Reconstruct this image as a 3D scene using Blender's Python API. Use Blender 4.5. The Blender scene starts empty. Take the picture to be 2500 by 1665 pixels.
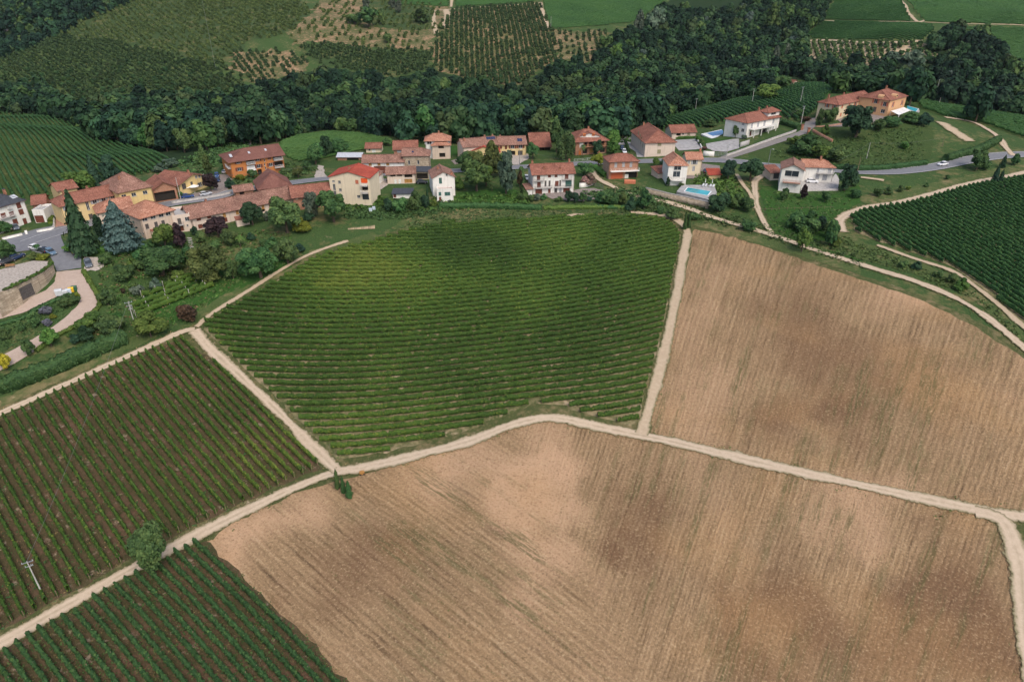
import bpy, bmesh, math, random
import numpy as np
from mathutils import Vector, Matrix
from mathutils.geometry import delaunay_2d_cdt
random.seed(7); RNG = np.random.default_rng(11)
S = bpy.context.scene; COL = S.collection
# ------------------------------------------------------------------ camera
PITCH = math.radians(29.0); ZC = 71.0; FPX = 2500*24/36.0
cd = bpy.data.cameras.new('camera'); cam = bpy.data.objects.new('camera', cd); COL.objects.link(cam)
cam.location = (0, 0, ZC); cam.rotation_euler = (math.pi/2-PITCH, 0, 0)
cd.lens = 24; cd.sensor_width = 36; cd.clip_start = 1; cd.clip_end = 20000
S.camera = cam
# ------------------------------------------------------------------ light
SUN_EL, SUN_AZ = math.radians(52), math.radians(150)     # azimuth clockwise from +Y: behind the camera, to the right
W = bpy.data.worlds.new('World'); S.world = W; W.use_nodes = True
wn = W.node_tree.nodes; wl = W.node_tree.links
sky = wn.new('ShaderNodeTexSky'); sky.sky_type = 'NISHITA'; sky.sun_disc = False
sky.sun_elevation = SUN_EL; sky.sun_rotation = SUN_AZ; sky.air_density = 1.0; sky.dust_density = 4.0
bg = wn['Background']; bg.inputs[1].default_value = 0.15
wl.new(sky.outputs[0], bg.inputs[0])
sd = bpy.data.lights.new('sun', 'SUN'); sun = bpy.data.objects.new('sun', sd); COL.objects.link(sun)
sd.energy = 1.2; sd.angle = math.radians(32); sd.color = (1.0, 0.93, 0.84)
sv = Vector((math.sin(SUN_AZ)*math.cos(SUN_EL), math.cos(SUN_AZ)*math.cos(SUN_EL), math.sin(SUN_EL)))
sun.rotation_euler = sv.to_track_quat('Z', 'Y').to_euler(); sun.location = (0, 0, 300)
S.view_settings.view_transform = 'Standard'; S.view_settings.look = 'None'
S.view_settings.gamma = 1; S.view_settings.exposure = 0.32; S.view_settings.use_curve_mapping = False
S.render.engine = 'CYCLES'
# ------------------------------------------------------------------ pixel <-> place (photograph 2500 x 1665)
cs, sn = math.cos(PITCH), math.sin(PITCH)
def rays(P):
    P = np.asarray(P, float).reshape(-1, 2)
    u = (P[:, 0]-1250)/FPX; v = (832.5-P[:, 1])/FPX
    return np.stack([u, cs+v*sn, -sn+v*cs], 1)
def project(Q):
    Q = np.asarray(Q, float).reshape(-1, 3); d = Q-np.array([0, 0, ZC])
    dep = d[:, 1]*cs-d[:, 2]*sn; up = d[:, 1]*sn+d[:, 2]*cs
    return np.stack([1250+FPX*d[:, 0]/dep, 832.5-FPX*up/dep, dep], 1)
# ------------------------------------------------------------------ terrain height
PY = [-9000, -300, 0, 60, 120, 170, 225, 245, 300, 350, 430, 520, 600, 700, 800, 900, 1100, 1500, 3000, 9000]
PZ = [-40, -34, -31, -27, -19, -11, -3.2, -.4, 0, -8, -31, -34, -24, -6, 13, 32, 58, 75, 90, 160]
_yy = np.arange(-600, 3000, 4.0); _zz = np.interp(_yy, PY, PZ)
_k = np.exp(-np.linspace(-2.2, 2.2, 11)**2); _k /= _k.sum()
_zz = np.convolve(np.pad(_zz, 5, mode='edge'), _k, 'valid')
def profile(y): return np.where((y > -590) & (y < 2990), np.interp(y, _yy, _zz), np.interp(y, PY, PZ))
CP = [(1250,500,-1),(1700,500,-.8),(1300,470,0),(900,500,-.3),(600,545,-1.2),(350,590,-.8),(75,547,0),(100,610,-.3),(180,640,-1.5),
 (60,734,-4.6),(0,770,-5.6),(150,690,-3),(0,860,-9),(250,760,-6.5),(420,620,-4),(600,640,-5.5),(330,800,-9.5),
 (1500,400,.6),(1900,405,1.2),(2200,412,2.2),(2480,382,4),(700,445,.5),(1000,425,.6),(420,498,0),(1300,370,.3),(560,390,-.5),
 (2080,285,10.5),(2150,292,11),(2010,300,9),(2190,330,7.5),(2200,385,3.2),(1960,320,6),(1830,345,3.8),(1720,330,1.2),(1650,340,.6),
 (2240,250,8.5),(2400,280,4.5),(2480,330,4.0),(2000,380,3.0),
 (200,440,-2),(0,470,-2.5),(0,290,-15),(350,362,-9),(180,318,-12),(420,410,-3),(100,380,-7),
 (800,335,-1.5),(700,372,-1),(900,362,-1),
 (1900,220,5.5),(1650,300,-2),(1800,255,3.2),(2000,205,6.5),(1560,320,-2.5),
 (820,1118,-19.5),(497,790,-10),(1062,560,-4),(1650,560,-3.6),(1570,1040,-17.5),(1340,1010,-15.5),(1250,760,-10),(700,900,-14),(1620,800,-10.5),
 (0,1565,-25),(0,1030,-14),(400,1350,-23),(0,1690,-27),(800,1690,-26),(1250,1690,-24.5),(1250,1350,-20.5),(2500,1690,-26),(2500,1263,-18),(1900,1400,-22),
 (2500,870,-8.5),(2000,650,-4.5),(2100,560,-2.2),(2500,430,1.2),(2500,700,-5.5),(1900,900,-11.5),(2300,1000,-13),(1880,500,-.8),(1850,560,-2.8),(2050,470,.2),
 (2200,215,-16),(2200,150,-4),(2200,75,16),(2200,15,31),(2450,150,-2),(2480,30,28),(1900,120,-6),(1700,40,14),
 (350,200,-22),(350,120,-6),(350,50,12),(700,200,-24),(700,70,12),(1150,180,-17),(1150,60,16),(30,120,-14),(30,40,2)]
CP = np.array(CP, float); _r = rays(CP[:, :2]); _t = (CP[:, 2]-ZC)/_r[:, 2]
CXY = _r[:, :2]*_t[:, None]
def _kern(d): return .55*(1+d/70)*np.exp(-d/70)+.45*(1+d/25)*np.exp(-d/25)
_D = np.linalg.norm(CXY[:, None]-CXY[None], axis=2)
_w = np.linalg.solve(_kern(_D)+np.eye(len(CP))*.03, CP[:, 2]-profile(CXY[:, 1]))
GS = 3.0; GX0, GX1, GY0, GY1 = -990, 990, -30, 1500
_gx = np.arange(GX0, GX1+1, GS); _gy = np.arange(GY0, GY1+1, GS)
_GX, _GY = np.meshgrid(_gx, _gy)
_GZ = profile(_GY)
for (cx, cy), w in zip(CXY, _w):
    _GZ = _GZ+w*_kern(np.hypot(_GX-cx, _GY-cy))
def T(x, y):
    x = np.asarray(x, float); y = np.asarray(y, float)
    fx = np.clip((x-GX0)/GS, 0, len(_gx)-1.001); fy = np.clip((y-GY0)/GS, 0, len(_gy)-1.001)
    i = fx.astype(int); j = fy.astype(int); a = fx-i; b = fy-j
    z = (_GZ[j, i]*(1-a)+_GZ[j, i+1]*a)*(1-b)+(_GZ[j+1, i]*(1-a)+_GZ[j+1, i+1]*a)*b
    out = (y > GY1) | (y < GY0)
    if np.any(out): z = np.where(out, profile(y)+z-profile(np.clip(y, GY0, GY1)), z)
    return z
_ts = np.concatenate([np.arange(40, 400, 1.0), 400*1.004**np.arange(0, 360)])
def atv(P, h=0.0):
    r = rays(P); out = np.zeros((len(r), 3))
    for s in range(0, len(r), 4000):
        q = r[s:s+4000]; X = q[:, 0:1]*_ts; Y = q[:, 1:2]*_ts; Z = ZC+q[:, 2:3]*_ts
        below = Z < T(X, Y)+h
        k = np.where(below.any(1), below.argmax(1), len(_ts)-1); k = np.maximum(k, 1)
        lo = _ts[k-1]; hi = _ts[k]
        for _ in range(14):
            m = (lo+hi)/2; b = ZC+q[:, 2]*m < T(q[:, 0]*m, q[:, 1]*m)+h
            hi = np.where(b, m, hi); lo = np.where(b, lo, m)
        out[s:s+4000] = q*hi[:, None]; out[s:s+4000, 2] += ZC
    return out
def at(x, y, h=0.0): return Vector(atv([(x, y)], h)[0])
# windows on the photograph that coordinates below were read from: (x0, y0, scale)
VW = {'n': (0, 0, 1.0), 1: (0, 380, 5.6), 2: (380, 320, 5.6), 3: (760, 300, 6.533), 4: (1080, 280, 5.6), 5: (1450, 240, 5.6), 6: (1750, 180, 4.612), 7: (0, 560, 3.733),
      8: (200, 480, 4.4808), 9: (2000, 300, 2.614), 10: (1500, 450, 3.925), 11: (700, 900, 3.92), 12: (0, 900, 2.0494), 13: (1250, 900, 4.48), 14: (1500, 1000, 2.355),
      15: (400, 480, 3.925), 'a': (0, 0, 2.77), 'b': (800, 0, 2.77), 'c': (1650, 0, 2.77)}
def P(v, x, y): o = VW[v]; return (o[0]+x/o[2], o[1]+y/o[2])
def PS(v, pts): return [P(v, *p) for p in pts]
# ------------------------------------------------------------------ object helpers
def tag(o, label=None, cat=None, group=None, kind=None):
    if label: o['label'] = label
    if cat: o['category'] = cat
    if group: o['group'] = group
    if kind: o['kind'] = kind
    return o
def link(o, parent=None):
    COL.objects.link(o)
    if parent: o.parent = parent
    return o
def empty(name, loc, rz=0):
    o = bpy.data.objects.new(name, None); o.location = loc; o.rotation_euler = (0, 0, rz); o.empty_display_size = .5
    return link(o)
def np_mesh(name, V, F, mats=None, attrs=None, smooth=False):
    V = np.asarray(V, np.float32); F = np.asarray(F, np.int32); k = F.shape[1]
    me = bpy.data.meshes.new(name); me.vertices.add(len(V)); me.vertices.foreach_set('co', V.ravel())
    me.loops.add(F.size); me.loops.foreach_set('vertex_index', F.ravel())
    me.polygons.add(len(F)); me.polygons.foreach_set('loop_start', np.arange(0, F.size, k, dtype=np.int32))
    if smooth: me.polygons.foreach_set('use_smooth', np.ones(len(F), bool))
    for n, a in (attrs or {}).items():
        at_ = me.attributes.new(n, 'FLOAT', 'POINT'); at_.data.foreach_set('value', np.asarray(a, np.float32))
    if mats: me.materials.append(mats)
    me.update(calc_edges=True); return me
class MB:
    def __init__(s): s.v = []; s.f = []
    def poly(s, pts):
        n = len(s.v); s.v += [tuple(p) for p in pts]; s.f.append(tuple(range(n, n+len(pts)))); return s
    def box(s, x0, x1, y0, y1, z0, z1):
        n = len(s.v); s.v += [(x0,y0,z0),(x1,y0,z0),(x1,y1,z0),(x0,y1,z0),(x0,y0,z1),(x1,y0,z1),(x1,y1,z1),(x0,y1,z1)]
        s.f += [tuple(n+i for i in f) for f in ((0,3,2,1),(4,5,6,7),(0,1,5,4),(1,2,6,5),(2,3,7,6),(3,0,4,7))]; return s
    def tube(s, a, b, r0, r1=None, n=8):
        a = Vector(a); b = Vector(b); r1 = r0 if r1 is None else r1; d = (b-a).normalized()
        e = d.orthogonal().normalized(); g = d.cross(e); k = len(s.v)
        for c, r in ((a, r0), (b, r1)):
            for i in range(n):
                t = 2*math.pi*i/n; s.v.append(tuple(c+r*(math.cos(t)*e+math.sin(t)*g)))
        for i in range(n): j = (i+1) % n; s.f.append((k+i, k+j, k+n+j, k+n+i))
        s.f.append(tuple(k+i for i in range(n))[::-1]); s.f.append(tuple(k+n+i for i in range(n))); return s
    def bar(s, a, b, w, h):
        a = Vector(a); b = Vector(b); d = b-a; q = Vector((-d.y, d.x, 0))
        q = q.normalized()*w/2 if q.length > 1e-6 else Vector((w/2, 0, 0)); k = Vector((0, 0, h))
        n = len(s.v); s.v += [tuple(p) for p in (a-q, b-q, b+q, a+q, a-q+k, b-q+k, b+q+k, a+q+k)]
        s.f += [tuple(n+i for i in f) for f in ((0,3,2,1),(4,5,6,7),(0,1,5,4),(1,2,6,5),(2,3,7,6),(3,0,4,7))]; return s
    def mesh(s, name, m=None, smooth=False):
        me = bpy.data.meshes.new(name); me.from_pydata(s.v, [], s.f)
        if m: me.materials.append(m)
        if smooth:
            for p in me.polygons: p.use_smooth = True
        return me
    def build(s, name, m, parent=None, smooth=False): return link(bpy.data.objects.new(name, s.mesh(name, m, smooth)), parent)
def obj(name, me, parent=None): return link(bpy.data.objects.new(name, me), parent)
def part(o, name, me, loc=(0, 0, 0)):
    c = bpy.data.objects.new(name, me); c.location = loc; return link(c, o)
# ------------------------------------------------------------------ materials
def nmat(name):
    m = bpy.data.materials.new(name); m.use_nodes = True; nt = m.node_tree
    return m, nt, nt.nodes['Principled BSDF']
class NT:
    def __init__(s, nt): s.nt = nt
    def n(s, t, **k):
        x = s.nt.nodes.new(t)
        for a, b in k.items(): setattr(x, a, b)
        return x
    def put(s, sock, val):
        if isinstance(val, bpy.types.NodeSocket): s.nt.links.new(val, sock)
        elif val is not None:
            if isinstance(val, tuple) and len(val) == 3 and sock.type == 'RGBA': val = (*val, 1)
            sock.default_value = val
    def pos(s): return s.n('ShaderNodeNewGeometry').outputs['Position']
    def objc(s): return s.n('ShaderNodeTexCoord').outputs['Object']
    def attr(s, a): return s.n('ShaderNodeAttribute', attribute_name=a).outputs['Fac']
    def noise(s, vec, scale, detail=4, rough=.55, dist=0):
        x = s.n('ShaderNodeTexNoise'); s.put(x.inputs['Vector'], vec); x.inputs['Scale'].default_value = scale
        x.inputs['Detail'].default_value = detail; x.inputs['Roughness'].default_value = rough; x.inputs['Distortion'].default_value = dist
        return x.outputs['Fac']
    def math(s, op, a, b=None, clamp=False):
        x = s.n('ShaderNodeMath', operation=op, use_clamp=clamp); s.put(x.inputs[0], a); s.put(x.inputs[1], b); return x.outputs[0]
    def rng(s, v, a, b, c=0., d=1.):
        x = s.n('ShaderNodeMapRange'); s.put(x.inputs[0], v)
        for i, k in enumerate((a, b, c, d)): x.inputs[i+1].default_value = k
        return x.outputs[0]
    def ramp(s, v, stops):
        x = s.n('ShaderNodeValToRGB'); s.put(x.inputs[0], v); e = x.color_ramp.elements
        while len(e) < len(stops): e.new(.5)
        for i, (p, c) in enumerate(stops): e[i].position = p; e[i].color = (*c, 1)
        return x.outputs[0]
    def mix(s, f, a, b, bt='MIX'):
        x = s.n('ShaderNodeMix', data_type='RGBA', blend_type=bt); s.put(x.inputs[0], f); s.put(x.inputs[6], a); s.put(x.inputs[7], b); return x.outputs[2]
    def map(s, vec, scale=(1, 1, 1), rot=(0, 0, 0)):
        x = s.n('ShaderNodeMapping'); s.put(x.inputs[0], vec); x.inputs['Scale'].default_value = scale; x.inputs['Rotation'].default_value = rot; return x.outputs[0]
    def xyz(s, a, b, c):
        x = s.n('ShaderNodeCombineXYZ'); s.put(x.inputs[0], a); s.put(x.inputs[1], b); s.put(x.inputs[2], c); return x.outputs[0]
    def bump(s, h, dist=.1, st=.6):
        x = s.n('ShaderNodeBump'); s.put(x.inputs['Height'], h); x.inputs['Distance'].default_value = dist; x.inputs['Strength'].default_value = st; return x.outputs[0]
def plain(name, c, rough=.7, vary=.12, scale=1.5, metal=0, spec=.3):
    m, nt, b = nmat(name); k = NT(nt)
    f = k.noise(k.objc(), scale, 5); d = tuple(x*(1-vary*1.6) for x in c); l = tuple(min(1, x*(1+vary)) for x in c)
    k.put(b.inputs['Base Color'], k.ramp(f, [(.3, d), (.7, l)])); b.inputs['Roughness'].default_value = rough
    b.inputs['Metallic'].default_value = metal; b.inputs['Specular IOR Level'].default_value = spec
    return m
def plaster(name, c, grime=(.25, .2, .15)):
    m, nt, b = nmat(name); k = NT(nt); o = k.objc()
    f = k.noise(o, .7, 6, .65); st = k.noise(k.map(o, (1.6, 1.6, .18)), 1.0, 5)
    col = k.mix(k.rng(f, .35, .75, 0, .35), c, tuple(x*.72 for x in c)); col = k.mix(k.rng(st, .52, .8, 0, .4), col, grime)
    k.put(b.inputs['Base Color'], col); b.inputs['Roughness'].default_value = .9; b.inputs['Specular IOR Level'].default_value = .15
    return m
def rooft(name, a, b_, c, pale=.0):
    m, nt, b = nmat(name); k = NT(nt); o = k.objc()
    n1 = k.noise(k.map(o, (1, 1, .6)), 2.6, 3, .7); n2 = k.noise(o, .22, 5, .65); n3 = k.noise(o, 4.0, 3, .7); n4 = k.noise(o, .8, 4, .7)
    col = k.ramp(n1, [(.3, a), (.52, b_), (.72, c)]); col = k.mix(k.rng(n2, .42, .66, 0, .65), col, tuple(x*.62 for x in a)); col = k.mix(k.rng(n4, .54, .72, 0, .45), col, tuple(min(1, x*1.25) for x in c))
    col = k.mix(k.rng(n3, .5+.1*(1-pale), .72, 0, .35+pale*.5), col, tuple(min(1, x*1.55) for x in c))
    k.put(b.inputs['Base Color'], col); b.inputs['Roughness'].default_value = .9; b.inputs['Specular IOR Level'].default_value = .12
    k.put(b.inputs['Normal'], k.bump(n3, .08, .7)); return m
def foliage(name, a, b_, c, hue=.06, val=.5):
    m, nt, b = nmat(name); k = NT(nt)
    col = k.ramp(k.attr('tint'), [(.0, a), (.5, b_), (1., c)])
    r = k.n('ShaderNodeObjectInfo').outputs['Random']
    h = k.n('ShaderNodeHueSaturation'); k.put(h.inputs['Hue'], k.rng(r, 0, 1, .5-hue*.5, .5+hue*.5)); k.put(h.inputs['Value'], k.rng(k.math('FRACT', k.math('MULTIPLY', r, 7.3)), 0, 1, 1-val*.5, 1+val*.5))
    k.put(h.inputs['Color'], col); k.put(b.inputs['Base Color'], h.outputs[0]); b.inputs['Roughness'].default_value = .75; b.inputs['Specular IOR Level'].default_value = .2
    return m
M = {}
for n_, c_ in dict(white=(.78,.76,.71), cream=(.72,.62,.46), beige=(.62,.50,.40), palebeige=(.70,.58,.48), yellow=(.70,.54,.28), yellow2=(.72,.54,.25), orange=(.52,.20,.065), pink=(.62,.38,.25), peach=(.64,.38,.21),
                   palegreen=(.62,.52,.36), terracotta=(.52,.13,.06), grey=(.42,.41,.40), lightpink=(.68,.56,.47)).items(): M[n_] = plaster('plaster_'+n_, c_)
def brickm(name, c1, c2, mortar, sc=3, bw=.5, rh=.25):
    m, nt, b = nmat(name); k = NT(nt); o = k.objc(); t = k.n('ShaderNodeTexBrick'); k.put(t.inputs['Vector'], k.map(o, (1, 1, 1), (math.pi/2, 0, 0)))
    t.inputs['Scale'].default_value = sc; t.inputs['Brick Width'].default_value = bw; t.inputs['Row Height'].default_value = rh; t.inputs['Color1'].default_value = (*c1, 1); t.inputs['Color2'].default_value = (*c2, 1); t.inputs['Mortar'].default_value = (*mortar, 1)
    col = k.mix(k.rng(k.noise(o, .8, 5), .35, .7, 0, .5), t.outputs[0], tuple(x*.6 for x in c1)); k.put(b.inputs['Base Color'], col); b.inputs['Roughness'].default_value = .9; return m
M['brick'] = brickm('brick_wall', (.36,.15,.08), (.45,.20,.12), (.45,.38,.3))
M['stone'] = brickm('stone_wall', (.34,.27,.19), (.60,.50,.38), (.22,.17,.12), 1.1, .62, .3)
M['r_orange'] = rooft('tiles_orange', (.23,.095,.062), (.37,.17,.11), (.54,.32,.23), .7)
M['r_red'] = rooft('tiles_red', (.155,.064,.046), (.245,.10,.07), (.38,.195,.14), .5)
M['r_bright'] = rooft('tiles_bright', (.30,.06,.042), (.38,.078,.05), (.44,.12,.08), 0)
M['r_brown'] = rooft('tiles_brown', (.13,.068,.052), (.24,.125,.094), (.40,.25,.19), .7)
M['r_dark'] = rooft('tiles_dark', (.10,.062,.05), (.17,.11,.085), (.27,.19,.15), .35)
M['r_plum'] = rooft('tiles_plum', (.15,.07,.055), (.19,.088,.07), (.24,.12,.095), 0)
M['slate'] = plain('slate', (.06,.065,.075), .6, .2)
M['metalroof'] = plain('metal_sheet', (.55,.57,.60), .5, .1, metal=.2)
M['glass'] = plain('window_glass', (.035,.045,.055), .12, .1, spec=.6)
M['frame'] = plain('white_frame', (.7,.69,.66), .5); M['dark'] = plain('dark_opening', (.03,.026,.022), .9)
for n_, c_ in dict(sh_brown=(.17,.055,.035), sh_wood=(.42,.22,.07), sh_green=(.05,.13,.11), sh_grey=(.38,.39,.41), sh_orange=(.62,.20,.06), sh_red=(.50,.16,.09), sh_dkgrey=(.10,.09,.085), sh_olive=(.30,.27,.16), wood=(.30,.17,.08), sh_white=(.72,.72,.70)).items(): M[n_] = plain(n_, c_, .6, .2, 3)
M['conc'] = plain('concrete', (.42,.40,.38), .9, .2); M['rail'] = plain('rail_metal', (.16,.15,.15), .5); M['whitemetal'] = plain('white_metal', (.75,.75,.74), .4)
M['gutter'] = plain('gutter_copper', (.13,.07,.05), .5, .2); M['chim'] = plain('chimney_brick', (.38,.18,.11), .9, .3, 4); M['solar'] = plain('solar_cell', (.02,.035,.09), .15, .2, spec=.7)
M['bark'] = plain('bark', (.11,.085,.06), .95, .4, 3); M['pole'] = plain('pole_concrete', (.50,.48,.45), .9, .2); M['polewood'] = plain('pole_wood', (.22,.16,.11), .9, .3)
M['ceramic'] = plain('insulator', (.5,.55,.56), .3); M['wire'] = plain('wire', (.22,.23,.22), .6)
M['deck'] = plain('pale_paving', (.37,.36,.35), .8, .2, .8); M['cobble'] = plain('cobbles', (.25,.21,.19), .9, .3, 2.5); M['gravel'] = plain('gravel', (.42,.37,.32), .95, .25, 2)
M['pinkpave'] = plain('reddish_paving', (.36,.20,.15), .9, .25, 2)
M['water'] = plain('pool_water', (.03,.36,.42), .06, .12, .6, spec=.6); M['water2'] = plain('pool_cover_blue', (.07,.20,.42), .25, .12, .6); M['water3'] = plain('pool_bright', (.08,.50,.62), .1, .12, .6)
M['tyre'] = plain('tyre', (.02,.02,.02), .8); M['lamp'] = plain('lamp_lens', (.7,.7,.66), .2); M['redlamp'] = plain('tail_lens', (.4,.02,.02), .3)
M['steel'] = plain('steel', (.45,.46,.47), .35, .1, metal=.7); M['plastic_yellow'] = plain('yellow_plastic', (.75,.48,.03), .5); M['plastic_green'] = plain('green_plastic', (.04,.13,.07), .5)
M['plastic_white'] = plain('white_plastic', (.55,.57,.58), .5); M['plastic_blue'] = plain('bluish_plastic', (.50,.58,.66), .4); M['orangecloth'] = plain('orange_cloth', (.75,.10,.02), .8); M['canvas'] = plain('white_canvas', (.8,.79,.76), .8, .05)
M['terracotta_pipe'] = plain('terracotta_lid', (.5,.17,.09), .7)
def paint(name, c): return plain('paint_'+name, c, .25, .03, spec=.6)
def lownoise(x, y, s, seed=0):
    r = np.random.default_rng(seed); o = 0
    for i in range(6):
        a = r.uniform(0, 6.28); f = r.uniform(.5, 1.6)/s; o = o+np.sin((x*np.cos(a)+y*np.sin(a))*f*6.28+r.uniform(0, 6.28))
    return o/6
# ------------------------------------------------------------------ ground materials
def grassm(name, g1, g2, dry, dryamt=.5, soil=None, soilamt=0., sc=1.0):
    m, nt, b = nmat(name); k = NT(nt); p = k.pos()
    n1 = k.noise(p, .45*sc, 6, .65); n2 = k.noise(p, .06*sc, 5, .6); n3 = k.noise(p, 2.2*sc, 4, .7)
    col = k.ramp(n3, [(.3, g1), (.7, g2)])
    col = k.mix(k.rng(k.math('ADD', k.math('MULTIPLY', n1, .5), k.math('MULTIPLY', n2, .5)), .62-.24*dryamt, .74-.2*dryamt, 0, .9), col, dry)
    if soil: col = k.mix(k.rng(k.noise(p, .22*sc, 6, .7), .72-.3*soilamt, .78-.25*soilamt, 0, .95), col, soil)
    k.put(b.inputs['Base Color'], col); b.inputs['Roughness'].default_value = .95; b.inputs['Specular IOR Level'].default_value = .1
    k.put(b.inputs['Normal'], k.bump(k.math('ADD', n3, n1), .35, .8)); return m
M['ground'] = grassm('scrub_grass', (.03,.062,.02), (.07,.12,.036), (.18,.155,.07), .48, (.36,.27,.18), .2)
M['lawn'] = grassm('lawn', (.028,.075,.016), (.045,.11,.022), (.10,.12,.04), .25)
M['meadow'] = grassm('dry_meadow', (.05,.085,.026), (.10,.13,.045), (.22,.18,.09), .55, (.44,.34,.23), .26)
M['bank'] = grassm('mown_bank', (.035,.065,.02), (.065,.10,.03), (.10,.11,.04), .42)
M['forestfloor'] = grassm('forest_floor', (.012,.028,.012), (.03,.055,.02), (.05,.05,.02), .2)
M['scrubhill'] = grassm('scrub_hill', (.03,.06,.022), (.06,.095,.033), (.19,.16,.065), .48)
M['vinefloor'] = grassm('vineyard_floor', (.06,.085,.028), (.12,.13,.05), (.34,.27,.16), .8, (.46,.36,.24), .5, 1.6)
M['vinefloor_far'] = grassm('vineyard_floor_far', (.045,.085,.026), (.08,.12,.038), (.15,.155,.06), .5)
M['vinesoil'] = grassm('vineyard_soil', (.055,.065,.025), (.12,.085,.05), (.17,.10,.068), .6, (.33,.26,.19), .42, 2.2)
M['pinksoil'] = grassm('pink_soil', (.07,.095,.036), (.12,.12,.05), (.36,.225,.14), .66, (.46,.30,.19), .45)
M['hazelsoil'] = grassm('hazel_soil', (.06,.085,.03), (.11,.12,.045), (.36,.23,.14), .6, (.46,.30,.19), .35)
M['margin'] = grassm('field_margin', (.055,.078,.026), (.10,.11,.042), (.24,.185,.10), .6, (.44,.34,.23), .3, 1.4)
M['palesoil'] = grassm('pale_soil', (.20,.17,.09), (.26,.2,.12), (.46,.36,.24), .95, (.52,.42,.30), .5)
def dirtm(name, c, c2, grass, rut=True):
    m, nt, b = nmat(name); k = NT(nt); p = k.pos(); n1 = k.noise(p, 1.1, 6, .7); n2 = k.noise(p, .25, 4); n3 = k.noise(p, 4.5, 3, .7)
    col = k.ramp(n1, [(.3, c2), (.65, c)]); col = k.mix(k.rng(n3, .4, .8, 0, .4), col, tuple(min(1, x*1.25) for x in c))
    a = k.math('MULTIPLY', k.math('ABSOLUTE', k.attr('across')), 1.35)
    edge = k.math('ADD', a, k.math('MULTIPLY', k.math('SUBTRACT', n1, .5), 1.3)); edge = k.math('ADD', edge, k.math('MULTIPLY', k.math('SUBTRACT', n2, .5), .8))
    col = k.mix(k.rng(edge, .6, 1.0, 0, .85), col, grass); k.put(b.inputs['Alpha'], k.rng(edge, .96, 1.1, 1, 0))
    if rut:
        mid = k.math('SUBTRACT', .24, k.math('ADD', a, k.math('MULTIPLY', k.math('SUBTRACT', n2, .40), 1.3)))
        col = k.mix(k.rng(mid, -.06, .2, 0, .45), col, tuple(x*.5+y*.5 for x, y in zip(c2, grass)))
        rt = k.math('ABSOLUTE', k.math('SUBTRACT', a, .45)); col = k.mix(k.rng(rt, .04, .22, .22, 0), col, tuple(min(1, x*1.15) for x in c))
    k.put(b.inputs['Base Color'], col); b.inputs['Roughness'].default_value = .95; b.inputs['Specular IOR Level'].default_value = .1
    k.put(b.inputs['Normal'], k.bump(n1, .12, .5)); return m
M['track'] = dirtm('dirt_track', (.52,.42,.31), (.40,.31,.22), (.15,.14,.06))
M['sand'] = dirtm('sandy_strip', (.48,.38,.27), (.37,.285,.19), (.12,.13,.05), False)
M['drive'] = dirtm('paved_drive', (.44,.35,.29), (.36,.28,.23), (.30,.25,.2), False)
m, nt, b = nmat('asphalt'); k = NT(nt); p = k.pos()
k.put(b.inputs['Base Color'], k.ramp(k.noise(p, .9, 6, .7), [(.3, (.14,.145,.16)), (.7, (.20,.205,.22))])); b.inputs['Roughness'].default_value = .9; M['asphalt'] = m
M['paintline'] = plain('road_paint', (.62,.61,.58), .8, .2, 2)
m, nt, b = nmat('village_lane'); k = NT(nt); p = k.pos()
k.put(b.inputs['Base Color'], k.ramp(k.noise(p, .9, 6, .7), [(.3, (.17,.155,.15)), (.7, (.25,.23,.21))])); b.inputs['Roughness'].default_value = .95; M['lane'] = m
# stubble: 'rowc' metres across the drill rows, 'rowd' a second drilling direction, 'mixc' which of the two
m, nt, b = nmat('stubble'); k = NT(nt); p = k.pos()
def drill(co, al):
    wv = k.n('ShaderNodeMath', operation='SINE'); ph = k.math('ADD', k.math('MULTIPLY', co, 2*math.pi/1.15), k.math('MULTIPLY', k.noise(p, .35, 3), 5.0)); k.put(wv.inputs[0], ph)
    v = k.xyz(co, al, 0.0)
    a = k.noise(k.map(v, (1/1.1, 1/26, 1)), 1.0, 3, .6); c = k.noise(k.map(v, (1/.45, 1/5.0, 1)), 1.0, 3, .7); d = k.noise(k.map(v, (1/3.4, 1/60, 1)), 1.0, 2, .5)
    return k.math('ADD', a, k.math('MULTIPLY', k.math('MULTIPLY', wv.outputs[0], k.noise(p, .18, 3)), .22)), c, d
a1, c1, d1 = drill(k.attr('rowc'), k.attr('alc')); a2, c2, d2 = drill(k.attr('rowd'), k.attr('ald')); mx = k.attr('mixc')
lerp = lambda f, x, y: k.math('ADD', k.math('MULTIPLY', x, k.math('SUBTRACT', 1.0, f)), k.math('MULTIPLY', y, f))
fa, fc, fd = lerp(mx, a1, a2), lerp(mx, c1, c2), lerp(mx, d1, d2)
big = k.noise(p, .022, 5, .6); mid = k.noise(p, .11, 5, .65); fine = k.noise(p, 2.4, 3, .75); pk = k.noise(p, .035, 3)
col = k.ramp(k.math('ADD', k.math('MULTIPLY', fa, .45), k.math('MULTIPLY', fc, .55)), [(.30, (.125,.080,.046)), (.44, (.245,.162,.090)), (.58, (.340,.228,.128)), (.74, (.445,.318,.195))])
tone = k.math('ADD', k.attr('tone'), k.math('MULTIPLY', k.math('SUBTRACT', big, .5), 1.1)); tone = k.math('ADD', k.math('MULTIPLY', tone, 1.25), k.math('MULTIPLY', k.math('SUBTRACT', fc, .5), .9)); col = k.mix(k.rng(tone, .12, 1.0, 0, .8), col, (.155,.088,.05)); col = k.mix(k.rng(tone, -.12, -.9, 0, .8), col, (.52,.335,.205)); col = k.mix(k.rng(pk, .52, .7, 0, .4), col, (.42,.25,.115))
col = k.mix(k.rng(mid, .62, .78, 0, .5), col, (.15,.085,.055))
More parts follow.
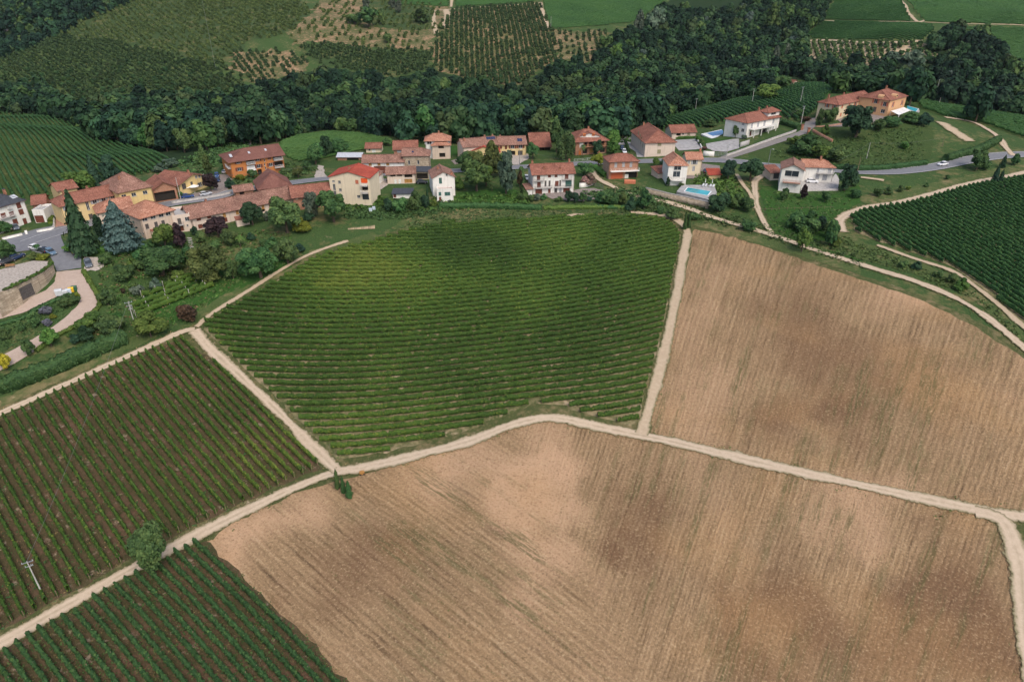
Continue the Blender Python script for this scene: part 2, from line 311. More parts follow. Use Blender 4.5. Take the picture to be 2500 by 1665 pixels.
gr = k.math('MULTIPLY', k.rng(k.math('ADD', k.math('MULTIPLY', fd, .5), k.math('MULTIPLY', k.noise(p, .04, 4, .6), .5)), .52, .6), k.rng(fc, .44, .56))
col = k.mix(k.math('MULTIPLY', gr, .62), col, (.075,.085,.032))
fine2 = k.noise(p, 1.0, 4, .8); col = k.mix(k.rng(fine, .54, .72, 0, .7), col, (.10,.068,.034)); col = k.mix(k.rng(fine2, .56, .7, 0, .45), col, (.13,.085,.045)); col = k.mix(k.rng(fine, .32, .46, .55, 0), col, (.54,.40,.235))
k.put(b.inputs['Base Color'], col); b.inputs['Roughness'].default_value = 1; b.inputs['Specular IOR Level'].default_value = .05
k.put(b.inputs['Normal'], k.bump(k.math('ADD', fine, fc), .28, .9)); M['stubble'] = m
# ------------------------------------------------------------------ ground sheet
ys = [-300, -150, -60, 0, 15]; y = 24.
while y < 1450: ys.append(y); y += max(1.5, y/120)
ys += [1500, 1600, 1750, 2000, 2500, 3300, 4500, 6500, 9000]
ys = np.array(ys); s_ = np.linspace(-1, 1, 301); s2 = np.concatenate([[-9, -4, -2, -1.4], s_, [1.4, 2, 4, 9]])
hw = 70+np.clip(ys, 0, 2000)*.86
GXv = hw[:, None]*s2[None]; GYv = np.repeat(ys[:, None], len(s2), 1); GZv = T(GXv, GYv)
nr, nc = GXv.shape; idx = np.arange(nr*nc).reshape(nr, nc)
F = np.stack([idx[:-1, :-1], idx[:-1, 1:], idx[1:, 1:], idx[1:, :-1]], -1).reshape(-1, 4)
g = obj('ground', np_mesh('ground', np.stack([GXv, GYv, GZv], -1).reshape(-1, 3), F, M['ground'], smooth=True)); tag(g, kind='structure')
LAY = [0]
def inpoly(x, y, poly):
    x = np.asarray(x); y = np.asarray(y); r = np.zeros(x.shape, bool); n = len(poly)
    for i in range(n):
        x0, y0 = poly[i][0], poly[i][1]; x1, y1 = poly[i-1][0], poly[i-1][1]
        if y0 == y1: continue
        r ^= ((y0 > y) != (y1 > y)) & (x < (x1-x0)*(y-y0)/(y1-y0)+x0)
    return r
def world_poly(px, step=2.5, jit=.35):
    px = np.array(px, float); out = []
    for a, b_ in zip(px, np.roll(px, -1, 0)):
        A, B = atv([a, b_]); n = max(1, min(60, int(np.linalg.norm(B[:2]-A[:2])/step)))
        out += [a+(b_-a)*i/n for i in range(n)]
    Q = atv(out)[:, :2]
    return Q+RNG.normal(0, jit, Q.shape)*.5
def sheet(name, px, mat, off=.06, res=3.0, jit=.5, attrs=None, world=None):
    Q = world_poly(px, max(1.2, res*.6), jit) if world is None else np.asarray(world, float)
    lo, hi = Q.min(0), Q.max(0); gx, gy = np.meshgrid(np.arange(lo[0], hi[0], res), np.arange(lo[1], hi[1], res))
    G = np.stack([gx.ravel(), gy.ravel()], 1); G = G[inpoly(G[:, 0], G[:, 1], Q)]
    n = len(Q); allp = [Vector(q) for q in Q]+[Vector(q) for q in G]
    v, e, f, *_ = delaunay_2d_cdt(allp, [(i, (i+1) % n) for i in range(n)], [], 1, 1e-4)
    V = np.array([(q.x, q.y) for q in v]); F = np.array([t for t in f if len(t) == 3])
    c = V[F].mean(1); F = F[inpoly(c[:, 0], c[:, 1], Q)]
    a = {k_: fn(V) for k_, fn in (attrs or {}).items()}
    LAY[0] += 1
    V3 = np.column_stack([V, T(V[:, 0], V[:, 1])+off+.0012*LAY[0]])
    o = obj(name, np_mesh(name, V3, F, mat, a, True)); tag(o, kind='structure'); return o, (Q if world is not None or name != 'vineyard_ground' else world_poly(px, 6, 0))
def curve_world(px, step=2.0):
    Q = atv(px)[:, :2]; n = len(Q); out = []
    for i in range(n-1):                         # Catmull-Rom through the points
        p0, p1, p2, p3 = Q[max(i-1, 0)], Q[i], Q[i+1], Q[min(i+2, n-1)]
        m_ = max(2, int(np.linalg.norm(p2-p1)/step))
        for t in np.arange(m_)/m_:
            out.append(.5*((2*p1)+(-p0+p2)*t+(2*p0-5*p1+4*p2-p3)*t*t+(-p0+3*p1-3*p2+p3)*t**3))
    out.append(Q[-1]); return np.array(out)
def ribbon(name, px, w, mat, off=.12, nx=6, jit=.14, step=.5, parent=None, side=0., world=None, kind='structure'):
    C = curve_world(px, step) if world is None else world
    d = np.gradient(C, axis=0); d /= np.linalg.norm(d, axis=1)[:, None]+1e-9; nrm = np.stack([d[:, 1], -d[:, 0]], 1)
    ac = np.linspace(-1, 1, nx+1); ws = np.asarray(w)*np.ones(len(C)) if np.ndim(w) == 0 else np.interp(np.linspace(0, 1, len(C)), np.linspace(0, 1, len(w)), w)
    nz = np.convolve(RNG.normal(0, 1, len(C)+12), np.ones(13)/13, 'valid')[:len(C)]; wob = 1+.07*np.sin(np.arange(len(C))*.083)+.28*nz; ws = ws*wob if jit else ws
    V = C[:, None]+nrm[:, None]*(ac[None, :, None]*ws[:, None, None]/2+side)
    V[:, 0] += nrm*RNG.normal(0, jit, (len(C), 1)); V[:, -1] += nrm*RNG.normal(0, jit, (len(C), 1))
    LAY[0] += 1; z = T(V[..., 0], V[..., 1])+off+.0012*LAY[0]
    i = np.arange(len(C)*(nx+1)).reshape(len(C), nx+1); F = np.stack([i[:-1, :-1], i[:-1, 1:], i[1:, 1:], i[1:, :-1]], -1).reshape(-1, 4)
    o = obj(name, np_mesh(name, np.dstack([V, z]).reshape(-1, 3), F, mat, {'across': np.tile(ac, len(C))}, True), parent)
    if parent is None: tag(o, kind=kind)
    return o, C
# ---- field outlines in photograph pixels
PX_CENTRE = [(497,785),(550,757),(601,729),(652,700),(701,673),(724,657),(768,629),(833,609),(916,588),(1000,563),(1080,547),(1250,539),(1420,530),(1560,529),(1617,536),(1640,547),(1660,574),(1654,615),(1638,700),(1620,790),(1598,880),(1574,960),(1558,1030),(1535,1040),(1490,1028),(1420,1010),(1380,990),(1300,985),(1245,1010),(1170,1042),(1050,1078),(925,1108),(825,1121),(800,1098),(690,988),(600,902),(497,803)]
PX_LEFT = [(-60,1055),(0,1024),(160,952),(273,899),(370,857),(448,824),(470,843),(575,928),(690,1042),(785,1145),(740,1160),(600,1225),(450,1298),(330,1360),(150,1460),(0,1540),(-60,1570)]
PX_BOT = [(-60,1625),(0,1592),(80,1549),(240,1455),(330,1408),(420,1358),(496,1316),(582,1394),(668,1480),(790,1594),(895,1720),(-60,1720)]
PX_STUB = [(496,1325),(610,1256),(732,1198),(840,1168),(990,1130),(1134,1088),(1250,1046),(1340,1026),(1450,1044),(1600,1076),(1800,1122),(2000,1168),(2200,1214),(2390,1256),(2450,1290),(2480,1400),(2492,1500),(2510,1720),(862,1720),(690,1530),(590,1420)]
PX_RSTUB = [(1692,560),(1760,572),(1850,598),(2000,650),(2200,715),(2300,757),(2380,800),(2500,875),(2640,960),(2640,1290),(2500,1258),(2400,1244),(2200,1203),(1967,1153),(1755,1103),(1590,1066),(1590,1010),(1618,900),(1655,750),(1680,640)]
PX_RIGHT = [(2076,530),(2103,515),(2184,502),(2268,485),(2344,462),(2417,445),(2500,432),(2640,412),(2640,900),(2500,792),(2440,737),(2380,692),(2325,652),(2240,622),(2180,602),(2120,582),(2085,562)]
PX_BACKL = [(-60,276),(0,279),(106,285),(191,308),(232,345),(290,352),(370,374),(425,398),(400,418),(330,430),(240,450),(160,472),(100,484),(-60,500)]
PX_MOUND = [(690,347),(740,331),(800,322),(860,324),(920,336),(962,348),(930,362),(850,376),(790,392),(720,397),(668,372)]
PX_BACKR = [(1590,306),(1650,282),(1790,247),(1850,240),(1890,226),(1960,204),(2060,209),(2020,234),(1995,268),(1960,298),(1900,290),(1850,292),(1800,292),(1700,315),(1630,322)]
PX_HILLR = [(2235,243),(2330,260),(2500,287),(2640,308),(2640,360),(2500,338),(2400,303),(2310,287),(2250,268)]
PX_F = [[(2043,-5),(2014,32),(2004,48),(2227,54),(2199,-5)], [(2011,53),(1968,83),(1985,97),(2253,101),(2282,74),(2276,59)], [(2206,-5),(2256,55),(2500,62),(2640,66),(2640,-5)],
        [(2300,66),(2420,85),(2480,150),(2640,200),(2640,72)], [(940,-5),(980,14),(1096,17),(1101,-5)], [(1109,-5),(1111,18),(1305,7),(1312,-5)], [(1324,-5),(1327,22),(1345,72),(1414,69),(1551,55),(1619,8),(1624,-5)]]
def ext(q, f=2.6):          # the fields go on beyond the picture's sides
    out = list(q); n = len(q)
    for i, (x, y) in enumerate(q):
        if x > 2600 or x < -50:
            nb = [q[j % n] for j in (i-1, i+1) if -10 <= q[j % n][0] <= 2520]
            if nb and y < 1700: out[i] = (nb[0][0]+(x-nb[0][0])*f, nb[0][1]+(y-nb[0][1])*f)
            elif y >= 1700: out[i] = (x*1.12 if x > 0 else -260, y)
    return out
PX_LEFT, PX_BOT, PX_RSTUB, PX_RIGHT, PX_BACKL, PX_HILLR = map(ext, (PX_LEFT, PX_BOT, PX_RSTUB, PX_RIGHT, PX_BACKL, PX_HILLR))
# fan of drill rows on the stubble fields
def fan(V): return np.arctan2(V[:, 0]+41, V[:, 1]+61)*230
def fanr(V): return np.hypot(V[:, 0]+41, V[:, 1]+61)
_da, _db = at(540, 1430), at(760, 1660); DL = np.array([_db.x-_da.x, _db.y-_da.y]); DL /= np.linalg.norm(DL)
def lx(V): return V[:, 0]*DL[1]-V[:, 1]*DL[0]
def ly(V): return V[:, 0]*DL[0]+V[:, 1]*DL[1]
_m0, _m1 = at(1330, 1210), at(1560, 1665)
def mixleft(V):
    t = (V[:, 1]-_m1.y)/(_m0.y-_m1.y); xb = _m1.x+(_m0.x-_m1.x)*t
    return np.clip((xb-V[:, 0])/9+.5, 0, 1)
_tn = [(at(x, y), r, a_) for x, y, r, a_ in [(2330,1470,13,.9),(2230,1560,10,.7),(1960,1580,11,.9),(1880,1480,9,.5),(1480,1290,8,.8),(1500,1370,7,.5),(1600,1250,7,.35),(1330,1200,9,-.6),(1270,1290,8,-.5),(1250,1120,9,-.6),(1100,1150,9,-.5),(1330,1420,7,-.6),(640,1300,8,-.7),(560,1340,6,-.6),(960,1390,9,.45),(850,1360,7,.4),(760,1480,8,.3),(2000,1240,14,-.35),(2150,1330,10,-.3),(1950,800,14,.4),(2100,880,16,.55),(1980,1010,10,.7),(1760,830,14,-.4),(1730,980,12,-.3),(2350,1000,14,.3),(2250,720,10,-.3),(1740,600,6,.5)]]
def tonef(V):
    V = V+np.stack([9*lownoise(V[:, 0], V[:, 1], 26, 61)+4*lownoise(V[:, 0], V[:, 1], 9, 63), 9*lownoise(V[:, 0], V[:, 1], 26, 62)+4*lownoise(V[:, 0], V[:, 1], 9, 64)], 1)
    t = V[:, 0]*0
    for c, r, a_ in _tn: t = t+1.0*a_*np.exp(-((V[:, 0]-c.x)**2+(V[:, 1]-c.y)**2)/r**2)
    return t+.22*np.sin((fan(V)-8*np.sin(fanr(V)/19))/6.0)*np.sin(fanr(V)/23)
SA = {'tone': tonef, 'rowc': fan, 'alc': fanr, 'rowd': lx, 'ald': ly}
sheet('field_margin', [(-60,1000),(450,805),(500,775),(600,715),(745,625),(830,592),(920,575),(1062,545),(1250,533),(1500,520),(1650,525),(1690,548),(1800,572),(2000,640),(2200,702),(2380,780),(2640,930),(2900,1090),(2900,1735),(-260,1735),(-260,1100)], M['margin'], off=.03, res=3)
sheet('stubble_field', PX_STUB, M['stubble'], res=3, attrs={**SA, 'mixc': mixleft})
sheet('stubble_field', PX_RSTUB, M['stubble'], res=3, attrs={**SA, 'mixc': lambda V: V[:, 0]*0})
_, Q_CENTRE = sheet('vineyard_ground', PX_CENTRE, M['vinefloor'], res=3)
_, Q_LEFT = sheet('vineyard_ground', PX_LEFT, M['vinesoil'], res=3)
_, Q_BOT = sheet('vineyard_ground', PX_BOT, M['vinesoil'], res=3)
_, Q_RIGHT = sheet('vineyard_ground', PX_RIGHT, M['vinefloor'], res=3)
_, Q_BACKL = sheet('vineyard_ground', PX_BACKL, M['vinefloor_far'], res=4)
_, Q_MOUND = sheet('vineyard_ground', PX_MOUND, M['vinefloor_far'], res=3)
_, Q_BACKR = sheet('vineyard_ground', PX_BACKR, M['vinefloor_far'], res=4)
_, Q_HILLR = sheet('vineyard_ground', PX_HILLR, M['vinefloor_far'], res=4)
Q_F = [sheet('vineyard_ground', q, M['vinefloor_far'], off=.2, res=8, jit=1)[1] for q in PX_F]
# orchards, woodland floor and slopes
PX_FOREST = [(-300,205),(-20,200),(100,200),(190,258),(330,228),(560,228),(620,208),(735,182),(800,165),(960,192),(1060,172),(1143,197),(1258,215),(1363,152),(1440,157),(1490,92),(1560,62),(1620,12),(1680,-25),(2040,-25),(2010,42),(1962,85),(1962,110),(1985,142),(2155,160),(2285,155),(2262,112),(2290,78),(2340,62),(2420,84),(2460,118),(2515,185),(2800,230),(2800,330),(2515,282),(2330,248),(2240,228),(2100,192),(1960,192),(1880,215),(1800,238),(1640,284),(1550,298),(1480,318),(1400,318),(1280,335),(1130,330),(1000,330),(920,330),(860,318),(800,316),(700,333),(640,347),(540,352),(505,400),(440,402),(370,370),(235,340),(195,300),(105,280),(-20,275),(-300,280)]
PX_FOR2 = [(-300,-25),(335,-12),(205,40),(150,72),(60,112),(-20,135),(-300,150)]
PX_O = dict(o1=[(135,84),(155,72),(200,42),(335,-8),(720,-8),(760,30),(700,82),(612,97),(562,140),(540,160),(480,150),(380,125),(270,100),(190,95)], o8=[(-300,160),(-20,138),(60,116),(135,84),(190,95),(270,100),(380,125),(480,150),(540,160),(600,205),(560,226),(330,226),(190,255),(100,198),(-20,198),(-300,203)],
 o2=[(565,128),(700,121),(760,147),(735,178),(622,203),(566,167)], o3=[(700,82),(765,28),(790,-8),(1000,-8),(1096,18),(1074,72),(1050,120),(900,118),(800,102),(720,108)],
 o4=[(1112,22),(1318,9),(1341,72),(1363,146),(1258,212),(1143,195),(1060,170),(1053,119),(1076,72)], o5=[(720,112),(800,106),(900,120),(1046,124),(1058,168),(960,190),(800,163),(760,146)],
 o6=[(1966,104),(2250,106),(2293,152),(2155,158),(2011,158),(1982,138)], o7=[(1345,76),(1486,76),(1440,155),(1366,146)])
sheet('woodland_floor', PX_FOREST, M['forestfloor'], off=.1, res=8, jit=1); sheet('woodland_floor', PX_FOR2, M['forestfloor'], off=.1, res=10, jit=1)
Q_O = {}
for kx, mt in dict(o1='scrubhill', o8='vinefloor_far', o2='pinksoil', o3='pinksoil', o4='hazelsoil', o5='scrubhill', o6='palesoil', o7='pinksoil').items():
    Q_O[kx] = sheet('orchard_ground', PX_O[kx], M[mt], off=.15, res=6, jit=5)[1]
sheet('scrub_slope', PS('b', [(240,0),(500,0),(720,60),(700,200),(560,210),(330,190),(250,120)]), M['scrubhill'], off=.3, res=7, jit=1.5)
# lawns, banks, meadows round the village
sheet('lawn', PS(4, [(180,1210),(200,1080),(480,1040),(700,1020),(1010,1030),(1100,1150),(1020,1200),(600,1215)]), M['lawn'], res=2)
sheet('lawn', PS(4, [(105,430),(290,430),(290,545),(110,560)]), M['lawn'], res=2)
sheet('lawn', PS(5, [(1470,510),(1600,560),(1890,500),(1895,560),(1520,628)]), M['lawn'], res=1.5)
sheet('lawn', PS(5, [(630,930),(860,930),(870,1075),(660,1060)]), M['bank'], res=1.5)
sheet('grass_bank', PS(6, [(380,900),(560,820),(900,740),(1120,640),(1300,620),(1700,610),(2000,560),(2300,520),(2420,600),(2440,800),(2400,960),(2200,1035),(1900,1070),(1540,1085),(1330,1040),(900,1000),(560,985)]), M['bank'], res=2.5)
sheet('dry_bank', PS(9, [(230,480),(400,440),(640,400),(900,350),(1100,300),(1307,270),(1307,310),(1000,370),(730,445),(480,505),(300,525)]), M['meadow'], res=2)
sheet('grass_slope', PS(10, [(1390,30),(1580,10),(1700,100),(2100,100),(2200,60),(2355,0),(2355,180),(2200,270),(2100,360),(2150,560),(2300,640),(2355,700),(2355,760),(1900,600),(1500,470)]), M['lawn'], res=2.5)
sheet('dry_bank', PS(9, [(130,690),(300,770),(450,830),(640,890),(860,990),(1010,1090),(1150,1190),(1300,1330),(1307,1400),(1150,1270),(1000,1140),(850,1060),(600,965),(300,880),(0,800),(0,760),(110,740)]), M['meadow'], res=2)
sheet('dry_bank', PS(10, [(740,395),(900,350),(1200,420),(1700,590),(2100,700),(2355,790),(2355,870),(2000,760),(1600,640),(1200,520),(1000,455)]), M['meadow'], res=2)
sheet('dry_meadow', PS(4, [(-200,1290),(300,1280),(1000,1300),(1700,1300),(2352,1300),(2700,1330),(2700,1410),(2200,1400),(1500,1430),(500,1460),(0,1490),(-500,1600),(-700,1560),(-500,1400)]), M['meadow'], res=2)
sheet('dry_meadow', PS(15, [(180,1190),(330,1020),(560,930),(760,830),(1000,740),(1300,640),(1400,520),(1700,440),(2000,350),(2100,390),(1700,500),(1440,575),(1260,690),(1080,790),(880,900),(680,1010),(500,1120),(370,1190)]), M['meadow'], res=2)
sheet('garden_grass', PS(8, [(560,1140),(1100,880),(1400,800),(1800,780),(2300,640),(2300,780),(1900,940),(1560,1080),(1300,1240),(900,1420),(700,1420)]), M['lawn'], res=2)
sheet('dry_bank', PS(7, [(0,1540),(300,1420),(700,1260),(1150,1000),(1280,950),(1440,940),(1440,985),(1150,1120),(800,1290),(400,1450),(0,1620)]), M['meadow'], res=2)
# paved yards
sheet('piazza', PS(1, [(-40,1190),(120,1120),(500,1010),(760,960),(930,960),(1000,1040),(830,1060),(840,1140),(900,1260),(1110,1390),(1115,1540),(780,1590),(700,1400),(420,1300),(200,1330),(-40,1290)]), M['asphalt'], off=.1, res=2, jit=.1)
sheet('yard', PS(1, [(1140,1390),(1380,1390),(1440,1500),(1300,1590),(1160,1580)]), M['gravel'], off=.1, res=2)
sheet('cobbled_lane', PS(1, [(770,780),(830,700),(920,960),(760,985)]), M['pinkpave'], off=.1, res=2, jit=.1)
sheet('yard', PS(2, [(300,960),(360,900),(640,830),(830,790),(1000,830),(840,900),(520,960)]), M['cobble'], off=.1, res=2)
sheet('yard', PS(2, [(800,840),(830,600),(1060,590),(1080,660),(960,700),(1000,830)]), M['cobble'], off=.1, res=2)
sheet('yard', PS(3, [(900,1230),(930,900),(1190,900),(1230,990),(1060,1100),(1060,1240)]), M['gravel'], off=.1, res=2)
sheet('yard', PS(3, [(40,890),(110,680),(200,700),(240,890)]), M['gravel'], off=.1, res=2)
sheet('yard', PS(4, [(900,560),(1160,540),(1190,600),(1040,690),(960,690),(930,630)]), M['gravel'], off=.1, res=2)
sheet('yard', PS(4, [(130,640),(290,580),(320,640),(160,690)]), M['cobble'], off=.1, res=2)
sheet('courtyard', PS(4, [(1240,1095),(1780,1055),(1870,1020),(2080,1010),(2200,1040),(2130,1160),(1900,1190),(1700,1180),(1300,1110)]), M['cobble'], off=.1, res=2)
sheet('courtyard', PS(5, [(310,545),(550,525),(600,640),(700,790),(700,810),(590,810),(570,740),(420,640),(330,640)]), M['deck'], off=.1, res=2, jit=.1)
sheet('courtyard', PS(5, [(1090,580),(1380,565),(1470,700),(1160,722),(1090,640)]), M['deck'], off=.1, res=2, jit=.1)
sheet('courtyard', PS(5, [(1530,628),(1890,565),(1985,560),(1985,690),(1800,740),(1640,730),(1545,690)]), M['deck'], off=.1, res=2, jit=.1)
sheet('courtyard', PS(5, [(1240,1105),(1260,1010),(1440,1000),(1470,900),(1720,930),(1720,990),(1580,1000),(1575,1110)]), M['cobble'], off=.1, res=2, jit=.1)
sheet('courtyard', PS(6, [(940,1330),(960,1190),(1290,1190),(1340,1130),(1380,1200),(1360,1310),(1050,1320)]), M['conc'], off=.1, res=2, jit=.1)
sheet('courtyard', PS(6, [(970,660),(1060,620),(1110,600),(1400,560),(1350,520),(1740,440),(1800,440),(1900,490),(1930,500),(1750,560),(1700,600),(1110,605),(1050,640),(1000,690)]), M['cobble'], off=.12, res=2, jit=.1)
sheet('courtyard', PS(6, [(960,660),(975,600),(1010,520),(1110,500),(1110,605),(1040,640)]), M['cobble'], off=.12, res=2, jit=.1)
# stone terrace of the parking on the left, drive below it
sheet('drive', PS(7, [(-30,830),(200,770),(480,640),(640,560),(700,560),(735,610),(720,690),(560,840),(430,930),(200,1060),(-30,1180),(-30,1310),(130,1230),(330,1110),(540,950),(720,860),(900,690),(900,620),(830,500),(750,370),(520,390),(500,480),(420,560),(330,600),(210,650),(0,740),(-30,745)]), M['drive'], off=.1, res=2, jit=.15, attrs={'across': lambda V: V[:, 0]*0})
# ---- roads and tracks
ROAD = [(60,596),(130,572),(200,552),(300,524),(419,498),(530,481),(569,470),(630,459),(714,447),(800,437),(960,425),(1134,417),(1273,409),(1428,400),(1500,396),(1566,395),(1718,392),(1802,396),(1871,405),(2040,417),(2120,421),(2191,420),(2268,411),(2344,396),(2409,385),(2500,378),(2640,374)]
ROAD[-1] = (2860, 366)
road, RC = ribbon('asphalt_road', ROAD, 6.2, M['asphalt'], off=.13, nx=8, jit=0)
for s in (-2.75, 2.75): ribbon('edge_line', None, .16, M['paintline'], off=.17, nx=1, jit=0, parent=road, side=s, world=RC)
drv, DC = ribbon('hill_drive', PS(6, [(60,970),(200,920),(550,808),(880,700),(985,655),(1030,600),(1060,540)]), 4.2, M['lane'], off=.16, jit=0)
TRACKS = [('dirt_track', [(-80,1615),(0,1573),(161,1481),(342,1381),(439,1329),(610,1244),(732,1188),(820,1155),(891,1143),(980,1122),(1134,1083),(1230,1046),(1287,1029),(1339,1022),(1406,1031),(1473,1046),(1562,1064),(1652,1083),(1755,1108),(1967,1157),(2200,1208),(2392,1246),(2500,1263),(2640,1275)], 2.9, 'track'),
 ('dirt_track', [(824,1150),(760,1090),(683,1010),(576,910),(520,860),(474,808)], [3.2, 2.5, 2.6, 3.6], 'track'),
 ('dirt_track', [(476,806),(445,812),(360,850),(265,893),(150,945),(0,1012),(-80,1050)], 2.2, 'track'),
 ('sandy_strip', [(480,800),(520,766),(600,716),(680,665),(745,628),(800,606),(850,590)], 1.6, 'sand'),
 ('dirt_track', [(1540,520),(1600,525),(1640,533),(1668,552),(1678,575),(1668,628),(1655,705),(1637,794),(1609,911),(1593,967),(1573,1038),(1566,1062)], [2.2, 2.6, 3.0, 3.2, 3.1, 3, 3.0], 'sand'),
 ('dirt_track', [(1440,408),(1450,426),(1463,440),(1504,461),(1539,476),(1611,491),(1682,511),(1729,529),(1806,552),(1857,567),(1933,592),(2000,616),(2115,652),(2229,687),(2325,726),(2402,771),(2459,816),(2500,851),(2600,930)], 2.7, 'track'),
 ('dirt_track', [(1905,420),(1860,432),(1843,445),(1843,470),(1847,502),(1862,539),(1884,571)], [3.2, 3, 2, 2.0], 'track'),
 ('sandy_strip', [(1798,427),(1812,450),(1834,480),(1842,510)], 1.8, 'sand'),
 ('dirt_track', [(2640,395),(2500,423),(2383,446),(2287,472),(2191,497),(2115,509),(2065,527),(2048,545),(2056,568)], [2.6, 2.8, 3, 4.2], 'track'),
 ('sandy_strip', [(2141,600),(2229,632),(2325,664),(2383,703),(2440,748),(2500,801),(2600,880)], 2.0, 'sand'),
 ('dirt_track', [(2380,1250),(2440,1268),(2468,1310),(2489,1382),(2497,1467),(2510,1600),(2530,1720)], [3.2, 4, 3, 2.8], 'track'),
 ('dirt_track', [(2307,288),(2360,296),(2394,308),(2437,336),(2455,362),(2475,382)], 3.0, 'track'),
 ('sandy_strip', PS('c', [(1790,830),(1880,890),(1990,960)]), 6, 'sand'), ('sandy_strip', PS('c', [(1100,0),(1040,70),(960,140),(850,230)]), 4, 'sand'),
 ('sandy_strip', PS('c', [(870,280),(1000,275),(1230,288),(1420,293),(1670,282)]), 5, 'sand'), ('sandy_strip', PS('c', [(1510,-10),(1560,60),(1600,120),(1640,150),(1690,140)]), 4, 'sand'), ('sandy_strip', PS('c', [(980,140),(1300,150),(1700,155),(2355,175)]), 2, 'sand'),
 ('sandy_strip', PS('b', [(840,-5),(835,50)]), 4, 'sand'), ('sandy_strip', PS('b', [(1440,20),(1460,100),(1500,210)]), 5, 'sand'), ('sandy_strip', PS('b', [(720,75),(1000,55),(1440,25)]), 4, 'sand'),
 ('sandy_strip', PS('b', [(720,80),(715,150),(735,230)]), 6, 'sand'), ('sandy_strip', PS('b', [(800,70),(810,120),(790,190)]), 9, 'sand'), ('sandy_strip', PS(4, [(1720,1400),(1850,1380),(2000,1400)]), 2.0, 'sand'),
 ('sandy_strip', PS(6, [(1620,1175),(1750,1190),(1880,1210)]), 2.5, 'sand')]
TRACKS = [(a_, [(x+(x-2500)*1.4, y+(y-({2640: 1263 if y > 1200 else 423}.get(x, y)))*1.4) if x == 2640 else ((-260, y+(y-{1615: 1573, 1050: 1012}.get(y, y))*2.2) if x == -80 else (x, y)) for x, y in q_], w_, m_) for a_, q_, w_, m_ in TRACKS]
for n_, px, w, mt in TRACKS: ribbon(n_, px, np.asarray(w)*1.2 if np.ndim(w) == 0 else [x*1.2 for x in w], M[mt], off=.2)
# ------------------------------------------------------------------ foliage colours
FO = dict(
 vine=((.024,.054,.010), (.056,.112,.017), (.155,.185,.032)), vinedark=((.018,.050,.017), (.038,.090,.027), (.074,.132,.034)), vinefar=((.022,.066,.022), (.042,.108,.029), (.074,.145,.036)),
 dark=((.012,.034,.019), (.024,.060,.031), (.044,.094,.046)), mid=((.026,.062,.022), (.052,.110,.034), (.092,.155,.048)), fresh=((.04,.085,.018), (.07,.14,.028), (.12,.19,.042)),
 yellow=((.07,.10,.012), (.13,.17,.02), (.22,.25,.035)), olive=((.034,.060,.018), (.068,.106,.030), (.115,.152,.045)), silver=((.04,.075,.050), (.075,.12,.080), (.12,.17,.115)),
 blue=((.026,.056,.050), (.050,.095,.085), (.095,.150,.132)), purple=((.014,.010,.012), (.030,.018,.022), (.055,.032,.034)), brownbush=((.022,.018,.012), (.05,.035,.02), (.09,.06,.03)), grey=((.04,.062,.042), (.075,.10,.07), (.12,.145,.10)),
 wdark=((.005,.020,.012), (.011,.037,.020), (.023,.062,.030)), wmid=((.011,.036,.016), (.024,.068,.027), (.046,.100,.038)), wfresh=((.026,.066,.018), (.050,.112,.030), (.090,.155,.044)), wolive=((.022,.046,.017), (.044,.080,.028), (.074,.112,.042)), wsilver=((.04,.07,.058), (.075,.115,.09), (.12,.16,.125)),
 hazel=((.018,.042,.016), (.034,.070,.024), (.060,.102,.034)), pinkflower=((.05,.06,.025), (.16,.10,.08), (.38,.2,.18)), golden=((.16,.15,.012), (.30,.26,.02), (.42,.36,.04)), dry=((.15,.11,.05), (.24,.17,.08), (.34,.25,.12)), lavender=((.07,.08,.09), (.14,.14,.17), (.22,.21,.27)))
FM = {k_: foliage('foliage_'+k_, *v_, *((.0, .10) if k_.startswith('vine') else ())) for k_, v_ in FO.items()}
def leafquads(c, nrm, size, rng, stretch=1.0):
    n = len(c); r = rng.normal(size=(n, 3)); t = np.cross(nrm, r); t /= np.linalg.norm(t, axis=1)[:, None]+1e-9; b_ = np.cross(nrm, t); s = size[:, None]
    V = np.stack([c-t*s*.5-b_*s*.35, c+t*s*.1-b_*s*.5*stretch, c+t*s*.5+b_*s*.3, c-t*s*.15+b_*s*.55*stretch], 1).reshape(-1, 3)
    return V, np.arange(n*4).reshape(n, 4)
RING = np.array([(-.20,.45),(-.34,.85),(-.34,1.40),(-.15,1.85),(.15,1.85),(.34,1.40),(.34,.85),(.20,.45)])
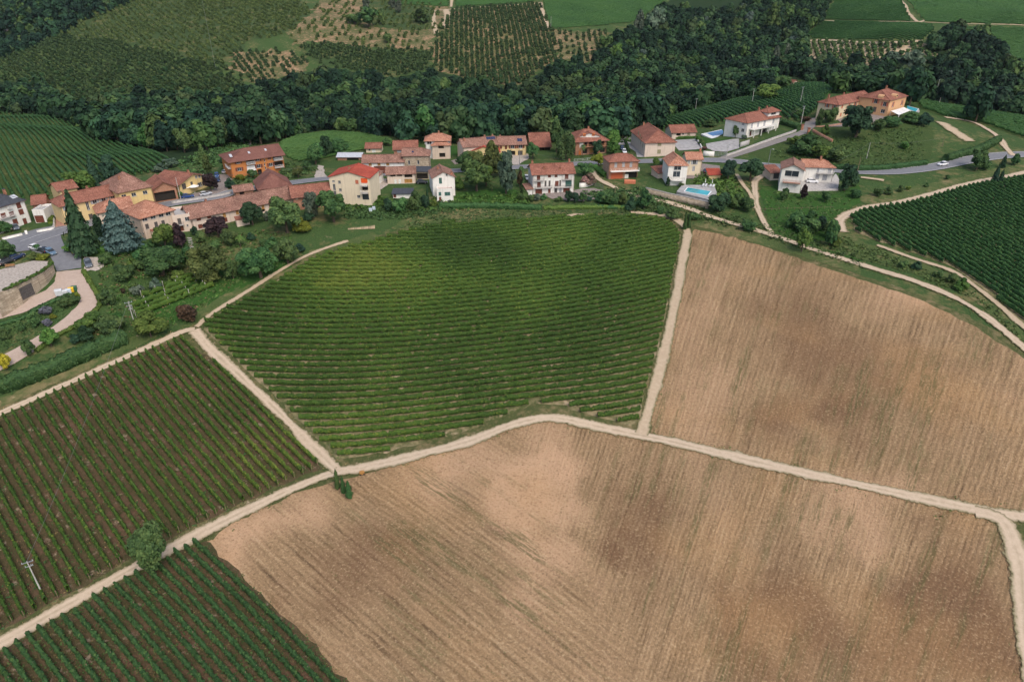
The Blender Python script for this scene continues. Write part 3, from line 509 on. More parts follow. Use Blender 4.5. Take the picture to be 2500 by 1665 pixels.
def hedge_geo(C, w=1., h=1., bottom=None, leaves=20, leaf=.32, tintf=None, step=.5, gaps=.0, rng=RNG):
    n = len(C); d = np.gradient(C, axis=0); d /= np.linalg.norm(d, axis=1)[:, None]+1e-9; nr = np.stack([d[:, 1], -d[:, 0]], 1)
    R = RING.copy()*[w, h]
    if bottom is not None: R[[0, -1], 1] = bottom; R[[0, -1], 0] *= 1.5
    hs = 1+rng.normal(0, .06, n)+.07*np.sin(np.arange(n)*.9+rng.uniform(0, 6)); gp = np.ones(n)
    if gaps: gp = np.where(rng.random(n) < gaps, .62, 1.)
    off = R[None, :, 0]*(1+rng.normal(0, .14, (n, 8)))*gp[:, None]; zz = R[None, :, 1]*hs[:, None]*(1+rng.normal(0, .03, (n, 8)))*np.where(R[None, :, 1] > .8*h, gp[:, None], 1)
    hs[0] *= .96; V = C[:, None]+nr[:, None]*off[..., None]; Z = T(C[:, 0], C[:, 1])[:, None]+zz
    V3 = np.dstack([V, Z]).reshape(-1, 3); i = np.arange(n*8).reshape(n, 8); j = np.roll(i, -1, 1)
    F = np.stack([i[:-1], j[:-1], j[1:], i[1:]], -1).reshape(-1, 4)
    caps = [i[0][[0, 1, 6, 7]], i[0][[1, 2, 5, 6]], i[0][[2, 3, 4, 5]], i[-1][[7, 6, 1, 0]], i[-1][[6, 5, 2, 1]], i[-1][[5, 4, 3, 2]]]; F = np.vstack([F, np.array(caps)])
    L = int(leaves*step*n)
    if L:
        a = rng.uniform(0, n-1.001, L); k = a.astype(int); q = rng.integers(1, 7, L); f = rng.random(L)[:, None]; base = V3.reshape(n, 8, 3)
        c = base[k, q]*(1-f)+base[k+1, (q+rng.integers(0, 2, L)) % 8]*f; out = np.column_stack([nr[k]*R[q, 0:1]/(w*.34+.01), .25+(q > 1)*(q < 6)*.7]); nrm = out+rng.normal(0, .55, (L, 3)); nrm /= np.linalg.norm(nrm, axis=1)[:, None]
        c = c+nrm*.05*leaf; LV, LF = leafquads(c, nrm, leaf*rng.uniform(.6, 1.35, L), rng); F = np.vstack([F, LF+len(V3)]); V3 = np.vstack([V3, LV])
    tn = tintf(V3[:, 0], V3[:, 1]) if tintf else .45
    tint = tn+np.concatenate([rng.normal(-.05, .05, n*8), np.repeat(rng.normal(.03, .27, L), 4)]); return V3, F, np.clip(tint, 0, 1)
ROWS = 0
QJ = {}
def vine_rows(Q, p1, p2, spacing, label, group, mat='vine', tintf=None, pmid=None, w=1., h=1., leaves=18, leaf=.34, step=.5, posts=True, one=False, gaps=.02, cut=.4):
    global ROWS
    A, B = at(*p1), at(*p2); A = np.array(A[:2]); B = np.array(B[:2]); Lg = np.linalg.norm(B-A); d = (B-A)/Lg; n = np.array([d[1], -d[0]]); cv = 0.
    if pmid: Mx = np.array(at(*pmid)[:2])-A; t = Mx@d; cv = (Mx@n)/(t*(t-Lg))
    rel = Q-A; ts = np.arange((rel@d).min()-2, (rel@d).max()+2, step); cc = cv*ts*(ts-Lg); cc = np.clip(cc, -12, 12)
    o0, o1 = (rel@n).min()-12, (rel@n).max()+12; allV, allF, allT, nv = [], [], [], 0
    for oo in np.arange(o0+spacing*.5, o1, spacing):
        L = A+d*ts[:, None]+n*(oo+cc)[:, None]; ins = inpoly(L[:, 0], L[:, 1], Q)
        e = np.diff(np.concatenate([[0], ins.astype(int), [0]])); st = np.where(e == 1)[0]; en = np.where(e == -1)[0]
        for a, b_ in zip(st, en):
            if (b_-a)*step < 3: continue
            k0 = a+int(RNG.uniform(0, cut)/step+.5); C = L[k0:b_-int(RNG.uniform(0, cut)/step)]
            if len(C) < 5: continue
            V, F, tt = hedge_geo(C, w, h, leaves=leaves, leaf=leaf, tintf=tintf, step=step, gaps=gaps)
            if one: allV.append(V); allF.append(F+nv); allT.append(tt); nv += len(V); continue
            o = obj('vine_row', np_mesh('vine_row', V, F, FM[mat], {'tint': tt})); tag(o, label, 'vine row', group); ROWS += 1
            if posts:
                m = MB(); zz = T(C[:, 0], C[:, 1])
                for i in list(range(0, len(C), int(6/step)))+[len(C)-1]: m.box(C[i, 0]-.05, C[i, 0]+.05, C[i, 1]-.05, C[i, 1]+.05, zz[i]-.2, zz[i]+1.95*h)
                for i in range(0, len(C), max(2, int(1.2/step))): m.tube((C[i, 0], C[i, 1], zz[i]-.1), (C[i, 0]+.06, C[i, 1], zz[i]+.75*h), .045, .035, 4)
                tag(m.build('trellis', M['polewood'], o), kind='stuff')
    if one and allV:
        o = obj('vine_rows', np_mesh('vine_rows', np.vstack(allV), np.vstack(allF), FM[mat], {'tint': np.concatenate(allT)})); tag(o, label, 'vine rows', kind='stuff')
def spots(lst, base=.45, amp=.10, seed=1, s=22):
    q = [(at(x, y), r, a) for x, y, r, a in lst]
    def f(x, y):
        x, y = x+7*lownoise(x, y, 24, seed+40)+2.5*lownoise(x, y, 7, seed+42), y+7*lownoise(x, y, 24, seed+41)+2.5*lownoise(x, y, 7, seed+43)
        t = base+amp*lownoise(x, y, s, seed)+.05*lownoise(x, y, 5, seed+5)
        for c, r, a in q: t = t+a*np.exp(-((x-c.x)**2+(y-c.y)**2)/r**2)
        return t
    return f
tc = spots([(980,690,15,.34),(800,690,13,.32),(900,630,12,.26),(1180,620,10,-.26),(1080,590,8,-.28),(850,1075,10,.26),(1000,1060,9,.12),(760,1030,7,.16),(1350,580,12,.2),(1250,720,12,.12),(1480,820,14,-.12),(1300,860,14,-.1),(620,760,14,-.12)], .30, .14, 3)  # yellow-green vine patches, plus cloud light and shade painted into the leaf tint
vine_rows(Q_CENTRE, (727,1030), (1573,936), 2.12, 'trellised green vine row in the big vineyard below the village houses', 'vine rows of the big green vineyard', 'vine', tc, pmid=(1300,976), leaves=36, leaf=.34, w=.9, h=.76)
tl = spots([(700,1100,14,.3),(600,1150,12,.15),(60,1100,20,-.1)], .36, .12, 5)
vine_rows(Q_LEFT, (300,960), (540,1255), 1.70, 'young vine row on brown soil beside the cross track', 'vine rows of the brown-soil vineyard', 'vine', tl, w=.66, h=.86, leaves=26, leaf=.32, gaps=.09)
vine_rows(Q_BOT, (488,1326), (882,1718), 1.66, 'dark green vine row beyond the track from the walnut tree', 'vine rows next to the stubble field', 'vinedark', spots([], .42, .12, 9), pmid=(660,1488), w=.8, h=.9, leaves=30, leaf=.34, gaps=.06)
tr = spots([(2400,560,20,.12)], .42, .12, 12)
vine_rows(Q_RIGHT, (2184,508), (2398,640), 2.25, 'dense vine row running down from the pale track by the road', 'vine rows of the hillside vineyard under the road', 'vinefar', tr, leaves=24, leaf=.38, w=.92, h=.82, step=.6)
vine_rows(Q_BACKL, (50,310), (190,445), 2.4, 'vine row on the slope behind the yellow houses', 'vine rows behind the yellow houses', 'vinefar', spots([], .42, .2, 14, 30), leaves=6, leaf=.45, step=1.0, w=1.15, posts=False)
vine_rows(Q_MOUND, (700,375), (930,340), 2.7, 'vine row on the small green knoll behind the orange block', 'vine rows of the small knoll', 'vinefar', spots([], .8, .2, 15), leaves=12, leaf=.35, step=.8, w=.95, h=.7, posts=False)
vine_rows(Q_BACKR, (1893,245), (1967,282), 2.4, 'vine row on the slope between white villa and red shed', 'vine rows behind the white villa', 'vinefar', spots([], .5, .15, 16), leaves=7, leaf=.45, step=.9, w=1.2, posts=False)
vine_rows(Q_HILLR, (2260,255), (2480,310), 2.6, 'vine rows on the slope past the bright blue pool', None, 'vinefar', spots([], .5, .15, 17), leaves=6, leaf=.5, step=1.0, w=1.2, one=True)
for i, (q, a, b_) in enumerate(zip(Q_F, [((2030,25),(2200,30)), ((2000,75),(2250,82)), ((2240,30),(2490,40)), ((2420,110),(2490,120)), ((970,5),(1090,8)), ((1120,8),(1300,0)), ((1360,50),(1540,40))], [0]*7)):
    vine_rows(q, a[0], a[1], 3.4, ['vine rows of the far field above the wood track', 'vine rows of the far field above the orchard rows', 'vine rows of the wide far field right of the sandy track', 'vine rows right of the dark wood clump', 'vine rows of the far field left of the sandy gap', 'vine rows of the far field above the hazel orchard', 'vine rows of the far bright field above the wood'][i], None, 'vinefar', spots([], .5, .2, 20+i, 60), leaves=2.2, leaf=.8, step=2.0, w=1.15, h=.8, one=True, gaps=0)
# small garden vines by the farmhouse
for i, (a, b_) in enumerate([((540,1235),(1180,985)), ((570,1280),(1430,960)), ((600,1330),(1440,990)), ((660,1110),(1350,890)), ((900,1010),(1350,830))]):
    C = curve_world(PS(8, [a, b_]), .5); V, F, tt = hedge_geo(C, 1.0, .95, leaves=20, tintf=lambda x, y: .5+.15*lownoise(x, y, 6, 2), gaps=.18)
    o = obj('vine_row', np_mesh('vine_row', V, F, FM['vine'], {'tint': tt})); tag(o, 'short vine row with pale posts in the kitchen garden below the farmhouse', 'vine row', 'garden vine rows')
    m = MB()
    for p_ in C[::9]: z_ = float(T(p_[0], p_[1])); m.box(p_[0]-.06, p_[0]+.06, p_[1]-.06, p_[1]+.06, z_-.2, z_+2.3)
    tag(m.build('trellis', M['pole'], o), kind='stuff')
# ------------------------------------------------------------------ tree meshes (unit width and height)
ICO = None
def ico():
    global ICO
    if ICO is None:
        bm = bmesh.new(); bmesh.ops.create_icosphere(bm, subdivisions=1, radius=1); bm.verts.ensure_lookup_table()
        ICO = (np.array([v.co[:] for v in bm.verts]), np.array([[v.index for v in f.verts] for f in bm.faces])); bm.free()
    return ICO
def crown_geo(kind, seed, nl, leaf):
    r = np.random.default_rng(seed)
    if kind in ('round', 'shrub', 'oval', 'willow', 'wood'):
        cz, e, nlob, lr = dict(wood=(.50, (.34,.34,.34), 14, (.12,.23)), round=(.52, (.36,.36,.36), 26, (.09,.18)), shrub=(.43, (.35,.35,.34), 20, (.10,.19)), oval=(.51, (.31,.31,.40), 26, (.09,.16)), willow=(.62, (.27,.27,.2), 12, (.15,.22)))[kind]
        c = r.normal(size=(nlob, 3)); c /= np.linalg.norm(c, axis=1)[:, None]; c *= r.uniform(.35, 1.0, (nlob, 1))*np.array(e); c[:, 2] += cz; rad = r.uniform(*lr, nlob); lt = r.normal(0, .2, nlob)
        rz = rad*np.where(kind == 'oval', 1.1, .95)
        k = r.integers(0, nlob, nl*3); dv = r.normal(size=(nl*3, 3)); dv /= np.linalg.norm(dv, axis=1)[:, None]; dv[:, 2] = np.where(dv[:, 2] < -.5, -dv[:, 2], dv[:, 2])
        jr = r.uniform(.86, 1.12, (nl*3, 1)); p = c[k]+dv*np.stack([rad, rad, rz], 1)[k]*jr
        ins = np.zeros(len(p), bool)
        for q in range(nlob): ins |= (np.linalg.norm((p-c[q])/[rad[q], rad[q], rz[q]], axis=1) < .84) & (k != q)
        ok = np.where(~ins & (p[:, 2] > .05))[0][:nl]; p, dv, k = p[ok], dv[ok], k[ok]; nrm = dv+r.normal(0, .22 if kind == 'wood' else .42, dv.shape)+[0, 0, .25]
        if kind == 'willow': p[:, 2] -= r.random(len(p))**1.5*.42*(np.hypot(p[:, 0], p[:, 1]) > .18); p[:, 2] = np.maximum(p[:, 2], .06)
        nrm /= np.linalg.norm(nrm, axis=1)[:, None]; V, F = leafquads(p, nrm, leaf*r.uniform(.6, 1.4, len(p)), r); tint = np.repeat(.48+lt[k]+r.normal(0, .26, len(p)), 4)
        iv, fi = ico(); F = [tuple(f) for f in F]; Vs = [V]; ts = [tint]; n = len(V); Fi = []
        for q in range(nlob):
            Vs.append(c[q]+iv*np.array([rad[q], rad[q], rz[q]])*.80*(1+r.normal(0, .08, (len(iv), 1)))); ts.append(np.full(len(iv), .38+lt[q])); Fi.append(fi+n); n += len(iv)
        Fi = np.vstack(Fi); Fi = np.column_stack([Fi, Fi[:, 2]]); V = np.vstack(Vs); tint = np.concatenate(ts); return V, np.array(F), Fi[:, :3], np.clip(tint, 0, 1)
    if kind in ('cone', 'cedar', 'column'):
        u = r.random(nl); z = {'cone': 1-np.sqrt(u)*.95, 'cedar': 1-np.sqrt(u)*.92, 'column': .03+u*.95}[kind]; th = r.uniform(0, 6.283, nl)
        lay = {'cone': 9, 'cedar': 7, 'column': 1}[kind]; saw = (z*lay+.12*np.sin(th*3)) % 1
        prof = {'cone': (1-z)**.9, 'cedar': (1-z**1.4)**.8*.98, 'column': (1-z**1.8)**.9*np.minimum(1, z*5+.4)}[kind]
        bough = 1+.16*np.sin(th*5+np.floor(z*lay)*2.1)+.1*np.sin(th*9+3*np.floor(z*lay)); rr = .5*prof*(.62+.38*(1-saw) if lay > 1 else .82+.2*np.sin(th*3+z*17)+.12*np.sin(th*5-z*31))*bough*r.uniform(.72, 1.04, nl)
        p = np.stack([rr*np.cos(th), rr*np.sin(th), z], 1); nrm = np.stack([np.cos(th), np.sin(th), np.full(nl, .75 if lay > 1 else .3)], 1)+r.normal(0, .35, (nl, 3)); nrm /= np.linalg.norm(nrm, axis=1)[:, None]
        V, F = leafquads(p, nrm, leaf*r.uniform(.6, 1.4, nl), r, 1.3); tint = np.repeat(.45+.18*(saw < .35)*(lay > 1)+r.normal(0, .26, nl), 4)
        m = 10; zz = np.linspace(.04, .97, 8); pr = {'cone': (1-zz)**.9, 'cedar': (1-zz**1.4)**.8, 'column': (1-zz**1.8)**.9*np.minimum(1, zz*5+.4)}[kind]*.5*(.55 if lay > 1 else .6)
        a = np.arange(m)*6.283/m; cv = np.stack([np.outer(pr, np.cos(a)), np.outer(pr, np.sin(a)), np.repeat(zz[:, None], m, 1)], -1).reshape(-1, 3); i = np.arange(8*m).reshape(8, m)+len(V); j = np.roll(i, -1, 1)
        F = np.vstack([F, np.stack([i[:-1], j[:-1], j[1:], i[1:]], -1).reshape(-1, 4)]); V = np.vstack([V, cv]); tint = np.concatenate([tint, np.full(len(cv), .3)]); return V, F, None, np.clip(tint, 0, 1)
    if kind == 'palm':
        Vs = []; n = 26
        for q in range(n):
            th = q*2.4; el = r.uniform(-.2, 1.1); L = r.uniform(.36, .5); prev = None
            for s in range(5):
                f = s/4; rr = L*f*math.cos(el*.6); z = .72+.28*math.sin(el)*f-.30*f*f; cpt = np.array([rr*math.cos(th), rr*math.sin(th), z]); wd = .055*(1-abs(f-.4)); sd_ = np.array([-math.sin(th), math.cos(th), .25])*wd
                if prev is not None: Vs.append([prev[0]-prev[1], prev[0]+prev[1], cpt+sd_, cpt-sd_])
                prev = (cpt, sd_)
        V = np.array(Vs).reshape(-1, 3); return V, np.arange(len(V)).reshape(-1, 4), None, np.clip(r.normal(.55, .15, len(V)), 0, 1)
def crown_mesh(kind, seed, nl, leaf):
    V, F, Fi, tint = crown_geo(kind, seed, nl, leaf); me = np_mesh('crown', V, F, FM['mid'], {'tint': tint}) if Fi is None else None
    if me is None:
        me = bpy.data.meshes.new('crown'); me.vertices.add(len(V)); me.vertices.foreach_set('co', V.astype(np.float32).ravel()); lp = np.concatenate([F.ravel(), Fi.ravel()]).astype(np.int32)
        me.loops.add(len(lp)); me.loops.foreach_set('vertex_index', lp); stt = np.concatenate([np.arange(len(F))*4, len(F)*4+np.arange(len(Fi))*3]).astype(np.int32); me.polygons.add(len(stt)); me.polygons.foreach_set('loop_start', stt)
        a = me.attributes.new('tint', 'FLOAT', 'POINT'); a.data.foreach_set('value', tint.astype(np.float32)); me.materials.append(FM['mid']); me.update(calc_edges=True)
    return me
def trunk_mesh(kind):
    m = MB(); h = dict(wood=.5, round=.5, shrub=.35, oval=.5, willow=.5, cone=.9, cedar=.9, column=.7, palm=.74)[kind]; r0 = dict(round=.035, shrub=.02, oval=.03, palm=.035).get(kind, .03)
    m.tube((0, 0, -.06), (.01, 0, h*.6), r0*1.25, r0*.85, 7); m.tube((.01, 0, h*.6), (0, .01, h), r0*.85, r0*.4, 7)
    if kind in ('round', 'oval', 'willow', 'shrub', 'wood'):
        for i in range(5): t = i*1.26; m.tube((.01, 0, h*(.45+.08*i)), (.26*math.cos(t), .26*math.sin(t), h*(.95+.12*(i % 3))), r0*.55, r0*.2, 5)
    return m.mesh('trunk', M['bark'])
PROTO = {}
def proto(kind, var, hi=False):
    key = (kind, var, hi)
    if key not in PROTO:
        nl, lf = (4200, .042) if hi == 2 else ((1700, .066) if hi else (480, .12))
        if kind in ('cone', 'cedar', 'column'): nl = int(nl*1.1)
        PROTO[key] = (crown_mesh(kind, hash_(kind)+var*17+int(hi)*3, nl, lf), trunk_mesh(kind))
    return PROTO[key]
def hash_(s): return sum(ord(c)*(i+3) for i, c in enumerate(s))
NAMES = dict(wood='woodland_tree', round='broadleaf_tree', shrub='shrub', oval='tall_tree', willow='willow_tree', cone='conifer_tree', cedar='cedar_tree', column='cypress_tree', palm='palm_tree')
TI = [0]
def place_tree(loc, w, h, kind, col, label, cat, group=None, hi=True, name=None, slots=True):
    TI[0] += 1; cm, tm = proto(kind, TI[0] % 3, hi); root = empty(name or NAMES[kind], loc, (TI[0]*2.399) % 6.283); root.scale = (w, w, h)
    tag(root, label, cat, group); part(root, 'trunk', tm); c = part(root, 'crown', cm); c.material_slots[0].link = 'OBJECT'; c.material_slots[0].material = FM[col]; return root
def tree(v, x, y, w, h, kind, col, label, cat='tree', group=None, hi=True, name=None):
    px = P(v, x, y); p = at(*px); dep = project([p])[0][2]; s = VW[v][2]; p.z -= .05
    if kind in ('column', 'cone', 'cedar', 'palm'): h = h/math.cos(math.atan2(ZC-p.z, p.y))
    return place_tree(p, w/s*dep/FPX*(1.15 if kind in ('round', 'shrub', 'oval') else 1), h/s*dep/FPX*(1.1 if kind in ('round', 'shrub', 'oval') else 1.02), kind, col, label, cat, group, hi, name)
# ------------------------------------------------------------------ the wood in the valley
def jgrid(x0, x1, y0, y1, s, jit=.38):
    gx, gy = np.meshgrid(np.arange(x0, x1, s), np.arange(y0, y1, s)); gx = gx.astype(float); gx[1::2] += s/2; g_ = np.stack([gx.ravel(), gy.ravel()], 1); return g_+RNG.uniform(-jit, jit, g_.shape)*s
def inpx(G, hh, poly): q = project(np.column_stack([G, T(G[:, 0], G[:, 1])+hh])); return inpoly(q[:, 0], q[:, 1], poly) & (q[:, 2] > 5), q
G = jgrid(-700, 900, 318, 900, 8.6); ok, q = inpx(G, 7.5, PX_FOREST); G = G[ok]; q = q[ok]
ok2, q2 = inpx(G, 0., PX_BACKR+[(1590,306)]); G = G[~ok2]
_h = project(np.column_stack([G, T(G[:, 0], G[:, 1])+9])); G = G[~((np.abs(_h[:, 0]-1928) < 42) & (_h[:, 1] > 165) & (_h[:, 1] < 260))]
for pl in (Q_BACKL, Q_MOUND, Q_BACKR, Q_HILLR, *Q_O.values(), *Q_F): G = G[~inpoly(G[:, 0], G[:, 1], pl)]
G2 = jgrid(-980, -250, 620, 1200, 10.5); ok, _ = inpx(G2, 6, PX_FOR2); G2 = G2[ok]
def treekind(r):
    return 'wdark' if r < .46 else 'wmid' if r < .74 else 'wfresh' if r < .83 else 'wolive' if r < .945 else 'wsilver' if r < .965 else 'wdark'
FL = dict(wdark='dark green broadleaf tree in the wooded valley behind the village', wmid='mid green broadleaf tree in the wooded valley behind the village', wfresh='light green tree standing out in the wooded valley', wolive='dull olive green tree in the wooded valley behind the village', wsilver='pale silvery tree standing out in the wooded valley')
d_ = np.hypot(G[:, 0], G[:, 1]); vis = np.array([1 if 0 < p_[0] < 2500 and p_[1] > -40 else 0 for p_ in project(np.column_stack([G, T(G[:, 0], G[:, 1])+8]))]); order = np.argsort(d_+1e5*(1-vis)); near = order[:295]; rest = order[295:]
def fkind(x, y):
    v = .52+.5*lownoise(np.array(x), np.array(y), 70, 31)+RNG.normal(0, .3); return treekind(float(np.clip(v, 0, .999)))
for i in near:
    x, y = G[i]; c = fkind(x, y); w = RNG.choice([RNG.uniform(6, 9), RNG.uniform(9, 14), RNG.uniform(13, 19)], p=[.25, .45, .3]); h = min(18, w*RNG.uniform(.95, 1.3)+1.5)
    place_tree((x, y, float(T(x, y))-.2), w, h, 'oval' if RNG.random() < .15 else 'wood', c, FL[c], 'tree', 'wood trees, '+c[1:], hi=False, name='woodland_tree')
def stuff_trees(name, label, pts, size, cols, nl, leaf, kind='wood', cat='wood'):
    protos = [crown_geo(kind, 900+s, nl, leaf) for s in range(5)]; acc = {}
    for x, y in pts:
        c = cols(x, y); V, F, Fi, t = protos[RNG.integers(5)]; w = RNG.uniform(*size); h = w*RNG.uniform(.85, 1.35); a = RNG.uniform(0, 6.28); ca, sa = math.cos(a), math.sin(a)
        W_ = np.stack([(V[:, 0]*ca-V[:, 1]*sa)*w+x, (V[:, 0]*sa+V[:, 1]*ca)*w+y, V[:, 2]*h+float(T(x, y))-.15*h], 1); A_ = acc.setdefault(c, [[], [], [], 0]); n = A_[3]
        A_[0].append(W_); A_[1].append(np.vstack([F, np.column_stack([Fi, Fi[:, 2]])*1])[:len(F)]+n); A_[1].append(np.column_stack([Fi, Fi[:, 0]])[:0].reshape(0, 4).astype(int)); A_[2].append(np.clip(t+RNG.normal(0, .16), 0, 1)); A_[3] += len(V)
        if len(Fi): A_.append(Fi+n)
    for c, A_ in acc.items():
        F4 = np.vstack([f for f in A_[1] if len(f)]); F3 = np.vstack(A_[4:]); V = np.vstack(A_[0]).astype(np.float32)
        me = bpy.data.meshes.new(name); me.vertices.add(len(V)); me.vertices.foreach_set('co', V.ravel()); lp = np.concatenate([F4.ravel(), F3.ravel()]).astype(np.int32); me.loops.add(len(lp)); me.loops.foreach_set('vertex_index', lp)
        stt = np.concatenate([np.arange(len(F4))*4, F4.size+np.arange(len(F3))*3]).astype(np.int32); me.polygons.add(len(stt)); me.polygons.foreach_set('loop_start', stt)
        a = me.attributes.new('tint', 'FLOAT', 'POINT'); a.data.foreach_set('value', np.concatenate(A_[2]).astype(np.float32)); me.materials.append(FM[c]); me.update(calc_edges=True)
        tag(obj(name, me), label % dict(wdark='dark', wmid='mid green', wfresh='light green', wolive='olive', wsilver='silvery', hazel='hazel', olive='olive', mid='green').get(c, c) if '%' in label else label, cat, kind='stuff')
stuff_trees('wood', 'mass of %s trees deep in the wooded valley', [tuple(G[i]) for i in rest], (8, 17), fkind, 230, .16)
stuff_trees('wood', 'far %s wood on the ridge above the orchards', [tuple(g_) for g_ in G2], (8, 14), fkind, 80, .26)
# ------------------------------------------------------------------ hazel orchards
HZ = []
def orchard(key, sp, col, p1, p2, keep=1., size=(3, 4.2)):
    Q = Q_O[key]; A, B = at(*p1), at(*p2); d = np.array([B.x-A.x, B.y-A.y]); d /= np.linalg.norm(d); n = np.array([d[1], -d[0]]); rel = Q-Q.mean(0); a, b_ = rel@d, rel@n
    gx, gy = np.meshgrid(np.arange(a.min(), a.max(), sp), np.arange(b_.min(), b_.max(), sp*1.12)); g_ = Q.mean(0)+gx.ravel()[:, None]*d+gy.ravel()[:, None]*n; g_ += RNG.normal(0, .35, g_.shape)
    g_ = g_[inpoly(g_[:, 0], g_[:, 1], Q)]; kp = keep*(1+.5*lownoise(g_[:, 0], g_[:, 1], 40, 77)); g_ = g_[RNG.random(len(g_)) < kp]
    for x, y in g_: HZ.append((x, y, col, RNG.uniform(*size)))
orchard('o1', 5.6, 'olive', (400,60), (470,110), .75, (3.4, 5.6)); orchard('o8', 4.9, 'hazel', (300,130), (420,200), 1, (4.4, 5.6)); orchard('o2', 5.0, 'hazel', (600,140), (640,190), .8, (2.6, 3.6)); orchard('o3', 6, 'olive', (850,40), (820,90), .4, (2.6, 5)); orchard('o4', 4.3, 'hazel', (1200,60), (1210,160), 1.0, (4.2, 5.6))
orchard('o5', 4.8, 'hazel', (800,130), (900,160), 1, (4, 5.2)); orchard('o6', 4.6, 'mid', (2030,110), (2040,150), 1, (4.4, 5.6)); orchard('o7', 5.4, 'hazel', (1400,90), (1410,150), .6, (3, 4.6))
HZ = [h_ for h_ in HZ]; pr = project([(x, y, float(T(x, y))) for x, y, *_ in HZ]); inv = [(0 < p_[0] < 2500 and 0 < p_[1]) for p_ in pr]; od = sorted(range(len(HZ)), key=lambda i: pr[i][2]/HZ[i][3]+(0 if inv[i] else 1e6))
for i in od[:290]:
    x, y, c, w = HZ[i]; place_tree((x, y, float(T(x, y))-.1), w, w*RNG.uniform(.85, 1.1), 'shrub', c, 'rounded hazel bush in the orchard on the far slope' if c != 'mid' else 'orchard tree in the straight rows on pale soil', 'hazel bush' if c != 'mid' else 'orchard tree', 'orchard bushes '+c, hi=False, name='hazel_bush')
_c = {(HZ[i][0], HZ[i][1]): HZ[i][2] for i in od[290:]}
stuff_trees('hazel_bushes', 'many %s bushes of the far hillside orchards', [(HZ[i][0], HZ[i][1]) for i in od[290:]], (3.4, 5), lambda x, y: _c[(x, y)], 44, .30, 'shrub', 'hazel bushes')
# ------------------------------------------------------------------ buildings
class H: pass
def on_plane(px, o, nrm):
    r = rays([px])[0]; r = Vector(r); C0 = Vector((0, 0, ZC)); t = (o-C0).dot(nrm)/r.dot(nrm); return C0+r*t
def win_part(hs, f, s, z, w, h, style, col, rec):
    # local frame of the facade: x along the wall, y into the building, z up
    o = bpy.data.objects.new; m = MB()
    def put(name, mb, mt, par):
        ob = mb.build(name, M[mt], par); return ob
    holder = {'w': 'window', 'o': 'window', 's': 'window', 'd': 'door', 'g': 'garage_door', 'k': 'opening', 'p': 'panel'}[style]
    x0, x1, z0, z1 = s-w/2, s+w/2, z-h/2, z+h/2; t = .07
    if style in 'wo':
        m.box(x0, x0+t, rec-.06, rec, z0, z1).box(x1-t, x1, rec-.06, rec, z0, z1).box(x0+t, x1-t, rec-.06, rec, z0, z0+t).box(x0+t, x1-t, rec-.06, rec, z1-t, z1)
        if w > .8: m.box(s-t/2, s+t/2, rec-.055, rec, z0+t, z1-t)
        fr = put(holder, m, 'frame', hs.root); fr.matrix_local = f
        put('pane', MB().box(x0+t, x1-t, rec-.025, rec+.02, z0+t, z1-t), 'glass', fr); put('sill', MB().box(x0-.08, x1+.08, -.07, rec-.06, z0-.07, z0), 'conc', fr)
        if style == 'o':
            for a, b_ in ((x0-w*.52, x0-.02), (x1+.02, x1+w*.52)): put('shutter', MB().box(a, b_, -.07, -.015, z0, z1), col, fr)
    elif style == 's':
        fr = put(holder, m.box(s-w/2, s-.012, .03, .09, z0, z1).box(s+.012, s+w/2, .03, .09, z0, z1), col, hs.root); fr.matrix_local = f
        put('sill', MB().box(x0-.08, x1+.08, -.07, .02, z0-.07, z0), 'conc', fr)
    elif style == 'd': fr = put(holder, m.box(x0, x1, rec-.05, rec+.01, z0, z1), col, hs.root); fr.matrix_local = f; put('handle', MB().box(x1-.18, x1-.12, rec-.1, rec-.05, z-.05, z+.08), 'steel', fr)
    elif style == 'g':
        for i in range(4): m.box(x0, x1, rec-.05, rec, z0+h*i/4+.012, z0+h*(i+1)/4-.012)
        fr = put(holder, m, col, hs.root); fr.matrix_local = f
    elif style == 'k': fr = put(holder, m.box(x0, x1, rec-.04, rec, z0, z1), col, hs.root); fr.matrix_local = f
    elif style == 'p': fr = put(holder, m.box(x0, x1, -.05, -.003, z0, z1), col, hs.root); fr.matrix_local = f
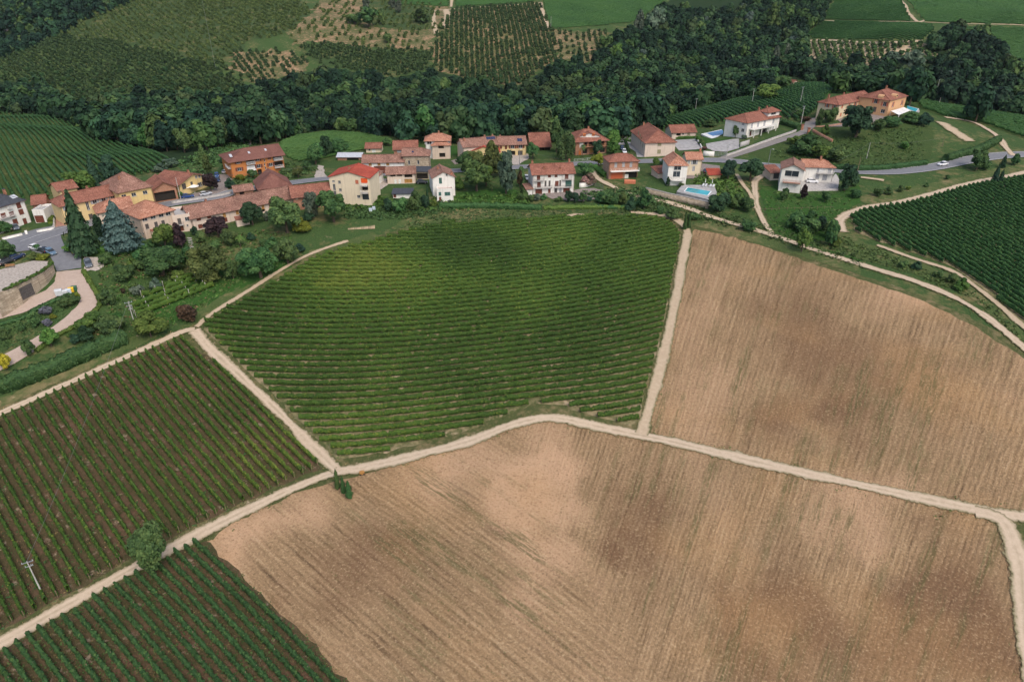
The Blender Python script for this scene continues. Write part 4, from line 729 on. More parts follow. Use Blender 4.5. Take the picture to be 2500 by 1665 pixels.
def house(name, label, v, L, R, base=None, h=None, depth=9., rise=2., roof='gable', hl=0, hr=0, over=.45, wall='cream', tile='r_red', wins=(), chim=(), cat='house', sh='sh_brown', group=None, plinth=None, solid=True, sink=1.6, zlow=None):
    hs = H(); Lp, Rp = P(v, *L), P(v, *R)
    if base is not None:
        pb = at(*P(v, *base)); vv = (832.5-Lp[1])/FPX; dz = pb.y*(vv*cs-sn)/(cs+vv*sn); h = ZC+dz-pb.z; r = Vector(rays([Lp])[0]); L3 = Vector((0, 0, ZC))+r*(dz/r.z); zb = pb.z
    else: L3 = at(*Lp, h); zb = L3.z-h
    r = Vector(rays([Rp])[0]); R3 = Vector((0, 0, ZC))+r*((L3.z-ZC)/r.z); u = (R3-L3); W_ = u.length; u.normalize(); rz = math.atan2(u.y, u.x)
    D = depth; root = empty(name, (L3.x, L3.y, zb), rz); tag(root, label, cat, group); hs.root = root; hs.W = W_; hs.D = D; hs.h = h; hs.u = u; hs.O = Vector((L3.x, L3.y, zb)); hs.v = Vector((-u.y, u.x, 0)); hs.view = v; hs.rise = rise
    FR = {'F': (Vector((0, 0, 0)), 0., W_), 'R': (Vector((W_, 0, 0)), math.pi/2, D), 'L': (Vector((0, D, 0)), -math.pi/2, D), 'B': (Vector((W_, D, 0)), math.pi, W_)}; hs.FR = FR
    MW = Matrix.Translation(hs.O) @ Matrix.Rotation(rz, 4, 'Z'); hs.MW = MW; hs.MI = MW.inverted(); per = {k_: [] for k_ in FR}
    for wn_ in wins:
        f, zx, zy, w, hh, st = wn_[:6]; col = wn_[6] if len(wn_) > 6 else sh; o0, ang, Wf = FR[f]; fm = Matrix.Translation(o0) @ Matrix.Rotation(ang, 4, 'Z'); nrm = (MW @ fm).to_3x3() @ Vector((0, -1, 0))
        q = (MW @ fm).inverted() @ on_plane(P(v, zx, zy), (MW @ fm).translation, nrm); s = min(max(q.x, w/2+.1), Wf-w/2-.1); z = min(max(q.z, hh/2+.02+(0 if zlow is None else h-zlow)), h+(rise if roof == 'front' else 0)-hh/2-.1)
        if w > Wf-.2: continue
        top_ok = z+hh/2 < h-.02; rec = {'k': .8, 's': .09, 'p': 0}.get(st, .16)
        if st != 'p' and top_ok: per[f].append((s, z, w, hh, rec))
        elif st != 'p': rec = .09 if st == 's' else .02; st = 'p' if st in 'kdg' else st; z = max(z, hh/2)
        win_part(hs, fm if (top_ok or st == 'p') else fm @ Matrix.Translation((0, -.1, 0)), s, z, w, hh, st, 'glass' if (st == 'p' and col == 'dark') else (col if st in 'sdgpo' else ('dark' if st == 'k' else col)), rec)
    m = MB()
    for f, (o0, ang, Wf) in FR.items():
        fm = Matrix.Translation(o0) @ Matrix.Rotation(ang, 4, 'Z'); us = sorted({0., Wf, *[x for s, z, w, hh, _ in per[f] for x in (s-w/2, s+w/2)]}); zs = sorted({-sink if zlow is None else h-zlow, h, *[x for s, z, w, hh, _ in per[f] for x in (z-hh/2, z+hh/2)]})
        for a, b_ in zip(us[:-1], us[1:]):
            for c, d in zip(zs[:-1], zs[1:]):
                if b_-a < 1e-4 or d-c < 1e-4: continue
                mu, mz = (a+b_)/2, (c+d)/2
                if any(abs(mu-s) < w/2 and abs(mz-z) < hh/2 for s, z, w, hh, _ in per[f]): continue
                m.poly([fm @ Vector(p_) for p_ in ((a, 0, c), (b_, 0, c), (b_, 0, d), (a, 0, d))])
        for s, z, w, hh, rc in per[f]:
            x0, x1, z0, z1 = s-w/2, s+w/2, z-hh/2, z+hh/2
            for a, b_ in (((x0, z0), (x1, z0)), ((x1, z0), (x1, z1)), ((x1, z1), (x0, z1)), ((x0, z1), (x0, z0))): m.poly([fm @ Vector(p_) for p_ in ((a[0], 0, a[1]), (b_[0], 0, b_[1]), (b_[0], rc+.02, b_[1]), (a[0], rc+.02, a[1]))])
    o = over; t = .16; rm = MB()
    if roof in ('gable', 'front'):
        swap = roof == 'front'; A_, B_ = (D, W_) if swap else (W_, D)      # A along the ridge, B across
        sl = rise/(B_/2); ez = h-o*sl*.9+.03; rl, rr_ = hl, hr
        Av = (-o if rl == 0 else rl, B_/2, h+rise+.03); Bv = (A_+o if rr_ == 0 else A_-rr_, B_/2, h+rise+.03)
        c = [(-o, -o, ez), (A_+o, -o, ez), (A_+o, B_+o, ez), (-o, B_+o, ez)]
        tf = (lambda p_: (p_[1], A_-p_[0], p_[2])) if swap else (lambda p_: p_)
        if swap: tf = lambda p_: (B_-p_[1], p_[0], p_[2])
        pts = [tf(p_) for p_ in c+[Av, Bv]]; faces = [(0, 1, 5, 4), (2, 3, 4, 5)]; bd = [(0, 1), (2, 3)]
        if rr_: faces.append((1, 2, 5)); bd.append((1, 2))
        else: bd += [(1, 5), (5, 2)]; m.poly([tf(p_) for p_ in ((A_, 0, h), (A_, B_, h), (A_, B_/2, h+rise))])
        if rl: faces.append((3, 0, 4)); bd.append((3, 0))
        else: bd += [(3, 4), (4, 0)]; m.poly([tf(p_) for p_ in ((0, B_, h), (0, 0, h), (0, B_/2, h+rise))])
        rm.v = pts+[(p_[0], p_[1], p_[2]-t) for p_ in pts]; rm.f = faces+[tuple(i+6 for i in f[::-1]) for f in faces]+[(a, a+6, b_+6, b_) for a, b_ in bd]
        hs.roof = rm.build('roof', M[tile], root); rc = MB(); rc.bar(Vector(pts[4])+Vector((0, 0, -.02)), Vector(pts[5])+Vector((0, 0, -.02)), .34, .12)
        if rr_: rc.bar(pts[1], pts[5], .3, .1).bar(pts[2], pts[5], .3, .1)
        if rl: rc.bar(pts[0], pts[4], .3, .1).bar(pts[3], pts[4], .3, .1)
        rc.build('ridge_tiles', M[tile], hs.roof)
        if not swap:
            g_ = MB(); g_.tube((-o, -o-.06, ez-.1), (W_+o, -o-.06, ez-.1), .07, n=6); g_.build('gutter', M['gutter'], hs.roof); zb_ = -sink if zlow is None else h-zlow; MB().tube((.15, -.08, zb_), (.15, -.08, ez-.1), .05, n=6).build('downpipe', M['gutter'], root); MB().tube((W_-.15, -.08, zb_), (W_-.15, -.08, ez-.1), .05, n=6).build('downpipe', M['gutter'], root)
    elif roof == 'shed':
        pts = [(-o, -o, h-.02), (W_+o, -o, h-.02), (W_+o, D+o, h+rise), (-o, D+o, h+rise)]; rm.v = pts+[(p_[0], p_[1], p_[2]-t) for p_ in pts]; rm.f = [(0, 1, 2, 3), (7, 6, 5, 4)]+[(a, a+4, (a+1) % 4+4, (a+1) % 4) for a in range(4)]; hs.roof = rm.build('roof', M[tile], root)
        m.poly([(0, D, h), (0, 0, h), (0, D, h+rise-.1)]).poly([(W_, 0, h), (W_, D, h), (W_, D, h+rise-.1)]).poly([(0, D, h), (W_, D, h), (W_, D, h+rise-.1), (0, D, h+rise-.1)])
    else:
        rm.box(.25, W_-.25, .25, D-.25, h-.12, h+.02); hs.roof = rm.build('roof', M[tile], root); MB().box(0, W_, 0, .25, h, h+.6).box(0, W_, D-.25, D, h, h+.6).box(0, .25, .25, D-.25, h, h+.6).box(W_-.25, W_, .25, D-.25, h, h+.6).build('parapet', M[wall], root)
    m.build('wall', M[wall], root)
    for cu, cv, ch in chim:
        if roof == 'front': zt = h+rise*(1-abs(cu-.5)*2)
        else: zt = h+rise*(1-abs(cv-.5)*2)
        x, y = cu*W_, cv*D; cb = MB().box(x-.32, x+.32, y-.32, y+.32, zt-.6, zt+ch).build('chimney', M['chim'], hs.roof)
        cb.data = cb.data; mm = MB().box(x-.28, x+.28, y-.28, y+.28, zt+ch+.16, zt+ch+.26).box(x-.3, x-.16, y-.3, y-.16, zt+ch, zt+ch+.16).box(x+.16, x+.3, y+.16, y+.3, zt+ch, zt+ch+.16).box(x-.3, x-.16, y+.16, y+.3, zt+ch, zt+ch+.16).box(x+.16, x+.3, y-.3, y-.16, zt+ch, zt+ch+.16); mm.build('chimney_cap', M[tile], hs.roof)
    return hs
def loc(hs, f, zx, zy, v=None):
    o0, ang, Wf = hs.FR[f]; fm = hs.MW @ Matrix.Translation(o0) @ Matrix.Rotation(ang, 4, 'Z'); return fm.inverted() @ on_plane(P(v or hs.view, zx, zy), fm.translation, fm.to_3x3() @ Vector((0, -1, 0)))
def balcony(hs, f, x0, x1, zy, d=1.1, rail='rail', slab='conc', hgt=.95, dense=True):
    o0, ang, Wf = hs.FR[f]; fm = Matrix.Translation(o0) @ Matrix.Rotation(ang, 4, 'Z'); a = loc(hs, f, x0, zy); b_ = loc(hs, f, x1, zy); z = a.z
    s = MB().box(a.x, b_.x, -d, .0, z-.16, z).build('balcony', M[slab], hs.root); s.matrix_local = fm; m = MB()
    for zz in (z+hgt-.06, z+hgt*.5): m.box(a.x, b_.x, -d, -d+.05, zz, zz+.05).box(a.x, a.x+.05, -d+.05, -.01, zz, zz+.05).box(b_.x-.05, b_.x, -d+.05, -.01, zz, zz+.05)
    n = max(2, int((b_.x-a.x)/(.35 if dense else 1.5)))
    for i in range(n+1): x = a.x+.04+(b_.x-a.x-.08)*i/n; m.box(x-.025, x+.025, -d+.005, -d+.045, z, z+hgt)
    m.build('railing', M[rail], s); return s
def roof_panel(hs, u0, u1, t0, t1, mt, name, n=1):
    sl = hs.rise/(hs.D/2); m = None
    for i in range(n):
        a, b_ = u0+(u1-u0)*i/n, u0+(u1-u0)*(i+1)/n-.06/hs.W; pts = []
        for uu, tt in ((a, t0), (b_, t0), (b_, t1), (a, t1)): y = tt*hs.D/2; pts.append((uu*hs.W, y, hs.h+y*sl+.12))
        m = MB(); m.v = pts+[(p_[0], p_[1], p_[2]-.14) for p_ in pts]; m.f = [(0, 1, 2, 3), (7, 6, 5, 4)]+[(k_, k_+4, (k_+1) % 4+4, (k_+1) % 4) for k_ in range(4)]; m.build(name, M[mt], hs.roof)
def aerial(hs, u, v, hgt=2.2):
    z = hs.h+hs.rise*.7; x, y = u*hs.W, v*hs.D; MB().tube((x, y, z-.5), (x, y, z+hgt), .03, n=5).box(x-.5, x+.5, y-.02, y+.02, z+hgt-.1, z+hgt-.06).box(x-.35, x+.35, y-.02, y+.02, z+hgt-.4, z+hgt-.36).build('aerial', M['steel'], hs.roof)
def wrow(f, pts, w, h, st, *c): return [(f, x, y, w, h, st, *c) for x, y in pts]
# -- left end
hA = house('white_villa', 'white villa with dark slate roof and brown doors at the piazza', 1, (-130,735), (325,602), base=(-40,1080), depth=9, rise=2.2, hl=3.5, hr=3.5, wall='white', tile='slate',
  wins=wrow('F', [(50,825),(165,805),(290,770),(210,905)], 1.5, 1.7, 's')+[('F',255,680,1.4,1.9,'s'),('F',345,905,1.2,2.2,'d','sh_brown'),('F',-45,845,1.5,1.7,'s')], chim=[(.8,.5,1)])
balcony(hA, 'F', 0, 215, 868, .9, 'whitemetal'); balcony(hA, 'F', 95, 165, 735, .7, 'whitemetal'); roof_panel(hA, .78, .95, .3, .62, 'metalroof', 'skylight')
house('garage_block', 'low white garage with brown door and roof terrace beside the slate villa', 1, (440,770), (598,765), base=(490,925), depth=6, roof='flat', rise=0, wall='white', tile='conc', wins=[('F',535,870,2.6,2.3,'g','sh_brown')], cat='garage', sh='sh_brown')
house('barn', 'brown-roofed barn behind the white garage', 1, (440,668), (615,648), h=4.6, depth=8, rise=1.7, wall='brick', tile='r_red', cat='barn')
hB = house('yellow_house', 'long yellow house with red tiles beside the tall dark conifer', 1, (815,690), (1615,522), base=(905,965), depth=8.5, rise=2.2, hl=3.5, wall='yellow', tile='r_red', sh='sh_grey',
  wins=wrow('F', [(1297,632),(1420,607),(1545,580)], 1.2, 1.2, 'o')+[('F',1200,690,.9,2.6,'w'),('F',1250,850,1.2,2,'d','sh_dkgrey'),('F',885,720,1,1.4,'s'),('F',930,900,1.2,2.2,'d','sh_brown')], chim=[(.2,.6,.9),(.62,.75,1.2)])
aerial(hB, .12, .4); house('yellow_wing', 'red-roofed rear wing of the long yellow house with white chimneys', 1, (790,480), (1050,430), h=6.8, depth=8, rise=1.6, wall='yellow', tile='r_red', chim=[(.9,.3,.8)])
hC = house('brown_roof_house', 'yellow house with high brown hipped roof above the beige house', 1, (1605,505), (2062,415), h=8.0, depth=15, rise=4.0, hl=5, hr=5, wall='yellow2', tile='r_brown', sh='sh_grey', wins=wrow('F', [(1695,560),(1830,535),(1985,505)], 1.4, 1.1, 'w'), chim=[(.3,.35,.8)])
hD = house('beige_house', 'tall beige house with pale orange hipped roof beside the blue cedar', 8, (632,235), (1000,140), base=(695,470), depth=11, rise=3.0, hl=5, hr=5, wall='beige', tile='r_orange', sh='sh_dkgrey',
  wins=wrow('F', [(685,237),(778,220),(868,203),(945,187)], 1.5, 1.2, 'w')+wrow('F', [(713,327),(812,305),(890,288)], 1.0, 1.5, 's', 'sh_dkgrey')+[('F',818,410,1.6,2.0,'g','sh_brown'),('F',981,362,1.1,1.2,'s','sh_brown')])
house('low_wing', 'low wing with pale orange roof between cedar and yellow house', 1, (1325,780), (1815,700), base=(1350,960), depth=8.5, rise=2.2, hl=4, wall='palebeige', tile='r_orange')
house('door_canopy', 'small tiled canopy over the brown garage of the beige house', 8, (758,380), (852,360), h=2.6, depth=.9, rise=.3, roof='shed', over=.1, wall='beige', tile='r_red', cat='canopy')
hE = house('terrace_house', 'narrow beige house with grey roof terrace and small balcony', 8, (985,232), (1178,208), base=(1040,395), depth=9, roof='flat', rise=0, wall='palebeige', tile='grey', sh='sh_brown', wins=[('F',1068,275,1.0,2.0,'d','sh_dkgrey'),('F',1150,248,1.2,1.2,'w'),('F',1155,318,.6,.6,'w'),('F',1090,345,1.2,1.9,'d','sh_brown')])
balcony(hE, 'F', 1020, 1120, 312, 1.0, 'rail')
# -- long farmhouse
hF = house('farmhouse', 'long white farmhouse with mottled brown tiles and brick pillars', 2, (482,1188), (1868,905), base=(512,1372), depth=9, rise=2.6, wall='lightpink', tile='r_brown', over=.6,
  wins=wrow('F', [(585,1190),(728,1155),(612,1305)], 1.3, 1.3, 's')+wrow('F', [(957,1215)], 1.1, 1.4, 's')+[('F',755,1285,2.2,2.6,'g','sh_brown'),('F',1478,1090,1,1,'k')]+wrow('F', [(935,1130),(1110,1090),(1280,1050),(1460,1000)], .9, 1.9, 'p', 'sh_wood')+wrow('F', [(1570,1020),(1705,985)], 1.0, 3.4, 'p', 'chim'), chim=[(.22,.75,1.3)])
house('lean_to', 'little tiled lean-to against the long farmhouse wall', 2, (1100,1215), (1270,1185), h=2.4, depth=1.5, rise=.6, roof='shed', over=.2, wall='palebeige', tile='r_red', cat='shed')
hG = house('brick_barn', 'long brick barn continuing the farmhouse roof', 2, (1875,903), (2386,849), base=(1890,1090), depth=9, rise=2.4, wall='brick', tile='r_red', over=.6, wins=[('F',1930,920,.8,.9,'p','cream'),('F',2285,905,1.0,.5,'p','cream')])
house('hip_shed', 'reddish barn with steep hipped roof behind the farmhouse', 2, (1405,790), (1855,735), h=3.6, depth=11, rise=3.6, roof='front', hl=4.6, wall='brick', tile='r_plum', cat='barn')
house('tool_shed', 'small tiled shed by the road behind the farmhouse', 2, (1080,828), (1330,795), h=2.6, depth=5, rise=1.3, wall='brick', tile='r_brown', cat='shed', wins=[('F',1180,845,1.6,1.6,'k')])
# -- orange block, yellow house, open barn
hO = house('apartment_block', 'orange three-storey apartment block with white balconies', 2, (1008,418), (1738,318), base=(1078,662), depth=13, rise=2.6, hl=7, wall='orange', tile='r_plum', over=.8, sh='sh_brown',
  wins=wrow('F', [(1128,425),(1392,385)], 1.3, 1.2, 'o')+wrow('F', [(1145,525),(1410,482),(1575,462)], 1.4, 1.3, 'o')+[('F',1555,368,1.3,1.2,'s'),('F',1488,405,.5,1,'w'),('F',1490,460,.5,1,'w'),('F',1505,510,.5,1,'w'),('F',1430,590,1.6,2.2,'k'),('F',1290,410,3.2,1.9,'k'),('F',1310,510,3.2,2,'p','canvas'),('F',1665,365,3.6,1.9,'k'),('F',1680,455,3.6,2,'k')], cat='apartment block')
balcony(hO, 'F', 1238, 1358, 455, 1.2, 'whitemetal'); balcony(hO, 'F', 1252, 1372, 560, 1.2, 'whitemetal'); balcony(hO, 'F', 1610, 1735, 400, 1.2, 'whitemetal'); balcony(hO, 'F', 1625, 1745, 500, 1.2, 'whitemetal'); balcony(hO, 'L', 990, 1025, 480, 1.0, 'whitemetal')
roof_panel(hO, .05, .10, .35, .6, 'metalroof', 'skylight'); roof_panel(hO, .40, .44, .45, .62, 'metalroof', 'skylight'); roof_panel(hO, .72, .76, .5, .68, 'metalroof', 'skylight'); aerial(hO, .5, .5)
hY = house('gabled_house', 'yellow house with red gabled roof and white parasols in front', 2, (318,728), (692,602), base=(335,900), depth=12, rise=2.0, roof='front', wall='yellow2', tile='r_red', over=.7, sh='sh_dkgrey', wins=wrow('F', [(550,630),(595,620),(645,612)], .9, 1.0, 'w')+[('F',615,730,1.3,1.5,'o'),('F',497,735,1.1,2.1,'d'),('F',390,760,1.8,2.0,'g','sh_dkgrey')], chim=[(.7,.35,.9)])
house('open_barn', 'open-fronted barn with dark red roof sheltering parked cars', 1, (2085,465), (2400,415), h=4.6, depth=11, rise=2.0, roof='front', wall='brick', tile='r_red', over=.6, wins=[('F',2240,560,6.5,3.2,'k')], cat='barn')
# -- cream house with bright red roof and the court behind it
hK = house('cream_house', 'tall cream house with bright red roof and stacked balconies', 3, (278,858), (922,880), base=(345,1290), depth=10.5, rise=1.9, roof='front', wall='cream', tile='r_bright', over=.4, sh='sh_red',
  wins=wrow('F', [(448,948),(463,1073),(480,1180)], .9, 1.0, 'w')+[('F',727,945,1.1,1.3,'s','sh_red'),('F',755,1178,1.1,.9,'w'),('F',352,935,.9,.6,'w'),('F',365,1030,.9,2.2,'w'),('F',378,1130,.9,1.6,'w'),('F',845,925,2.2,1.6,'p','orangecloth'),('F',855,1045,2.2,1.7,'k'),('F',868,1180,2.2,2.0,'p','glass')], chim=[(.45,.3,1.0)])
balcony(hK, 'F', 795, 905, 995, 1.3, 'whitemetal'); balcony(hK, 'F', 805, 910, 1110, 1.3, 'whitemetal')
house('lean_shed', 'brown-roofed white shed against the cream house', 3, (905,880), (1030,890), h=2.8, depth=6, rise=1.2, roof='shed', wall='white', tile='r_brown', cat='shed')
hL = house('court_house', 'long low white house with three wooden shutters round the court', 3, (815,632), (1478,620), h=4.6, depth=7, rise=1.9, wall='white', tile='r_brown', sh='sh_wood', wins=wrow('F', [(938,655),(1078,652),(1218,648)], 1.1, 1.3, 's')+[('F',1388,640,.6,.5,'w'),('F',1105,840,4.6,3.0,'g','sh_brown')])
hM = house('stone_house', 'square pale stone house with narrow windows', 3, (1455,525), (1880,518), h=6.6, depth=8, rise=1.9, hr=3, wall='stone', tile='r_brown', wins=wrow('F', [(1560,635),(1706,632)], .8, 1.5, 'w')); roof_panel(hM, .34, .42, .35, .55, 'solar', 'skylight')
house('little_house', 'little cream house with red roof beside the metal shed', 3, (865,405), (1113,402), base=(872,480), depth=6, rise=1.6, wall='cream', tile='r_red', sh='sh_white', wins=[('F',927,435,.8,.7,'w'),('F',998,450,1.5,1.6,'s','sh_white')])
house('rear_house', 'plain red-roofed house with white gable band behind the stone house', 3, (1312,425), (1692,415), h=4.8, depth=9, rise=2.4, wall='brick', tile='r_red', wins=[('F',1400,455,1.6,1.2,'p','sh_grey')])
hT = house('tower_house', 'stone tower house with orange hipped roof, loggia and arch', 3, (1925,352), (2210,345), base=(1980,585), depth=7, rise=1.9, roof='front', hl=3.2, wall='beige', tile='r_orange', wins=[('F',2070,385,2.2,1.5,'k'),('F',2090,520,2.4,1.8,'k')], over=.6)
hT2 = house('tower_rear_house', 'white rear body of the tower house under mottled orange roof', 3, (1800,318), (2195,312), h=7.4, depth=7.5, rise=1.9, hl=3, hr=3, wall='white', tile='r_orange', wins=[('F',1865,352,1.8,1.5,'o','sh_white')], chim=[(.55,.6,1.0)], over=.6); hT2.root.location.y += 4.0
house('metal_shed', 'long low shed with pale grey metal roof', 3, (412,545), (790,545), base=(425,602), depth=6.5, rise=.9, wall='brick', tile='metalroof', cat='shed', wins=[('F',660,580,5,1.8,'k')])
hN = house('barn_house', 'small barn with open upper loft and wooden gate in the court', 3, (1200,815), (1655,800), base=(1225,978), depth=5.5, rise=1.7, wall='palebeige', tile='r_brown', wins=[('F',1300,840,1.8,1.0,'k'),('F',1405,835,1.8,1.0,'k'),('F',1548,845,2.8,1.5,'k'),('F',1548,930,2.8,1.5,'g','sh_wood'),('F',1345,945,.8,1.5,'p','sh_white'),('F',1412,945,.8,1.5,'p','sh_white')], cat='barn')
house('flat_shed', 'low shed with flat grey roof among the bushes', 3, (1300,1130), (1600,1125), base=(1310,1205), depth=5, rise=.3, roof='shed', wall='white', tile='slate', cat='shed', wins=[('F',1330,1165,1,1.4,'d','sh_brown')])
house('stone_lean_to', 'open stone lean-to beside the stone house sheltering a dark car', 3, (1668,775), (1875,775), h=3.0, depth=4.5, rise=.6, roof='shed', wall='stone', tile='slate', cat='shed', wins=[('F',1770,890,4.2,2.2,'k')])
hQ = house('white_gable_house', 'narrow white gabled house with green shutters above the lawn', 3, (1932,880), (2285,858), base=(1975,1190), depth=10, rise=1.9, roof='front', wall='white', tile='r_brown', over=.4, sh='sh_green', wins=[('F',2060,925,1.0,2.0,'s','sh_green'),('F',2158,832,.7,.7,'w')], chim=[(.9,.15,.8),(.35,.6,.8)])
hQ2 = house('front_block', 'low white front block with terrace and green shutters', 3, (1998,1048), (2258,1040), base=(2010,1215), depth=3.0, roof='flat', rise=0, wall='white', tile='pinkpave', sh='sh_green', wins=[('F',2050,1100,.9,1.2,'s','sh_green'),('F',2168,1098,1.9,1.2,'s','sh_green'),('F',2055,1205,.8,1.4,'d','sh_brown')]); hQ2.root.location -= hQ2.v*2.6
# -- middle of the village
hR = house('solar_house', 'long yellow house with blue solar panels and low annex', 4, (770,412), (1145,402), base=(775,570), depth=9, rise=2.3, wall='yellow', tile='r_brown', sh='sh_brown', wins=wrow('F', [(960,440),(1070,435)], 1.6, 1.6, 'o')+[('F',870,440,1,2,'d'),('F',800,440,1,1.6,'s'),('F',962,545,2.2,2.0,'k'),('F',1065,530,2,2,'g','sh_dkgrey'),('F',840,540,1.8,2,'w')], chim=[(.1,.6,.7)])
hR2 = house('solar_house_wing', 'rear wing under brown tiles carrying four dark solar panels', 4, (300,455), (775,412), h=5.6, depth=8, rise=2.3, wall='palebeige', tile='r_brown', chim=[(.1,.4,.8),(.72,.55,.7),(.95,.55,.7)]); hR2.root.location += hR2.v*1.5
roof_panel(hR2, .74, 1.0, .62, .92, 'solar', 'solar_panel', 4); roof_panel(hR, .70, .88, .32, .66, 'solar', 'solar_panel', 2)
house('red_roof_annex', 'yellow annex with bright red hipped roof behind the garden trees', 4, (352,515), (785,510), h=3.4, depth=10, rise=2.2, roof='front', hr=4, wall='yellow', tile='r_bright', over=.4, chim=[(.3,.5,.6)])
hS = house('red_barn', 'open barn with large steep red roof on posts', 4, (1212,440), (1482,432), base=(1240,500), depth=13, rise=4.4, wall='wood', tile='r_red', cat='barn', wins=[('F',1340,475,4,2.2,'k'),('F',1430,470,4,2.2,'k')])
hU = house('porch_house', 'brick house with wide hipped roof, orange dormer shutters and arcade', 4, (1822,362), (2252,338), base=(1842,560), depth=13, rise=3.2, hl=5.5, hr=5.5, wall='brick', tile='r_red', over=.9, sh='sh_brown', wins=[('F',1960,415,1.2,1.9,'k'),('F',2060,405,3.4,1.9,'k'),('F',2180,395,2.2,1.9,'k'),('F',1900,420,1.6,1.9,'p','white'),('F',1950,505,2,2,'k'),('F',2060,490,3,1.9,'p','sh_wood'),('F',1880,525,1,1.9,'d','sh_orange'),('F',2190,490,2.2,1.9,'k')], chim=[(.55,.5,.8)])
balcony(hU, 'F', 1925, 2240, 440, 1.0, 'wood', 'brick')
g_ = house('dormer', 'white gabled dormer with orange shutters on the brick house', 4, (1870,300), (2150,290), h=hU.h+1.3, depth=5, rise=1.3, roof='front', wall='white', tile='r_red', over=.4, zlow=1.9, wins=[('F',1942,278,1.2,1.2,'s','sh_orange'),('F',2065,272,1.2,1.2,'s','sh_orange')], cat='dormer'); DORM = [(g_, hU)]
hV = house('white_house', 'white three-storey house with red roof and long balconies', 4, (1236,818), (1806,796), base=(1242,1090), depth=9.5, rise=2.3, wall='white', tile='r_red', over=.5, sh='sh_brown',
  wins=[('F',1315,845,1.2,2,'s'),('F',1465,830,1,1.2,'s'),('F',1555,825,1,1.2,'s'),('F',1700,830,1.3,2,'s'),('F',1320,958,1.3,1.9,'s'),('F',1410,945,.7,2.1,'d','sh_dkgrey'),('F',1465,945,.7,2.1,'d','sh_dkgrey'),('F',1565,945,1.3,1.9,'s'),('F',1610,940,.6,2.1,'d','sh_dkgrey'),('F',1725,942,2.2,2.2,'p','sh_green'),('F',1318,1055,2.4,1.9,'g','sh_brown'),('F',1463,1050,.9,1.9,'d','sh_brown'),('F',1550,1045,1,1.9,'d','sh_dkgrey'),('F',1615,1040,.9,1.9,'d','sh_grey'),('F',1697,1032,2.4,1.8,'g','sh_brown')], chim=[(.05,.6,1.3),(.95,.6,1.4),(.3,.25,.7),(.68,.2,.5)])
balcony(hV, 'F', 1255, 1388, 905, .9, 'rail'); balcony(hV, 'F', 1258, 1495, 1005, .9, 'rail'); balcony(hV, 'F', 1530, 1765, 995, .9, 'rail'); balcony(hV, 'F', 1640, 1768, 885, .9, 'rail')
house('side_garage', 'small garage with brown roof at the foot of the white house', 4, (1155,1020), (1230,1015), h=2.6, depth=5, rise=.5, roof='shed', wall='white', tile='r_brown', cat='garage')
# -- right part
hW = house('terracotta_house', 'small brick house with white balustrade and terracotta ground floor', 5, (212,868), (612,852), base=(225,1110), depth=8, rise=1.8, hl=3.5, hr=3.5, wall='brick', tile='r_red', sh='sh_grey', wins=wrow('F', [(300,910),(405,905),(507,905)], 1.0, 2.1, 's')+[('F',312,1050,4.6,2.8,'p','terracotta'),('F',510,1060,4.6,2.6,'k'),('F',445,1080,1.4,1.6,'p','white')])
balcony(hW, 'F', 222, 605, 995, 1.6, 'whitemetal', 'white', 1.0, False)
hX = house('big_beige_house', 'large pink-beige house with red hipped roof and dormers', 5, (708,602), (1118,592), base=(720,805), depth=22, rise=3.6, roof='front', hl=5, hr=2, wall='lightpink', tile='r_red', over=.6, sh='sh_olive', wins=wrow('F', [(898,625),(890,732)], 1.5, 1.6, 's')+wrow('L', [(612,480),(635,520),(655,560),(640,600),(665,650)], 1.0, 1.6, 's'), chim=[(.35,.9,1.2)])
house('beige_wing', 'low wing with red roof and arched door behind the paved court', 5, (1068,470), (1400,460), base=(1095,560), depth=9, rise=2.4, hr=0, wall='lightpink', tile='r_red', sh='sh_olive', wins=[('F',1160,492,2.2,1.6,'k'),('F',1298,487,1.4,1.5,'s'),('F',1220,490,.8,.8,'w')])
hZ = house('white_pool_house', 'white house with pale orange roof above the turquoise pool', 5, (1025,912), (1285,912), base=(1052,1195), depth=10, rise=2.2, roof='front', hl=3, wall='white', tile='r_orange', over=.4, sh='sh_grey', wins=[('F',1145,945,2.6,2.0,'w'),('F',1130,1040,2.6,2.0,'w')])
balcony(hZ, 'F', 1050, 1228, 1112, 1.6, 'rail', 'white')
hZ2 = house('white_pool_wing', 'cream upper wing with grey shutters beside the parked blue car', 5, (1275,832), (1485,832), h=6.2, depth=7, rise=1.7, hr=0, wall='cream', tile='r_orange', sh='sh_grey', wins=[('F',1375,870,1.2,1.9,'o'),('F',1362,965,1.0,2.0,'d','sh_grey'),('F',1300,870,.8,1.4,'s')], chim=[(.95,.5,1.1)])
house('tiled_shed', 'beige shed with brown lean-to roof left of the white pool house', 5, (882,1025), (1045,1008), base=(890,1100), depth=5, rise=1.2, roof='shed', wall='palebeige', tile='r_red', cat='shed')
house('yellow_garage', 'tiny yellow garage with orange tiles beside the pool wall', 5, (1578,1045), (1735,1045), base=(1580,1112), depth=4, rise=1.2, roof='shed', wall='yellow', tile='r_bright', cat='garage')
hv = house('hill_villa', 'white modern villa with columned loggia and red hipped roof', 6, (345,552), (715,482), base=(385,728), depth=11.5, rise=2.4, hl=5, hr=4, wall='white', tile='r_red', over=.6, sh='sh_grey', wins=wrow('F', [(395,590),(465,575),(538,560),(640,527)], 1.4, 2.2, 's')+[('F',380,675,1.2,2.2,'d','sh_brown'),('F',520,660,5.5,2.4,'k'),('F',632,625,1.1,2.2,'s'),('L',300,555,1.2,1.3,'s'),('L',290,640,1.5,1.4,'w')], chim=[(.72,.62,1.6)])
balcony(hv, 'F', 365, 610, 625, 2.4, 'whitemetal', 'white', 1.0)
